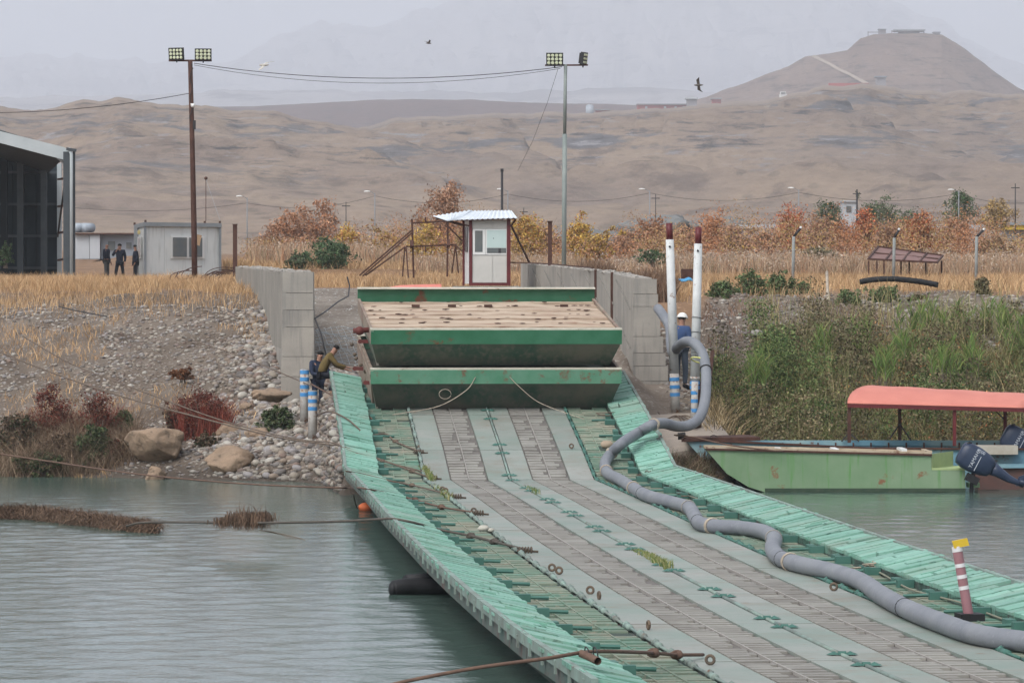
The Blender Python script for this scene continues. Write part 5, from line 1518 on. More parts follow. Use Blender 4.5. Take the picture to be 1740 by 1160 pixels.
tree('green_tree', 'wind-bent grey-green willow over the orange bush', 'tree', 1545, 356, 405, 66, 352, OL[:2] + GR[:2], 1800, seed=206, leaf=.06)
tree('green_tree', 'dark round green tree behind the right street lamp', 'tree', 1631, 326, 400, 66, 352, GR[:2] + OL[:1], 3600, seed=207, leaf=.06)
tree('tan_tree', 'rounded tan tree between the dark green tree and the shop', 'tree', 1693, 337, 400, 72, 348, TN + YE[1:3], 3400, seed=208, leaf=.06)
tree('green_bush', 'low dull green bush behind the brown weeds', 'bush', 1110, 424, 450, 60, 200, OL[:1] + GR, 1500, seed=209, shape='bush', leaf=.06)
# green shrubs on the right terrace edge
for q, (px, yt, yb, wp, Y, lb) in enumerate([(1225, 478, 522, 60, 150, 'leafy green shrub nearest the right white pile'), (1272, 462, 520, 62, 151, 'tallest leafy green shrub on the terrace edge'), (1320, 468, 516, 58, 152, 'leafy green shrub beside the left fence post'), (1365, 482, 512, 44, 152, 'small green shrub right of the left fence post'), (1440, 492, 535, 50, 148, 'dark green shrub right of the bleached stake'), (1505, 488, 530, 62, 149, 'dark green shrub beneath the black pipe'), (1560, 500, 530, 40, 149, 'low olive shrub beneath the pipe end'), (1668, 470, 522, 26, 150, 'thin brownish shrub by the dug earth')]):
    tree('green_shrub', lb, 'shrub', px, yt, yb, wp, Y, [(.06, .105, .04), (.09, .14, .055), (.12, .16, .07), (.16, .14, .08)] if q not in (6, 7) else [(.14, .13, .07), (.18, .14, .08)], 2800, leaf=.09, group='shrubs on the right terrace edge', seed=300 + q, shape='bush')
# left bank bushes
REDB = [(.15, .030, .022), (.20, .045, .03), (.12, .035, .025), (.24, .08, .05)]
BRN = [(.17, .115, .075), (.13, .085, .055), (.22, .16, .11), (.10, .065, .045)]
GRB = [(.05, .085, .035), (.08, .12, .05), (.10, .12, .055), (.16, .15, .08)]
for q, (px, yt, yb, wp, Y, cs, n, lb) in enumerate([
 (85, 655, 790, 95, 131.5, REDB + REDB[:2] + BRN[:1], 3400, 'deep red bush at the left end of the river bank'),
 (170, 662, 780, 60, 131, REDB + BRN[:1], 2200, 'red bush between the leftmost one and the largest boulder'),
 (345, 663, 760, 90, 131.6, REDB + REDB[:2] + BRN[:1], 3000, 'spiky red bush above the broad tan boulder'),
 (300, 690, 745, 50, 131.8, BRN + REDB[:1], 1200, 'small brown-red bush behind the largest boulder'),
 (30, 700, 812, 90, 130.5, BRN + GRB[:1], 2600, 'brown tangled bush at the far left waterline'),
 (110, 735, 812, 90, 129.8, BRN, 2600, 'brown tangled bush below the deep red one'),
 (160, 725, 795, 66, 129.6, GRB, 2200, 'dark green bush left of the largest boulder'),
 (70, 768, 812, 80, 129.2, GRB + BRN[:2], 1900, 'green and brown waterside weeds at the far left'),
 (205, 742, 806, 46, 129.6, BRN + REDB[:1], 1600, 'brown bush touching the largest boulder'),
 (210, 698, 730, 40, 131.5, GRB, 700, 'small green bush above the largest boulder'),
 (310, 628, 645, 42, 137, [(.26, .12, .06), (.20, .09, .05)], 900, 'lone russet tuft on the open cobbles'),
 (470, 692, 738, 64, 130.5, GRB + [(.14, .18, .10)], 1700, 'grey-green bush at the right end of the left bank'),
 (350, 735, 775, 44, 129.8, BRN + GRB[:1], 900, 'brown weeds between the boulders'),
 (300, 760, 800, 36, 129, BRN, 600, 'dark twiggy weed in the gap between the two big boulders')]):
    tree('bank_bush', lb, 'bush', px, yt, yb, wp * 1.1, Y, [tuple(.72 * v for v in c) for c in cs], int(n * 2.4), leaf=.085 if q not in (0, 1, 2) else .06, group='bushes on the left bank', seed=400 + q, shape='bush')
field('twigs', 'dry brown stalks tangled through the left bank bushes', 'stalks', 9000, -20, 235, 129, 132.5, .3, 1.2, .016, BRN + [(.30, .22, .15)], .6, 41)
field('red_stalks', 'thin red stalks rising from the red bushes', 'stalks', 1500, 35, 200, 131, 133, .6, 1.25, .014, REDB, .3, 42)
field('red_stalks', 'thin red stalks above the broad boulder', 'stalks', 900, 300, 392, 131, 132.5, .5, 1.15, .014, REDB, .3, 43)
# low thicket filling between the bushes: too dense to count
rg = np.random.default_rng(71)
nc = 1500
cxp = rg.uniform(428, 1800, nc); cyy = rg.uniform(250, 300, nc); cxx = (cxp - 870) * cyy / F
dn = fbm(cxp * .012, cyy * .02, 91, 3); hh_ = rg.uniform(.5, 2.9, nc) * (.35 + 1.2 * dn)
hue = fbm(cxp * .02, cyy * 0, 5, 2)
idx = rg.integers(0, nc, 210000); n_ = len(idx)
cp = np.stack([cxx[idx] + rg.normal(0, .42, n_), cyy[idx] + rg.normal(0, .4, n_), np.zeros(n_)], -1)
cp[:, 2] = ground_z(cp[:, 0], cp[:, 1]) + hh_[idx] * rg.random(n_) ** .7 * 1.15
pal = np.where((hue[idx] > .5)[:, None], palette(n_, ORP + OR[:3], .2, 3), palette(n_, YE[1:3] + ORP[:3] + TN[:1], .2, 4)) * 1.0
keep = (cp[:, 0] * F / cp[:, 1] + 870 > 600) | (cp[:, 2] < 8.2)
tag(leaves('thicket', cp[keep], .052, (pal * rg.uniform(.7, 1.2, nc)[idx][:, None])[keep], m_leaf, kind='stuff'), 'rust and straw coloured thicket filling the plain between the bushes', 'thicket')
# right bank scrub behind the boats
gsc = [(.06, .095, .03), (.10, .135, .042), (.16, .16, .06), (.16, .12, .06), (.09, .06, .038), (.28, .22, .11)]
scd = lambda X, Y: ((X > 4.9 + .0 * Y) & (X > wall_r(Y) + 1.6)) * np.clip(.5 + 1.2 * (fbm(X * .35, Y * .25, 61) - .35) - 1.2 * ((Y > 134.5) & (X < 7.4)) - 1.0 * (Y > 139 + 8 * fbm(X * .4, X * 0, 3) - 3), 0, 1)
sp, shh = field('bank_scrub', 'tangled green and brown scrub behind the moored boats', 'scrub', 75000, 1195, 1800, 124, 147, .3, 1.2, .024, gsc, .55, 44, scd)
rg = np.random.default_rng(9)
i_ = rg.integers(0, len(sp), 30000)
lc = sp[i_] + np.stack([rg.normal(0, .12, 30000), rg.normal(0, .1, 30000), shh[i_] * rg.uniform(.25, 1.05, 30000)], -1)
tone = (.55 + .9 * fbm(lc[:, 0] * .9, lc[:, 2] * 1.2, 5, 3))[:, None]
tag(leaves('scrub_leaves', lc, .038, palette(30000, gsc + [(.06, .10, .035), (.16, .09, .05)], .2, 8) * tone * np.where(fbm(lc[:, 0] * .55, lc[:, 1] * .3 + lc[:, 2] * .8, 62, 3) > .52, 1.25, .7)[:, None] * np.where((fbm(lc[:, 0] * .4 + 9, lc[:, 2] * .6, 66, 3) > .53)[:, None], np.array([[1.5, .95, .8]]), np.array([[.9, 1.1, .85]])), m_leaf, kind='stuff'), 'small leaves of the scrub behind the boats', 'leaves')
field('tall_stalks', 'tall pale stalks standing above the scrub of the right bank', 'stalks', 2600, 1210, 1800, 125, 145, .8, 1.7, .02, [(.34, .27, .14), (.24, .22, .10), (.16, .17, .07)], .22, 47, lambda X, Y: (X > wall_r(Y) + 1.8) * (1 - ((Y > 134) & (X < 7.2))) * 1.0)
field('straw', 'bleached straw hanging over the right water edge', 'straw', 9000, 1205, 1800, 123.8, 128, .35, .9, .018, [(.34, .25, .13), (.26, .19, .10), (.40, .31, .18), (.12, .10, .06)], .8, 45)
field('brown_weeds', 'low brown weeds below the pale slab', 'weeds', 1800, 1140, 1215, 118.4, 120.5, .2, .5, .02, BRN + GRB[:1], .6, 46)
field('brown_weeds', 'russet brown weeds on the slope left of the scrub', 'weeds', 4200, 1190, 1520, 134, 148, .15, .5, .018, BRN + [(.24, .13, .09)], .6, 48, lambda X, Y: (fbm(X * .8, Y * .5, 49, 3) > .5) * 1.0)
# shrub masses through the scrub, too tangled to count
rg = np.random.default_rng(81)
nc = 300
cxp = rg.uniform(1205, 1800, nc); cyy = rg.uniform(124.6, 141.3, nc); cxx = (cxp - 870) * cyy / F
ok_ = (cxx > wall_r(cyy) + 1.8) & ~((cyy > 134) & (cxx < 7.2)); cxx, cyy = cxx[ok_], cyy[ok_]; nc = len(cxx)
hh_ = rg.uniform(.35, 2.1, nc) * (.35 + 1.1 * fbm(cxx * .6, cyy * .3, 84, 3)); kind_ = fbm(cxx * .45, cyy * .25, 86, 3) + rg.normal(0, .06, nc)
idx = rg.integers(0, nc, 110000); n_ = len(idx)
cp = np.stack([cxx[idx] + rg.normal(0, .24, n_), cyy[idx] + rg.normal(0, .24, n_), np.zeros(n_)], -1)
cp[:, 2] = ground_z(cp[:, 0], cp[:, 1]) + hh_[idx] * rg.random(n_) ** .75
gA = palette(n_, [(.07, .115, .035), (.11, .15, .05), (.16, .18, .07), (.05, .08, .03)], .2, 5)
gB = palette(n_, [(.15, .12, .065), (.11, .08, .05), (.20, .16, .09), (.14, .15, .07)], .2, 6)
pal = np.where((kind_[idx] > .5)[:, None], gA, gB) * (rg.uniform(.45, 1.5, nc)[idx] * np.clip(.55 + .6 * (cp[:, 2] - ground_z(cp[:, 0], cp[:, 1])) / hh_[idx], .5, 1.2) ** 0)[:, None]
tag(leaves('shrub_mass', cp, .042, pal, m_leaf, kind='stuff'), 'tangled olive and green shrubs covering the right bank slope', 'shrubs')
# giant cane clumps
def cane(px, ytop, ybase, Y, label, seed, n=26):
    rg = np.random.default_rng(seed); b = P(px, ybase, Y); H_ = (ybase - ytop) * Y / F
    t = thing('cane_clump', label, 'cane', tuple(b), 'green cane clumps on the right bank')
    st, lv_, hs_ = [], [], []
    k = MB()
    for i in range(9):
        x = rg.normal(0, .16); y = rg.normal(0, .2); h = H_ * rg.uniform(.65, 1.0); lx_ = rg.normal(0, .08)
        p0_ = b + Vector((x, y, 0)); p1_ = p0_ + Vector((lx_ * h, 0, h)); k.tube([p0_, p1_], [.014, .006], 5)
        for j in range(n):
            u = rg.uniform(.25, 1); st.append(p0_.lerp(p1_, u)); hs_.append(rg.uniform(.25, .5)); lv_.append((rg.choice([-1, 1]) * rg.uniform(.25, .8), rg.normal(0, .2)))
    k.build('stem', m_bark, t)
    blades('cane_leaves', np.array([s[:] for s in st]), np.array(hs_), .035, np.array(lv_), palette(len(st), [(.10, .17, .04), (.14, .21, .06), (.22, .24, .08), (.08, .13, .035)], .15, seed), m_grass, t)
for q, (px, yt, yb, Y, lb) in enumerate([(1553, 510, 610, 141, 'tall cane clump left of the others on the right bank'), (1580, 508, 600, 143, 'cane clump second from the left, leaning right'), (1631, 515, 610, 141, 'yellowing cane clump in the middle of the row'), (1672, 510, 600, 143, 'slim upright cane clump right of the yellowing one'), (1708, 516, 610, 140, 'bright green cane clump near the right edge'), (1530, 560, 640, 136, 'short cane clump low on the slope above the canopy'), (1600, 590, 650, 132, 'dark cane clump just above the canopy roof'), (1500, 590, 660, 132, 'spreading cane clump left above the canopy roof'), (1460, 545, 625, 138, 'olive cane clump mid slope, left of the short one'), (1736, 525, 640, 137, 'tall cane clump cut by the right edge of the view'), (1650, 575, 655, 133, 'low broad cane clump behind the canopy, right half'), (1395, 560, 640, 136, 'solitary cane clump left on the slope above the green boat'), (1290, 600, 680, 131, 'lone green cane clump near the hose loop'), (1600, 525, 600, 143, 'thin cane clump between the leaning and yellowing ones')]):
    cane(px, yt, yb, Y, lb, 500 + q)
# ---------------------------------------------------------------- piles
m_bstripe = M('blue_stripe_paint', (.05, .20, .45), (.07, .26, .52), 4, rough=.7, rust=.12, rscale=6)
m_pile = M('chipped_white_pile', (.56, .57, .56), (.46, .47, .46), 3, rough=.6, rust=.2, rscale=5, rustc=(.20, .12, .08), speck=(.15, .14, .14), spscale=20, spamt=.33)
m_oldw = M('flaked_white_paint', (.48, .47, .44), (.36, .33, .30), 5, rough=.8, rust=.4, rscale=4, rustc=(.22, .10, .05))
def pile(label, xb, yb, xt, yt, Y, redlen, blueys, dpx=15):
    a, b = P(xb, yb, Y), P(xt, yt, Y)
    t = thing('mooring_pile', label, 'pile', tuple(a), 'tall white mooring piles on the right')
    L_ = (b - a)
    r = dpx * Y / F / 2
    def at_(py): return a + L_ * ((yb - py) / (yb - yt))
    k = MB(); k.tube([at_(yb), at_(blueys[0])], [r * 1.1, r * 1.05], 14); k.build('lower_shaft', m_oldw, t, True)
    k = MB(); k.tube([at_(blueys[0]), at_(yt + redlen)], [r * 1.08, r * .92], 14); k.build('shaft', m_pile, t, True)
    k = MB(); k.tube([at_(yt + redlen), b], [r * .74, r * .74], 14); k.build('maroon_top', m_maroon, t, True)
    for py in blueys[1:]:
        k = MB(); k.tube([at_(py + 3), at_(py - 3)], [r * 1.13] * 2, 14); k.build('blue_band', m_bstripe, t)
    k = MB(); 
    for py in (yt + redlen + 12,): k.cyl(at_(py) + Vector((-.01, -r - .015, 0)), at_(py) + Vector((-.01, -r * .8, 0)), .03, n=8)
    k.build('bolt_hole', m_cable, t)
    return t, at_, r
t1, at1, r1 = pile('left tall white pile with maroon top, standing on the rubble', 1148, 701, 1137, 379, 128, 28, [634, 644, 657, 670])
t2, at2, r2 = pile('right tall white pile with maroon top, wrapped by the grey hose', 1181, 640, 1187, 386, 124.5, 28, [646, 650, 658])
k = MB(); k.tube([P(1181, 648, 124.3), P(1179, 722, 124.3)], .09, 10); k.build('lower_shaft', m_oldw, t2, True)
for py in (667, 681, 697):
    k = MB(); k.tube([P(1180, py + 3, 124.3), P(1180, py - 3, 124.3)], .095, 10); k.build('blue_band', m_bstripe, t2)
k = MB(); k.tube([P(1187, 648, 124.6), P(1184, 745, 124.6)], [.07, .13], 12); k.build('rusty_core', m_rust, t2, True)
k = MB()
for py in (565, 600, 605, 608, 540):
    k.torus(at2(py) if py < 640 else P(1182, py, 124.5), r2 * 1.12, .008, (.1, .15, 1), 14, 4)
tag(k.build('wire_lashing', m_cable, t2), kind=None)
for x, y0, y1, Y, lb, bands in ((517.5, 628, 716, 130, 'taller short pile with blue and white stripes beside the left bank man', (632, 644, 657, 670)), (531, 664, 745, 128.5, 'shorter rust-streaked pile with faded blue bands beside the striped one', (668, 681, 694))):
    a, b = P(x, y1, Y), P(x, y0, Y); r = 7.6 * Y / F
    t = thing('short_pile', lb, 'pile', tuple(a), 'striped short piles on the left')
    k = MB(); k.tube([a, b], r, 14); k.build('shaft', m_oldw, t, True)
    k = MB(); k.cyl(b, b + Vector((0, 0, .02)), r * .9, n=14); k.build('top_plate', m_steel, t)
    for py in bands:
        k = MB(); k.tube([P(x, py + 3.2, Y), P(x, py - 3.2, Y)], r * 1.05, 14); k.build('blue_band', m_bstripe, t)
k = MB(); k.beam(P(1207, 640, 127), P(1211, 596, 127.5), .09); tag(k.build('leaning_bar', m_rust), 'short rusty bar leaning beside the hose loop', 'bar')
# pale concrete apron
k = MB(); A_ = [P(1105, 775, 121.6), P(1250, 752, 121.8), P(1205, 700, 126.5), P(1100, 705, 126.5)]
k.hexa([a - Vector((0, 0, .2)) for a in A_] + A_)
m_apron = M('worn_apron_concrete', (.30, .25, .205), (.25, .215, .18), 1, rough=.9, bump=.6, bscale=6, speck=(.2, .17, .14), spscale=8, spamt=.4)
tag(k.build('concrete_apron', m_apron), kind='structure')
k = MB()
V_, F_ = ico(3)
for q in range(4):
    k.tube(spline([P(1118 + q * 9, 700 + q * 3, 127), P(1130 + q * 6, 712 + q * 2, 126), P(1150 + q * 4, 706, 126), P(1162 + q * 5, 722 - q * 4, 125)], 5), .02, 5)
tag(k.build('old_rope', m_rope), 'old dark rope lying slack at the foot of the left white pile', 'rope')

# ---------------------------------------------------------------- big grey suction hose
m_hose = M('grey_rubber_hose', (.155, .165, .185), (.20, .21, .225), 1.2, rough=.55, bump=.25, bscale=14, speck=(.27, .27, .28), spscale=9, spamt=.36, world=True)
hp = [P(1118, 524, 132), P(1128, 538, 131.2), P(1138, 556, 130.2), P(1140, 585, 129.4), P(1144, 600, 128.7), P(1153, 588, 127.4), P(1167, 580, 125.4), P(1182, 585, 123.6), P(1194, 602, 123.2), P(1199, 625, 122.8), P(1200, 650, 122.2), P(1198, 680, 121.4), P(1189, 708, 120.6), P(1172, 722, 120.2), P(1150, 724, 119.8), P(1128, 719, 118.8), P(1108, 722, 117.8)]
deckpath = [(1085, 735), (1058, 752), (1037, 772), (1028, 788), (1033, 804), (1052, 814), (1073, 827), (1100, 842), (1140, 853), (1170, 862), (1180, 876), (1190, 889), (1215, 894), (1262, 897), (1300, 904), (1316, 916), (1313, 932), (1326, 948), (1360, 959), (1410, 970), (1462, 987), (1500, 1012), (1545, 1036), (1600, 1058), (1660, 1078), (1740, 1090), (1840, 1104)]
for x_, y_ in deckpath:
    hp.append(D(x_, y_, .14 if y_ > 770 else .48))
hose = thing('suction_hose', 'thick grey rubber hose snaking along the bridge and looping round the right pile', 'hose', tuple(hp[20]))
hs_ = spline(hp, 7)
k = MB(); k.tube(hs_, [.135 + .003 * (i % 2) for i in range(len(hs_))], 16); k.build('hose_body', m_hose, hose, True)
def nearest(px, py):
    best = 0; bd = 1e9
    for i, p in enumerate(hs_):
        x = 870 + p.x * F / p.y; y = HY - (p.z - CZ) * F / p.y
        d_ = (x - px) ** 2 + (y - py) ** 2
        if d_ < bd: bd = d_; best = i
    return best
for px, py, mt in ((1110, 722, 0), (1040, 768, 0), (1032, 800, 1), (1076, 826, 1), (1170, 862, 2), (1210, 893, 1), (1313, 914, 2), (1345, 954, 0), (1195, 630, 3), (1090, 840, 4), (1185, 886, 4), (1330, 948, 4), (1540, 1034, 4)):
    i = min(max(1, nearest(px, py)), len(hs_) - 2); t_ = (hs_[i + 1] - hs_[i - 1]).normalized()
    k = MB()
    if mt == 4:
        k.tube([hs_[i] - t_ * .012, hs_[i] + t_ * .012], .142, 16)
        k.build('joint_band', m_black, hose, True)
    else:
        for q in range(4 if mt != 3 else 2):
            k.torus(hs_[i] + t_ * .022 * (q - 1.5), .147, .013, t_, 16, 5)
        if mt in (0, 1): k.tube(spline([hs_[i] + Vector((0, 0, .14)), hs_[i] + Vector((.08, -.1, .02)), hs_[i] + Vector((.1, -.12, -.12))], 4), .013, 5)
        k.build('rope_binding', (m_ropel, m_ropel, M('grey_strap', (.25, .24, .22), rough=.8), m_black)[mt], hose, True)
m_yel = M('yellow_strap', (.55, .55, .18), rough=.7)
k = MB(); k.torus(P(1189, 612, 123.2), .23, .02, (.25, .3, 1), 18, 5); k.build('yellow_strap', m_yel, hose, True)
# block on deck beneath the hose
k = MB(); p = D(1031, 762, .0); k.ball(p + Vector((0, 0, .1)), .14, 2, (1.2, 1, .8), .2, 2); tag(k.build('stone_block', M('tan_block', (.32, .25, .18), rough=.9), None, True), 'tan stone wedged under the hose bend on the deck', 'stone')

# ---------------------------------------------------------------- delineator post
m_pink = M('faded_red_band', (.30, .15, .165), (.26, .13, .14), 4, rough=.5)
m_wband = M('reflective_white_band', (.62, .60, .60), rough=.5)
m_yelr = M('yellow_reflector', (.62, .42, .03), (.55, .36, .03), 4, rough=.4)
pb = D(1648, 1054, .0); top = P(1626, 928, pb.y)
dt = thing('delineator_post', 'faded red and white delineator post with a yellow reflector on the right walkway', 'marker post', tuple(pb))
k = MB(); k.obox(pb + Vector((0, 0, .05)), (.165, .03, 0), (-.03, .2, 0), (0, 0, .05)); k.build('rubber_base', m_black, dt)
ax = top - pb; ax = Vector((ax.x, 0, ax.z))
segs = [(0.04, .42, 0), (.42, .47, 1), (.47, .57, 0), (.57, .62, 1), (.62, .72, 0), (.72, .77, 1), (.77, .93, 0), (.93, 1.0, 1)]
for a, b, m_ in segs:
    k = MB(); k.tube([pb + ax * a, pb + ax * b], [.070 if not m_ else .0715, .068 if not m_ else .069], 20); k.build('red_band' if m_ == 0 else 'white_band', (m_pink, m_wband)[m_], dt)
tp = pb + ax
k = MB(); k.obox(tp + Vector((.05, -.02, .045)), (.105, .02, .02), (0, .035, 0), (-.015, 0, .05)); rf = k.build('reflector', m_yelr, dt)
k = MB(); k.cyl(tp, tp + Vector((0, 0, .05)), .05, n=12); k.build('cap', m_wband, dt)

# ---------------------------------------------------------------- mooring ropes and cables
m_cab2 = M('rusty_cable', (.14, .085, .06), (.10, .06, .045), 6, rough=.85)
m_cabd = M('wet_cable', (.07, .06, .05), (.10, .085, .07), 6, rough=.85)
def pathrope(name, label, pts, r, mat=m_rope, knots=(), cat='rope', grp='mooring ropes tied to the bridge'):
    k = MB(); s_ = spline(pts, 6); k.tube(s_, r, 7)
    t = thing(name, label, cat, tuple(pts[-1]), grp)
    k.build('rope_line', mat, t, True)
    for i in knots:
        p = Vector(pts[i]); kk = MB()
        kk.ball(p, r * 2.6, 2, (1.5, 1, 1), .3, i)
        kk.tube([p + Vector((r * 3 * math.cos(q), r * 2 * math.sin(q * 2), r * 2 * math.sin(q))) for q in np.linspace(0, 5, 9)], r * .8, 5)
        kk.build('knot', mat, t, True)
    return t
def shackle(px, py):
    p = D(px, py, .05); k = MB()
    for q in range(5): k.torus(p + Vector((.05 * q - .1, 0, .01)), .05, .014, (1, .2, 0), 10, 5)
    k.tube([p + Vector((-.15, 0, 0)), p + Vector((.22, .02, -.02))], .022, 6)
    return k
rope_defs = [
 ('mooring_cable', 'long dark cable crossing the left water into the lower bow deck', [P(215, 893, 96), P(255, 887, 95), P(420, 888, 90.5), P(560, 886, 88.5), P(640, 882, 87), D(665, 881, .36), D(700, 887, .30), D(745, 899, .12), D(800, 910, .05), D(840, 920, .05), D(895, 934, .05)], .024, m_cabd, (8, 9)),
 ('mooring_cable', 'thick brown cable entering from the bottom left with a lashed pipe', [P(560, 1192, 52), P(660, 1164, 52), P(800, 1136, 52), P(930, 1118, 52), P(1000, 1107, 52.6), P(1060, 1107, 53.5), P(1110, 1109, 55.5), D(1150, 1112, .12), D(1195, 1112, .04)], .022, m_cab2, (6, 7)),
 ('mooring_rope', 'rope from the far left bank over the walkway, fourth from the top', [P(-20, 768, 127), P(80, 783, 125.5), P(240, 806, 121), P(420, 822, 117.5), P(560, 828, 115), P(600, 829, 113.8), D(615, 829, .36), D(660, 838, .2), D(705, 849, .05), D(750, 861, .05), D(810, 871, .04)], .022, m_cab2, (8, 9)),
 ('mooring_rope', 'rope slanting down across the cobbles to the third lashing', [P(-20, 590, 137), P(60, 622, 134), P(180, 665, 129), P(330, 707, 124), P(470, 742, 119.5), P(560, 755, 117), D(578, 757, .38), D(640, 778, .15), D(700, 800, .06), D(732, 812, .05)], .022, m_rope, (8,)),
 ('mooring_rope', 'upper parallel rope slanting over the cobbles and red bush', [P(40, 572, 139), P(130, 622, 135), P(250, 668, 130), P(380, 715, 124), P(500, 745, 119), P(566, 752, 117.2), D(590, 764, .36), D(650, 783, .14), D(700, 796, .06), D(736, 806, .05)], .018, m_rope, (7,)),
 ('mooring_rope', 'rope lying across the walkway to the ring nearest the hinge', [D(588, 800, .40), D(620, 806, .28), D(660, 816, .16), D(700, 824, .06), D(740, 834, .05), D(775, 843, .05)], .020, m_rope, (3,)),
 ('mooring_rope', 'brown rope from the striped pile down over the ramp walkway', [P(528, 652, 128.6), P(556, 667, 127), D(600, 690, .2), D(618, 700, .1), D(632, 712, .08)], .022, m_cab2, ()),
 ('mooring_rope', 'sagging rope from the left pile to the ramp deck corner', [P(540, 704, 124), D(562, 699, .42), D(590, 712, .38), D(608, 727, .3), D(622, 740, .1), D(655, 737, .05), D(672, 750, .05), D(712, 767, .05)], .022, m_rope, (6,)),
 ('mooring_rope', 'rope over the cobbles near the wall reaching the left pillar foot', [P(308, 578, 141), P(370, 592, 138), P(440, 618, 134), P(500, 643, 131), P(528, 655, 128.8)], .016, m_rope, ()),
 ('mooring_rope', 'thin dark line lying on the gravel at the top of the left bank', [P(100, 521, 147), P(140, 530, 146), P(182, 538, 145)], .018, m_cable, ()),
 ('curb_rope', 'long slack rope following the right curb of the bridge', [D(1170, 842, .06), D(1230, 862, .05), D(1290, 878, .05), D(1340, 905, .05), D(1400, 922, .05), D(1450, 940, .05), D(1475, 962, .04), D(1500, 975, .04), D(1545, 1000, .04), D(1600, 1015, .04), D(1640, 1026, .05), D(1700, 1050, .04), D(1760, 1066, .04)], .016, M('grey_rope', (.20, .20, .15), rough=.9), ()),
]
for nm, lb, pts, r, mt, kn in rope_defs:
    pathrope(nm, lb, pts, r, mt, kn)
for x_, y_, lb in ((712, 768, 'topmost'), (735, 812, 'second'), (775, 844, 'third'), (812, 872, 'fourth'), (893, 935, 'lowest')):
    k = shackle(x_, y_); tag(k.build('shackle', m_iron, None, True), lb + ' rusty shackle along the left seam of the deck', 'shackle', 'shackles where the mooring ropes end')
# lashed pipe hanging from the near cable
pp_ = thing('lashed_pipe', 'short rusty pipe hung by wire from the near brown cable', 'pipe', tuple(P(1005, 1118, 52)))
k = MB(); k.tube([P(988, 1110, 52.4), P(1002, 1116, 52.2), P(1016, 1123, 52.0)], .045, 12, False); k.tube([P(1016, 1123, 52.0), P(988, 1110, 52.4)], .038, 12, False); k.build('pipe_body', m_cab2, pp_, True)
k = MB()
for x in (998, 1012): k.torus(P(x, 1110, 52.3), .075, .008, (1, .3, .2), 14, 5)
k.build('wire_tie', m_cable, pp_)
# coiled rope heaps beside the right curb
for x_, y_, s_, lb in ((1098, 808, .16, 'coil of grey rope beside the walkway hole near the hinge'), (1175, 842, .16, 'coil of thin rope by the curb left of the hose kink'), (1495, 966, .24, 'heap of grey rope by the curb left of the marker post'), (1040, 706, .14, 'small rope coil on the ramp by the right curb'), (1155, 741, .12, 'rope tail hanging where the hose leaves the bridge')):
    p = D(x_, y_, .05); k = MB(); rg = np.random.default_rng(x_)
    k.tube(spline([p + Vector((rg.normal(0, s_), rg.normal(0, s_), abs(rg.normal(0, s_ * .35)))) for q in range(18)], 4), .012, 5)
    tag(k.build('rope_coil', m_ropel if s_ > .2 else m_rope, None, True), lb, 'rope')
k = MB(); p = D(822, 903, .03); k.ball(p + Vector((0, 0, .06)), .09, 2, (1.3, 1, .7), .5, 3); k.ball(p + Vector((.12, 0, .03)), .06, 2, (1.3, 1, .7), .5, 4)
tag(k.build('cloth_wad', M('dirty_cloth', (.42, .40, .34), rough=.9), None, True), 'dirty white cloth wad knotted into the lowest long cable', 'cloth')

# straw mats caught on the cable
m_straw = M('river_straw', (1, 1, 1), attr=True, rough=.9)
def strawmat(label, pts, r, n, seed, ln=.3, hang=False):
    rg = np.random.default_rng(seed); s_ = spline(pts, 8)
    t = thing('debris_mat', label, 'river debris', tuple(pts[len(pts) // 2]), 'straw debris caught on the cable')
    k = MB(); k.tube(s_, [r * (.55 + .45 * math.sin(math.pi * min(1, (i + 3) / (len(s_) + 3)))) * rg.uniform(.8, 1.1) for i in range(len(s_))], 9); k.build('matted_core', M('straw_core', (.085, .055, .035), rough=1), t, True)
    i_ = rg.integers(0, len(s_), n)
    base = np.array([s_[i][:] for i in i_]); th = rg.uniform(-.2, 3.3, n)
    base += np.stack([rg.normal(0, .12, n), -np.cos(th) * r * .9, np.sin(th) * r * .9], -1)
    ln_ = rg.uniform(.15, 1, n) ** 1.4 * ln * (1.3 if hang else 1.15)
    lean = np.stack([rg.normal(0, 1.5, n), -np.cos(th) * 1.0 + rg.normal(0, .5, n)], -1)
    up = np.where(rg.random(n) < (.06 if hang else .35), 1, -1)
    if hang: lean = lean * .25
    base[:, 2] += np.where(up < 0, ln_ * .2, 0)
    b = blades('straw', base, ln_ * up * .7, .018, lean * up[:, None], palette(n, [(.12, .075, .05), (.09, .055, .036), (.18, .115, .075), (.055, .035, .024)], .2, seed), m_straw, t)
    b['kind'] = 'stuff'
strawmat('long roll of brown straw debris floating at the left edge', [G(-60, 878, .05), G(20, 876, .06), G(80, 880, .06), G(130, 886, .06), G(180, 893, .04), G(225, 899, .03), G(258, 905, .0)], .19, 11000, 3, .26)
strawmat('small clump of straw hanging on the taut cable', [P(404, 884, 90.8), P(424, 885, 90.5), P(446, 884, 90.2)], .09, 1500, 5, .42, True)
strawmat('tiny wisp of straw left of the hanging clump', [P(380, 887, 91.2), P(390, 887, 91)], .04, 260, 6, .36, True)
k = MB()
for q in range(5): k.tube(spline([P(440, 900, 90.2), P(470 + q * 9, 905 + q * 2, 90.0), P(490 + q * 7, 914 + q, 89.8)], 4), .008, 4)
tag(k.build('bare_twigs', m_bark), 'bare twigs trailing in the water beside the hanging straw', 'twigs')

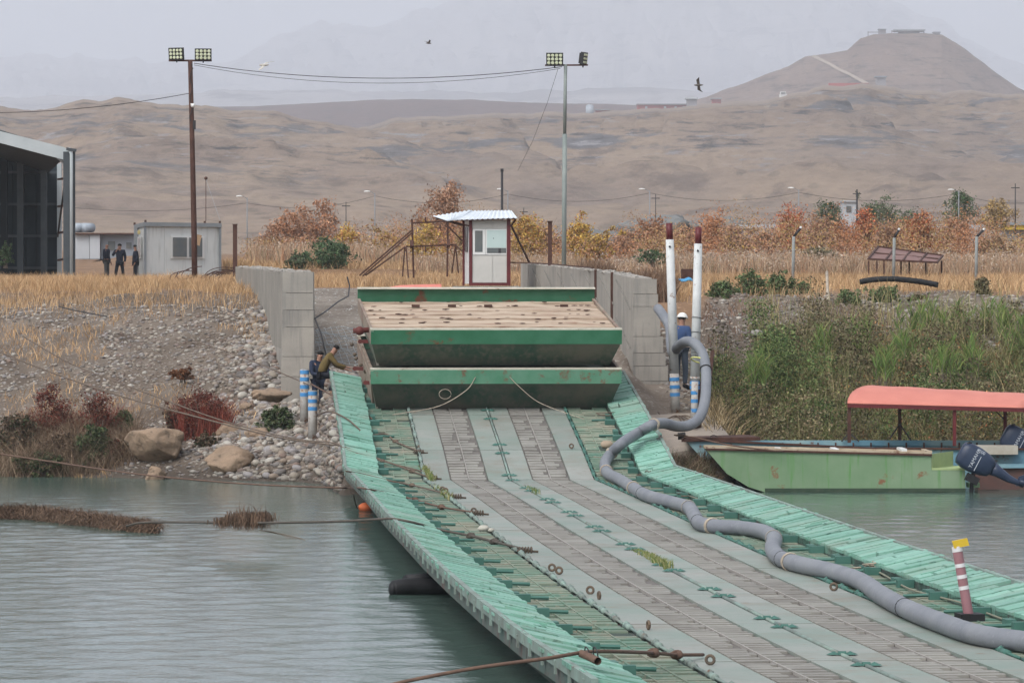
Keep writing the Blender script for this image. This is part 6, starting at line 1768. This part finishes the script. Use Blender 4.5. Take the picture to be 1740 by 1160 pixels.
# fenders and buoy
k = MB(); a, b = G(668, 1000, .10), G(772, 996, .12); k.tube(spline([a, a.lerp(b, .25) + Vector((0, 0, .03)), a.lerp(b, .7), b], 6), [.10] * 2 + [.145] * 17 if False else .14, 14)
fd = thing('rubber_fender', 'black rubber tube fender floating against the left hull', 'fender', tuple(a))
k.build('tube', m_black, fd, True)
k = MB(); k.tube([G(690, 990, .18) + Vector((0, .35, 0)), G(770, 984, .2) + Vector((0, .35, 0))], .12, 14); k.build('tube', m_black, fd, True)
k = MB(); k.ball(a.lerp(b, .0), .14, 2, (.6, 1, 1)); k.build('end_cap', m_black, fd, True)
m_or = M('orange_buoy', (.55, .13, .04), (.48, .11, .04), 4, rough=.6)
k = MB(); p = G(622, 862, .08); k.ball(p, .16, 3, (1.15, 1, .75)); tag(k.build('buoy', m_or, None, True), 'small orange buoy tucked under the left bridge edge', 'buoy')
k = MB(); k.tube(spline([D(600, 838, .3), G(606, 862, .15), G(610, 858, .1)], 4), .015, 5); tag(k.build('buoy_line', m_rope), 'short line holding the orange buoy', 'rope')

# ---------------------------------------------------------------- boats
m_bgreen = M('boat_green_paint', (.14, .235, .125), (.20, .28, .175), .6, rough=.5, rust=.20, rscale=1.6, rustc=(.20, .10, .05), streak=(.11, .24, .085), streakamt=.2, bump=.1)
m_bbeige = M('boat_inside_beige', (.45, .38, .28), (.35, .27, .19), 2, rough=.8, rust=.25, rscale=4)
m_bblue = M('boat_pale_blue', (.25, .36, .36), (.12, .26, .34), .9, rough=.6, rust=.3, rscale=2.2)
m_algae = M('waterline_algae', (.03, .055, .035), (.05, .07, .045), 4, rough=.9)
def hull(t, outer, Ya, depth, mat, inner, rim):
    """outer: side profile polygon in photo pixels; extruded away from the camera by depth"""
    k = MB(); poly = [P(x, y, Ya) for x, y in outer]
    n = len(poly); off = Vector((0, depth, 0))
    vs = poly + [p + off for p in poly]
    fs = [tuple(range(n))[::-1], tuple(range(n, 2 * n))]
    for i in range(n):
        fs.append((i, (i + 1) % n, n + (i + 1) % n, n + i))
    k.add(vs, fs); return k
Ya = 118.8
b1 = thing('work_boat', 'flat green steel work boat with rust scars and an outboard motor', 'boat', tuple(P(1430, 830, Ya)))
side_ = [(1197, 761), (1583, 770), (1583, 798), (1640, 798), (1641, 836), (1300, 836), (1272, 827), (1236, 805)]
k = MB(); near = [P(x, y, Ya) for x, y in side_]; far = [P(x + (0 if i not in (0, 6, 7) else 0), y, Ya) + Vector((0, 1.75, 0)) for i, (x, y) in enumerate(side_)]
n = len(near); k.add(near + far, [tuple(range(n))[::-1], tuple(range(n, 2 * n)), (2, 1, n + 1, n + 2), (3, 2, n + 2, n + 3), (4, 3, n + 3, n + 4), (0, 7, n + 7, n), (7, 6, n + 6, n + 7), (6, 5, n + 5, n + 6)])
k.build('hull', m_bgreen, b1)
def bb(t, nm, pts, th, dep, mat, Y0=Ya):   # thin plank from pixel a to pixel b
    k = MB(); a, b = P(*pts[0], Y0), P(*pts[1], Y0); k.hexa([a, b, b + Vector((0, dep, 0)), a + Vector((0, dep, 0)), a + Vector((0, 0, th)), b + Vector((0, 0, th)), b + Vector((0, dep, th)), a + Vector((0, dep, th))]); return k.build(nm, mat, t)
bb(b1, 'gunwale', ((1196, 761.5), (1584, 771)), .05, .12, m_bbeige, Ya - .03)
o = bb(b1, 'gunwale', ((1196, 759), (1584, 768.5)), .05, .1, m_bbeige, Ya + 1.68)
bb(b1, 'rubbing_strake', ((1200, 764.5), (1584, 774.5)), .05, .02, m_rust, Ya - .05)
bb(b1, 'stern_gunwale', ((1576, 770), (1584, 770.5)), .06, 1.78, m_bbeige)
bb(b1, 'inner_floor', ((1205, 768), (1580, 776)), .03, 1.6, m_bbeige, Ya + .1)
bb(b1, 'stern_step', ((1584, 798.5), (1641, 798.5)), .05, 1.75, M('step_green', (.36, .44, .20), (.30, .38, .18), 3, rough=.6), Ya - .01)
k = MB(); k.hexa([P(1584, 799, Ya), P(1620, 797, Ya + 1.7), P(1620, 797, Ya + 1.75), P(1582, 799, Ya + .05), P(1584, 771, Ya), P(1620, 766, Ya + 1.7), P(1620, 766, Ya + 1.75), P(1582, 771, Ya + .05)]); k.build('transom', bpy.data.materials['step_green'], b1)
bb(b1, 'waterline_band', ((1300, 836), (1641, 836)), .10, .01, m_algae, Ya - .012)
for x in (1325, 1420, 1535):
    k = MB(); p = P(x, 766, Ya + .3); k.box((p.x - .07, p.y - .3, p.z), (p.x + .07, p.y + 1.2, p.z + .06)); k.build('cleat_plate', m_frame, b1)
k = MB(); p = P(1655, 820, Ya + .6); k.box((p.x - .15, p.y, p.z - .12), (p.x + .15, p.y + .5, p.z)); k.build('motor_bracket', m_bgreen, b1)
# second and third boats behind
Yb2 = 121.1
b2 = thing('covered_boat', 'rusty pale blue boat moored behind, carrying the salmon canopy', 'boat', tuple(P(1500, 815, Yb2)))
s2 = [(1165, 748), (1292, 752), (1500, 760), (1700, 762), (1830, 764), (1830, 830), (1300, 830), (1205, 792)]
k = MB(); near = [P(x, y, Yb2) for x, y in s2]; far = [p + Vector((0, 1.9, 0)) for p in near]; n = len(near)
k.add(near + far, [tuple(range(n))[::-1], tuple(range(n, 2 * n)), (4, 5, n + 5, n + 4)[::-1], (0, 7, n + 7, n), (7, 6, n + 6, n + 7)])
k.build('hull', m_bblue, b2)
k = MB(); dk = [P(1158, 744, Yb2 - .1), P(1292, 742, Yb2 + .1), P(1270, 738, Yb2 + 1.9), P(1170, 741, Yb2 + 1.9)]
k.hexa([p - Vector((0, 0, .1)) for p in dk] + dk); k.build('bow_deck', m_rust, b2)
for a_, b_ in (((1165, 748), (1480, 763)), ((1480, 763), (1830, 765))):
    bb(b2, 'gunwale', (a_, b_), .05, .1, m_rust, Yb2 - .08)
for x in range(1300, 1740, 30):
    k = MB(); p = P(x, 757, Yb2 + 1.75); k.box((p.x - .02, p.y - .06, p.z - .3), (p.x + .02, p.y, p.z + .08)); k.build('frame_rib', m_rust, b2)
bb(b2, 'far_side', ((1290, 757), (1830, 757)), .14, .06, m_bblue, Yb2 + 1.8)
k = MB(); k.cyl(P(1152, 741, Yb2), P(1165, 740, Yb2), .09, n=12); k.build('bow_roller', m_black, b2)
bb(b2, 'white_locker', ((1650, 772), (1730, 772)), .22, 1.0, M('locker_paint', (.42, .40, .34), (.34, .30, .24), 3, rough=.7, rust=.3, rscale=4), Yb2 - .4)
# canopy
m_can = M('salmon_canopy', (.56, .20, .15), (.50, .17, .13), 1.2, rough=.6, speck=(.42, .13, .09), spscale=14, spamt=.33)
cn = thing('boat_canopy', 'curved salmon roof on rusty posts above the covered boat', 'canopy', tuple(P(1590, 760, Yb2)))
Yc0, Yc1 = Yb2 - .1, Yb2 + 2.0
k = MB(); NX, NY = 20, 8
front = lambda u: (1440 + u * 330, 684 + (u * 8) + (-1.5 * math.sin(u * 3)))
vs = []
for i in range(NX + 1):
    u = i / NX
    for j in range(NY + 1):
        v = j / NY
        x = 1440 + 300 * u + 52 * (1 - math.cos(v * math.pi / 2)) + (10 * v * u)
        ytop = 684 + 8 * u + .8 * math.sin(u * 22) * v; rise = (30 - 9 * u) * math.sin(v * math.pi * .58)
        Y = Yc0 + (Yc1 - Yc0) * v
        vs.append(P(x if j else 1440 + 300 * u, ytop - rise, Y))
vs2 = [p - Vector((0, 0, .025)) for p in vs]
b0 = len(vs); fs = []
for i in range(NX):
    for j in range(NY):
        q = i * (NY + 1) + j
        fs.append((q, q + NY + 1, q + NY + 2, q + 1)); fs.append((b0 + q, b0 + q + 1, b0 + q + NY + 2, b0 + q + NY + 1))
    q = i * (NY + 1); fs.append((q, b0 + q, b0 + q + NY + 1, q + NY + 1)); q += NY; fs.append((q, q + NY + 1, b0 + q + NY + 1, b0 + q))
for j in range(NY): fs.append((j, j + 1, b0 + j + 1, b0 + j)); q = NX * (NY + 1) + j; fs.append((q, b0 + q, b0 + q + 1, q + 1))
k.add(vs + vs2, fs); k.build('roof', m_can, cn, True)
k = MB(); k.beam(P(1440, 689, Yc0 + .02), P(1745, 697, Yc0 + .02), .06, .09); k.build('eave_beam', m_maroon, cn)
k = MB(); k.beam(P(1445, 688, Yc1), P(1760, 695, Yc1), .06); k.build('eave_beam', m_maroon, cn)
for px, yt, yb, Y in ((1443, 688, 752, Yc0 + .1), (1622, 693, 757, Yc0 + .1), (1529, 690, 750, Yc1 - .1), (1708, 695, 752, Yc1 - .1), (1800, 695, 760, Yc0)):
    k = MB(); k.beam(P(px, yb, Y), P(px, yt, Y), .085); k.build('post', m_rust if px < 1600 else m_maroon, cn)
for a_, b_ in (((1529, 720), (1512, 745)), ((1529, 720), (1548, 748)), ((1443, 735), (1460, 750)), ((1443, 735), (1430, 750)), ((1690, 696), (1706, 712))):
    k = MB(); k.beam(P(*a_, Yc1 - .3), P(*b_, Yc1 - .3), .035); k.build('strut', m_cable, cn)

# outboard motors
m_cowl = M('dark_blue_cowl', (.018, .028, .055), (.03, .045, .08), 2, rough=.35)
m_silver = M('silver_metal', (.55, .56, .58), rough=.3, metal=.8)
m_decal = M('silver_lettering', (.45, .48, .52), rough=.5)
def outboard(label, px, py, Y, s, grp, hidden=False):
    """tilted outboard: cowl centre at px,py; leg trails right and down"""
    c = P(px, py, Y); t = thing('outboard_motor', label, 'outboard motor', tuple(c), grp)
    a = R(-28); ax_ = Vector((math.cos(a), 0, math.sin(a))); nz_ = Vector((-ax_.z, 0, ax_.x))
    def L(u, v, w_=0): return c + ax_ * u * s + nz_ * v * s + Vector((0, w_ * s, 0))
    # cowl: lofted rounded box
    secs = [(-.46, .20, .15), (-.42, .29, .20), (-.25, .34, .23), (0, .34, .23), (.25, .30, .21), (.42, .24, .17), (.48, .17, .13)]
    k = MB(); nn = 16; b = 0; vs = []
    for u, hv, hw in secs:
        for q in range(nn):
            th = 2 * math.pi * q / nn; cs, sn = math.cos(th), math.sin(th)
            e = .6
            vs.append(L(u, hv * math.copysign(abs(cs) ** e, cs) - .04, hw * math.copysign(abs(sn) ** e, sn)))
    fs = [tuple(range(nn))[::-1], tuple(range((len(secs) - 1) * nn, len(secs) * nn))]
    for i in range(len(secs) - 1):
        for q in range(nn): fs.append((i * nn + q, i * nn + (q + 1) % nn, (i + 1) * nn + (q + 1) % nn, (i + 1) * nn + q))
    k.add(vs, fs); cw = k.build('cowl', m_cowl, t, True)
    k = MB(); k.add([L(-.30, .26, -.30), L(-.22, .26, -.30), L(-.34, -.28, -.30), L(-.42, -.28, -.30)], [(0, 1, 2, 3)]) if False else None
    # white pinstripe and letters down the side, as flat strips just proud of the cowl
    def strip(u0, u1, v0, v1): return (lambda kk: kk.hexa([L(u0, v0, -.236), L(u1, v0, -.236), L(u1, v0, -.230), L(u0, v0, -.230), L(u0, v1, -.236), L(u1, v1, -.236), L(u1, v1, -.230), L(u0, v1, -.230)]))
    kk = MB(); strip(.06, .075, -.30, .10)(kk); kk.build('pinstripe', m_decal, cw)
    for txt, uu, vv, sz_, nm in (('F200', -.10, .17, .11, 'number'), ('YAMAHA', -.02, -.28, .13, 'lettering')):
        cu = bpy.data.curves.new('lettering', 'FONT'); cu.body = txt; cu.size = sz_ * s; cu.extrude = .002
        to = bpy.data.objects.new('tmp', cu); col.objects.link(to)
        bpy.context.view_layer.update()
        me = bpy.data.meshes.new_from_object(to.evaluated_get(bpy.context.evaluated_depsgraph_get()))
        bpy.data.objects.remove(to)
        # letters run up the cowl side, facing the camera
        if txt == 'F200': dx, dyv = ax_, nz_
        else: dx, dyv = nz_, -ax_
        o0 = L(uu, vv, -.240)
        for v_ in me.vertices:
            q = o0 + dx * v_.co.x + dyv * v_.co.y - Vector((0, v_.co.z, 0)) - ORG[t]
            v_.co = q
        me.materials.clear()
        ob = mesh_obj(nm, me, m_decal, cw)
    # vents
    k = MB(); k.tube([L(-.44, .10, -.12), L(-.36, .27, -.12), L(-.3, .29, .0)], .03 * s, 6); k.build('air_vent', m_black, cw)
    # leg
    k = MB(); lp = [(.45, -.02, .19, .12), (.65, -.03, .14, .10), (.95, -.06, .10, .07), (1.2, -.04, .07, .05), (1.38, -.02, .08, .04)]
    vs = []; 
    for u, v, hv, hw in lp:
        for q in range(8):
            th = 2 * math.pi * q / 8; vs.append(L(u, v + hv * math.cos(th), hw * math.sin(th)))
    fs = [tuple(range(8))[::-1], tuple(range((len(lp) - 1) * 8, len(lp) * 8))]
    for i in range(len(lp) - 1):
        for q in range(8): fs.append((i * 8 + q, i * 8 + (q + 1) % 8, (i + 1) * 8 + (q + 1) % 8, (i + 1) * 8 + q))
    k.add(vs, fs); lg = k.build('drive_leg', m_cowl, t, True)
    k = MB(); k.prism([L(1.2, -.15, -.02), L(1.45, .06, -.02), L(1.30, .26, -.02), L(1.16, .10, -.02)], (0, .04 * s, 0)); k.build('skeg', m_cowl, lg)
    k = MB(); k.tube([L(1.22, -.0, 0), L(1.5, .06, 0)], [.075 * s, .055 * s], 10); pr = k.build('gearcase', m_cowl, lg, True)
    k = MB()
    for q in range(3):
        th = q * 2.09 + .5; k.ball(L(1.52, .06, 0) + (nz_ * math.cos(th) + Vector((0, math.sin(th), 0))) * .11 * s, .10 * s, 2, (.35, 1, 1))
    k.torus(L(1.52, .06, 0), .06 * s, .02 * s, ax_, 12, 6); k.build('propeller', m_silver, t, True)
    k = MB(); k.tube([L(.1, -.34, 0), L(.2, -.62, 0), L(.32, -.85, .05)], .05 * s, 8); k.obox(L(.15, -.5, 0), ax_ * .16 * s, (0, .18 * s, 0), nz_ * .10 * s)
    k.build('clamp_bracket', m_black, t)
    return t
outboard('dark blue outboard motor tilted up at the stern of the green boat', 1659, 779, 118.6, 1.0, 'tilted outboard motors')
outboard('second dark outboard motor behind, cut by the right edge of the view', 1733, 748, 121.7, 1.0, 'tilted outboard motors')
# reflection-side third hull: dark rusty boat bottom at the right edge
b3 = thing('rusty_boat', 'dark rust-red hull behind the outboard at the right edge', 'boat', tuple(P(1700, 830, 120.4)))
k = MB(); r3 = [P(1655, 795, 120.4), P(1840, 795, 120.4), P(1840, 832, 120.4), P(1662, 832, 120.4)]; k.prism(r3, (0, 1.2, 0)); k.build('hull', M('rust_hull', (.12, .06, .05), (.07, .05, .045), 1.5, rough=.8, rust=.3), b3)
bb(b3, 'gunwale', ((1652, 795), (1840, 795)), .10, .1, m_bblue, 120.3)
k = MB(); k.tube(spline([P(1160, 746, 119.5), P(1175, 742, 119.2), P(1240, 756, 118.7), P(1330, 767, 118.6)], 5), .02, 6); tag(k.build('bow_line', m_cab2, None, True), 'brown line from the bow roller over the green boat', 'rope')
k = MB(); k.torus(P(1213, 746, 121.6), .11, .012, (.2, 1, .4), 14, 5); tag(k.build('wire_ring', m_cable), 'thin black wire loop on the apron behind the bow', 'wire loop')

# ---------------------------------------------------------------- people
m_skin = M('skin', (.30, .16, .11), (.26, .14, .095), 6, rough=.6)
m_hair = M('black_hair', (.012, .010, .010), rough=.8)
def skinmesh(name, joints, edges, mat, parent, sub=1, root=0):
    """joints: list of (Vector, rx, ry)"""
    o_ = ORG[parent]
    me = bpy.data.meshes.new(name)
    me.from_pydata([tuple(Vector(j[0]) - o_) for j in joints], edges, [])
    ob = mesh_obj(name, me, mat, parent)
    md = ob.modifiers.new('Skin', 'SKIN')
    lay = me.skin_vertices[0] if len(me.skin_vertices) else None
    for i, j in enumerate(joints):
        lay.data[i].radius = (j[1], j[2]); lay.data[i].use_root = (i == root)
    md.use_smooth_shade = True
    s_ = ob.modifiers.new('Sub', 'SUBSURF'); s_.levels = sub; s_.render_levels = sub
    dg = bpy.context.evaluated_depsgraph_get()
    bpy.context.view_layer.update()
    me2 = bpy.data.meshes.new_from_object(ob.evaluated_get(dg))
    ob.modifiers.clear(); ob.data = me2
    me2.polygons.foreach_set('use_smooth', [True] * len(me2.polygons))
    if not me2.materials: me2.materials.append(mat)
    return ob
STAND = dict(pel=(0, 0, .93), sp=(0, .0, 1.12), ch=(0, .0, 1.36), nk=(0, .0, 1.48), hd=(0, -.02, 1.60),
             ls=(-.19, 0, 1.42), le=(-.25, .02, 1.14), lw=(-.23, -.08, .92), lh=(-.22, -.12, .84),
             rs=(.19, 0, 1.42), re=(.25, .02, 1.14), rw=(.23, -.08, .92), rh=(.22, -.12, .84),
             lp=(-.09, 0, .90), lk=(-.11, -.02, .48), la=(-.12, .02, .09), lt=(-.13, -.14, .03),
             rp=(.09, 0, .90), rk=(.11, -.02, .48), ra=(.12, .02, .09), rt=(.13, -.14, .03))
def person(label, foot, scale, yaw, pose, top, legs, hat=None, coat=False, grp=None, shoes=None, bald=False):
    t = thing('person', label, 'person', tuple(foot), grp)
    J = dict(STAND); J.update(pose)
    cz, sz_ = math.cos(yaw), math.sin(yaw)
    Q = {n_: Vector(foot) + Vector((p[0] * cz - p[1] * sz_, p[0] * sz_ + p[1] * cz, p[2])) * scale for n_, p in J.items()}
    s = scale
    def sub(n0, n1, t_): return Q[n0].lerp(Q[n1], t_)
    js = [(Q['pel'], .13 * s, .10 * s), (Q['sp'], .115 * s, .09 * s), (Q['ch'], .15 * s, .10 * s), (Q['nk'], .055 * s, .055 * s), (Q['hd'], .075 * s, .085 * s)]
    ed = [(0, 1), (1, 2), (2, 3), (3, 4)]
    hdv = (Q['hd'] - Q['nk']).normalized()
    js.append((Q['hd'] + hdv * .08 * s, .072 * s, .08 * s)); ed.append((4, 5))
    def add(lst, frm):
        p = frm
        for j in lst: js.append(j); ed.append((p, len(js) - 1)); p = len(js) - 1
        return p
    for a in 'lr':
        w_ = add([(Q[a + 's'], .058 * s, .058 * s), (Q[a + 'e'], .042 * s, .042 * s), (Q[a + 'w'], .028 * s, .026 * s)], 2)
        hv = (Q[a + 'h'] - Q[a + 'w']).normalized(); pl__ = hv.cross(Vector((0, 0, 1)) if abs(hv.z) < .9 else Vector((1, 0, 0))).normalized()
        pm = add([(Q[a + 'h'] , .032 * s, .018 * s)], w_)
        for q in range(4):
            o1 = Q[a + 'h'] + pl__ * (.022 * (q - 1.5)) * s + hv * .03 * s
            add([(o1, .009 * s, .009 * s), (o1 + hv * (.045 - .006 * abs(q - 1)) * s, .008 * s, .008 * s), (o1 + hv * (.07 - .008 * abs(q - 1)) * s + hv.cross(pl__) * .02 * s, .007 * s, .007 * s)], pm)
        th_ = Q[a + 'h'] - pl__ * .035 * s
        add([(th_, .010 * s, .010 * s), (th_ - pl__ * .02 * s + hv * .04 * s, .009 * s, .009 * s)], pm)
        add([(Q[a + 'p'], .085 * s, .085 * s), (Q[a + 'k'], .055 * s, .055 * s), (Q[a + 'a'], .038 * s, .038 * s), (Q[a + 't'], .04 * s, .03 * s)], 0)
    skinmesh('body', js, ed, m_skin, t)
    # face
    fwd = Vector((sz_, -cz, 0)); hp_ = Q['hd'] + hdv * .05 * s
    if 'face' in J: fwd = Vector(J['face']).normalized()
    rt_ = fwd.cross(hdv).normalized()
    k = MB(); k.ball(hp_ + fwd * .085 * s - hdv * .02 * s, .018 * s, 2, (.8, 1.2, 1.4)); 
    for e_ in (-1, 1): k.ball(hp_ + rt_ * e_ * .085 * s - hdv * .02 * s, .022 * s, 2, (.5, .8, 1.3))
    k.build('nose_and_ears', m_skin, t, True)
    k = MB()
    for e_ in (-1, 1): k.ball(hp_ + fwd * .082 * s + rt_ * e_ * .032 * s + hdv * .01 * s, .010 * s, 1)
    k.ball(hp_ + fwd * .082 * s - hdv * .06 * s, .02 * s, 1, (1.2, .4, .35)); k.build('eyes_and_mouth', m_hair, t, True)
    if not bald:
        k = MB(); V_, F_ = ico(3)
        W = []
        for v in V_:
            d_ = Vector(v); keep = d_.dot(hdv) - .55 * max(0, d_.dot(fwd))
            r_ = .098 if keep > -.05 else .05
            W.append(hp_ + hdv * .015 * s + d_ * r_ * s)
        k.add(W, F_); k.build('hair', m_hair, t, True)
    if hat is not None:
        k = MB(); V_, F_ = ico(3)
        W = [hp_ + hdv * .05 * s + Vector(v) * .125 * s if Vector(v).dot(hdv) > -.05 else hp_ + hdv * .045 * s + (Vector(v) - hdv * Vector(v).dot(hdv)) * .15 * s for v in V_]
        k.add(W, F_); k.build('hard_hat', hat, t, True)
    # clothes: a coat or sweater over the torso and arms, trousers over the legs
    g = 1.17
    cj = [(Q['pel'] + (Q['pel'] - Q['sp']) * (.9 if coat else .25), .165 * s if coat else .15 * s, .13 * s), (Q['sp'], .17 * s, .14 * s), (Q['ch'], .20 * s, .15 * s), (sub('ch', 'nk', .75), .09 * s, .09 * s)]
    ce = [(0, 1), (1, 2), (2, 3)]
    for a in 'lr':
        b_ = len(cj); cj += [(Q[a + 's'], .09 * s, .09 * s), (Q[a + 'e'], .066 * s, .066 * s), (sub(a + 'e', a + 'w', .92), .045 * s, .045 * s)]
        ce += [(2, b_), (b_, b_ + 1), (b_ + 1, b_ + 2)]
    skinmesh('jacket', cj, ce, top, t)
    tj = [(Q['pel'] + (Q['sp'] - Q['pel']) * .2, .145 * s, .12 * s)]; te = []
    for a in 'lr':
        b_ = len(tj); tj += [(Q[a + 'p'], .10 * s, .10 * s), (Q[a + 'k'], .075 * s, .075 * s), (Q[a + 'a'] + Vector((0, 0, .02)), .058 * s, .058 * s)]
        te += [(0, b_), (b_, b_ + 1), (b_ + 1, b_ + 2)]
    skinmesh('trousers', tj, te, legs, t)
    for a in 'lr':
        k = MB(); k.tube([Q[a + 'a'] + (Q[a + 'a'] - Q[a + 't']) * .25 - Vector((0, 0, .02)), Q[a + 'a'].lerp(Q[a + 't'], .5), Q[a + 't'], Q[a + 't'] + (Q[a + 't'] - Q[a + 'a']) * .3], [.045 * s, .052 * s, .048 * s, .03 * s], 10); k.build('shoe', shoes or m_hair, t, True)
    return t
m_navy = M('navy_cloth', (.015, .022, .045), (.022, .03, .055), 5, rough=.9)
m_coat = M('dark_coat', (.012, .015, .028), (.02, .022, .035), 5, rough=.9)
m_jean = M('dark_trousers', (.014, .015, .022), (.02, .022, .03), 5, rough=.9)
m_oli = M('mustard_sweater', (.145, .10, .035), (.11, .08, .03), 6, rough=.95)
m_bluejk = M('blue_work_jacket', (.035, .065, .15), (.045, .08, .17), 5, rough=.9)
m_tan = M('tan_shoe', (.22, .14, .09), rough=.8)
m_grtr = M('grey_trousers', (.10, .10, .10), rough=.9)
m_hat = M('white_helmet', (.72, .71, .66), rough=.4)
gr = 'three men talking outside the cabin'
def foot(px, py, Y): return P(px, py, Y)
person('bald man in dark coat and grey trousers, leftmost of three by the cabin', foot(181, 478, 212.5), .99, 1.2, dict(lh=(-.1, -.12, 1.0), lw=(-.15, -.1, 1.0)), m_coat, m_grtr, coat=True, grp=gr, bald=True)
person('man in dark jacket raising one hand to his face, middle of three', foot(203.5, 480.5, 211.5), 1.0, .0, dict(le=(-.32, -.04, 1.22), lw=(-.14, -.16, 1.42), lh=(-.08, -.14, 1.52), lk=(-.17, -.02, .48), la=(-.19, .0, .07), lt=(-.22, -.13, .02), rk=(.15, -.02, .48), ra=(.17, .02, .07), rt=(.2, -.13, .02)), m_coat, m_jean, coat=True, grp=gr)
person('man in dark jacket standing side-on at the cabin corner, rightmost of three', foot(230.5, 481, 209.5), .97, -1.3, dict(), m_coat, m_jean, coat=True, grp=gr)
# two men at the top left corner of the ramp
person('man in navy work clothes standing behind the short striped piles', foot(540, 706, 130.2), 1.03, .55, dict(pel=(0, 0, .90), nk=(.0, -.06, 1.46), hd=(.02, -.08, 1.58), ch=(0, -.04, 1.34), lw=(-.05, -.36, 1.12), lh=(-.0, -.42, 1.12), rw=(.12, -.42, 1.14), rh=(.10, -.50, 1.14), le=(-.26, -.14, 1.12), re=(.26, -.16, 1.12)), m_navy, m_navy)
person('man in mustard sweater crouching at the walkway end, turned to the stack', foot(556, 672, 129.6), 1.03, 1.65,
       dict(pel=(0, .16, .58), sp=(0, .10, .78), ch=(0, -.06, 1.02), nk=(0, -.15, 1.14), hd=(0, -.20, 1.21), ls=(-.18, -.06, 1.06), rs=(.18, -.06, 1.06),
            le=(-.2, -.26, .82), lw=(-.12, -.52, .76), lh=(-.10, -.60, .75), re=(.2, -.26, .80), rw=(.12, -.50, .70), rh=(.10, -.58, .68),
            lp=(-.10, .14, .55), lk=(-.17, -.30, .55), la=(-.13, -.10, .09), lt=(-.14, -.26, .03), rp=(.10, .14, .55), rk=(.17, -.32, .50), ra=(.13, -.06, .09), rt=(.14, -.22, .03)), m_oli, m_jean, shoes=m_tan)
# man behind the right piles
person('man in blue jacket and white hard hat working behind the right white piles', foot(1157, 661, 129.5), 1.17, 2.6, dict(lw=(-.30, -.12, 1.0), lh=(-.34, -.16, .96), nk=(0, -.03, 1.47), hd=(0, -.05, 1.58)), m_bluejk, M('faded_jeans', (.06, .075, .10), rough=.9), hat=m_hat)

# ---------------------------------------------------------------- gulls
def gull(label, px, py, Y, s, mat, wing, yaw):
    c = P(px, py, Y); t = thing('gull', label, 'bird', tuple(c), 'gulls in flight')
    fx_ = Vector((math.cos(yaw), math.sin(yaw), 0)); sd = Vector((-math.sin(yaw), math.cos(yaw), 0)); up = Vector((0, 0, 1))
    k = MB(); k.tube([c - fx_ * .24 * s, c - fx_ * .12 * s, c, c + fx_ * .13 * s, c + fx_ * .2 * s, c + fx_ * .26 * s], [.015 * s, .045 * s, .065 * s, .05 * s, .035 * s, .006 * s], 8); k.build('body', mat, t, True)
    for a, e in zip((-1, 1), wing):
        k = MB(); th_ = math.radians(e)
        w1 = (sd * a * math.cos(th_) + up * math.sin(th_)) * .3 * s; w2 = w1 + (sd * a * math.cos(th_ * .4) + up * math.sin(th_ * .4)) * .34 * s - fx_ * .12 * s
        pts = [c + fx_ * .07 * s, c - fx_ * .07 * s, c + w1 - fx_ * .06 * s, c + w1 + fx_ * .1 * s, c + w2]
        lo = up * -.012 * s; k.add(pts + [p + lo for p in pts], [(0, 1, 2, 3), (3, 2, 4), (5, 8, 7, 6), (8, 9, 7), (0, 3, 8, 5), (3, 4, 9, 8), (1, 6, 7, 2), (2, 7, 9, 4)])
        k.build('wing', mat, t)
m_gl = M('gull_pale', (.42, .40, .36), rough=.8); m_gd = M('gull_dark', (.12, .11, .10), rough=.8)
gull('pale gull gliding between the poles, left', 449, 111, 190, .95, m_gl, (25, -35), 2.6)
gull('tiny dark gull high between the poles', 728, 74, 260, .7, m_gd, (35, 25), .4)
gull('dark gull banking steeply over the far hill', 1187, 145, 210, .85, m_gd, (-50, 62), 2.9)
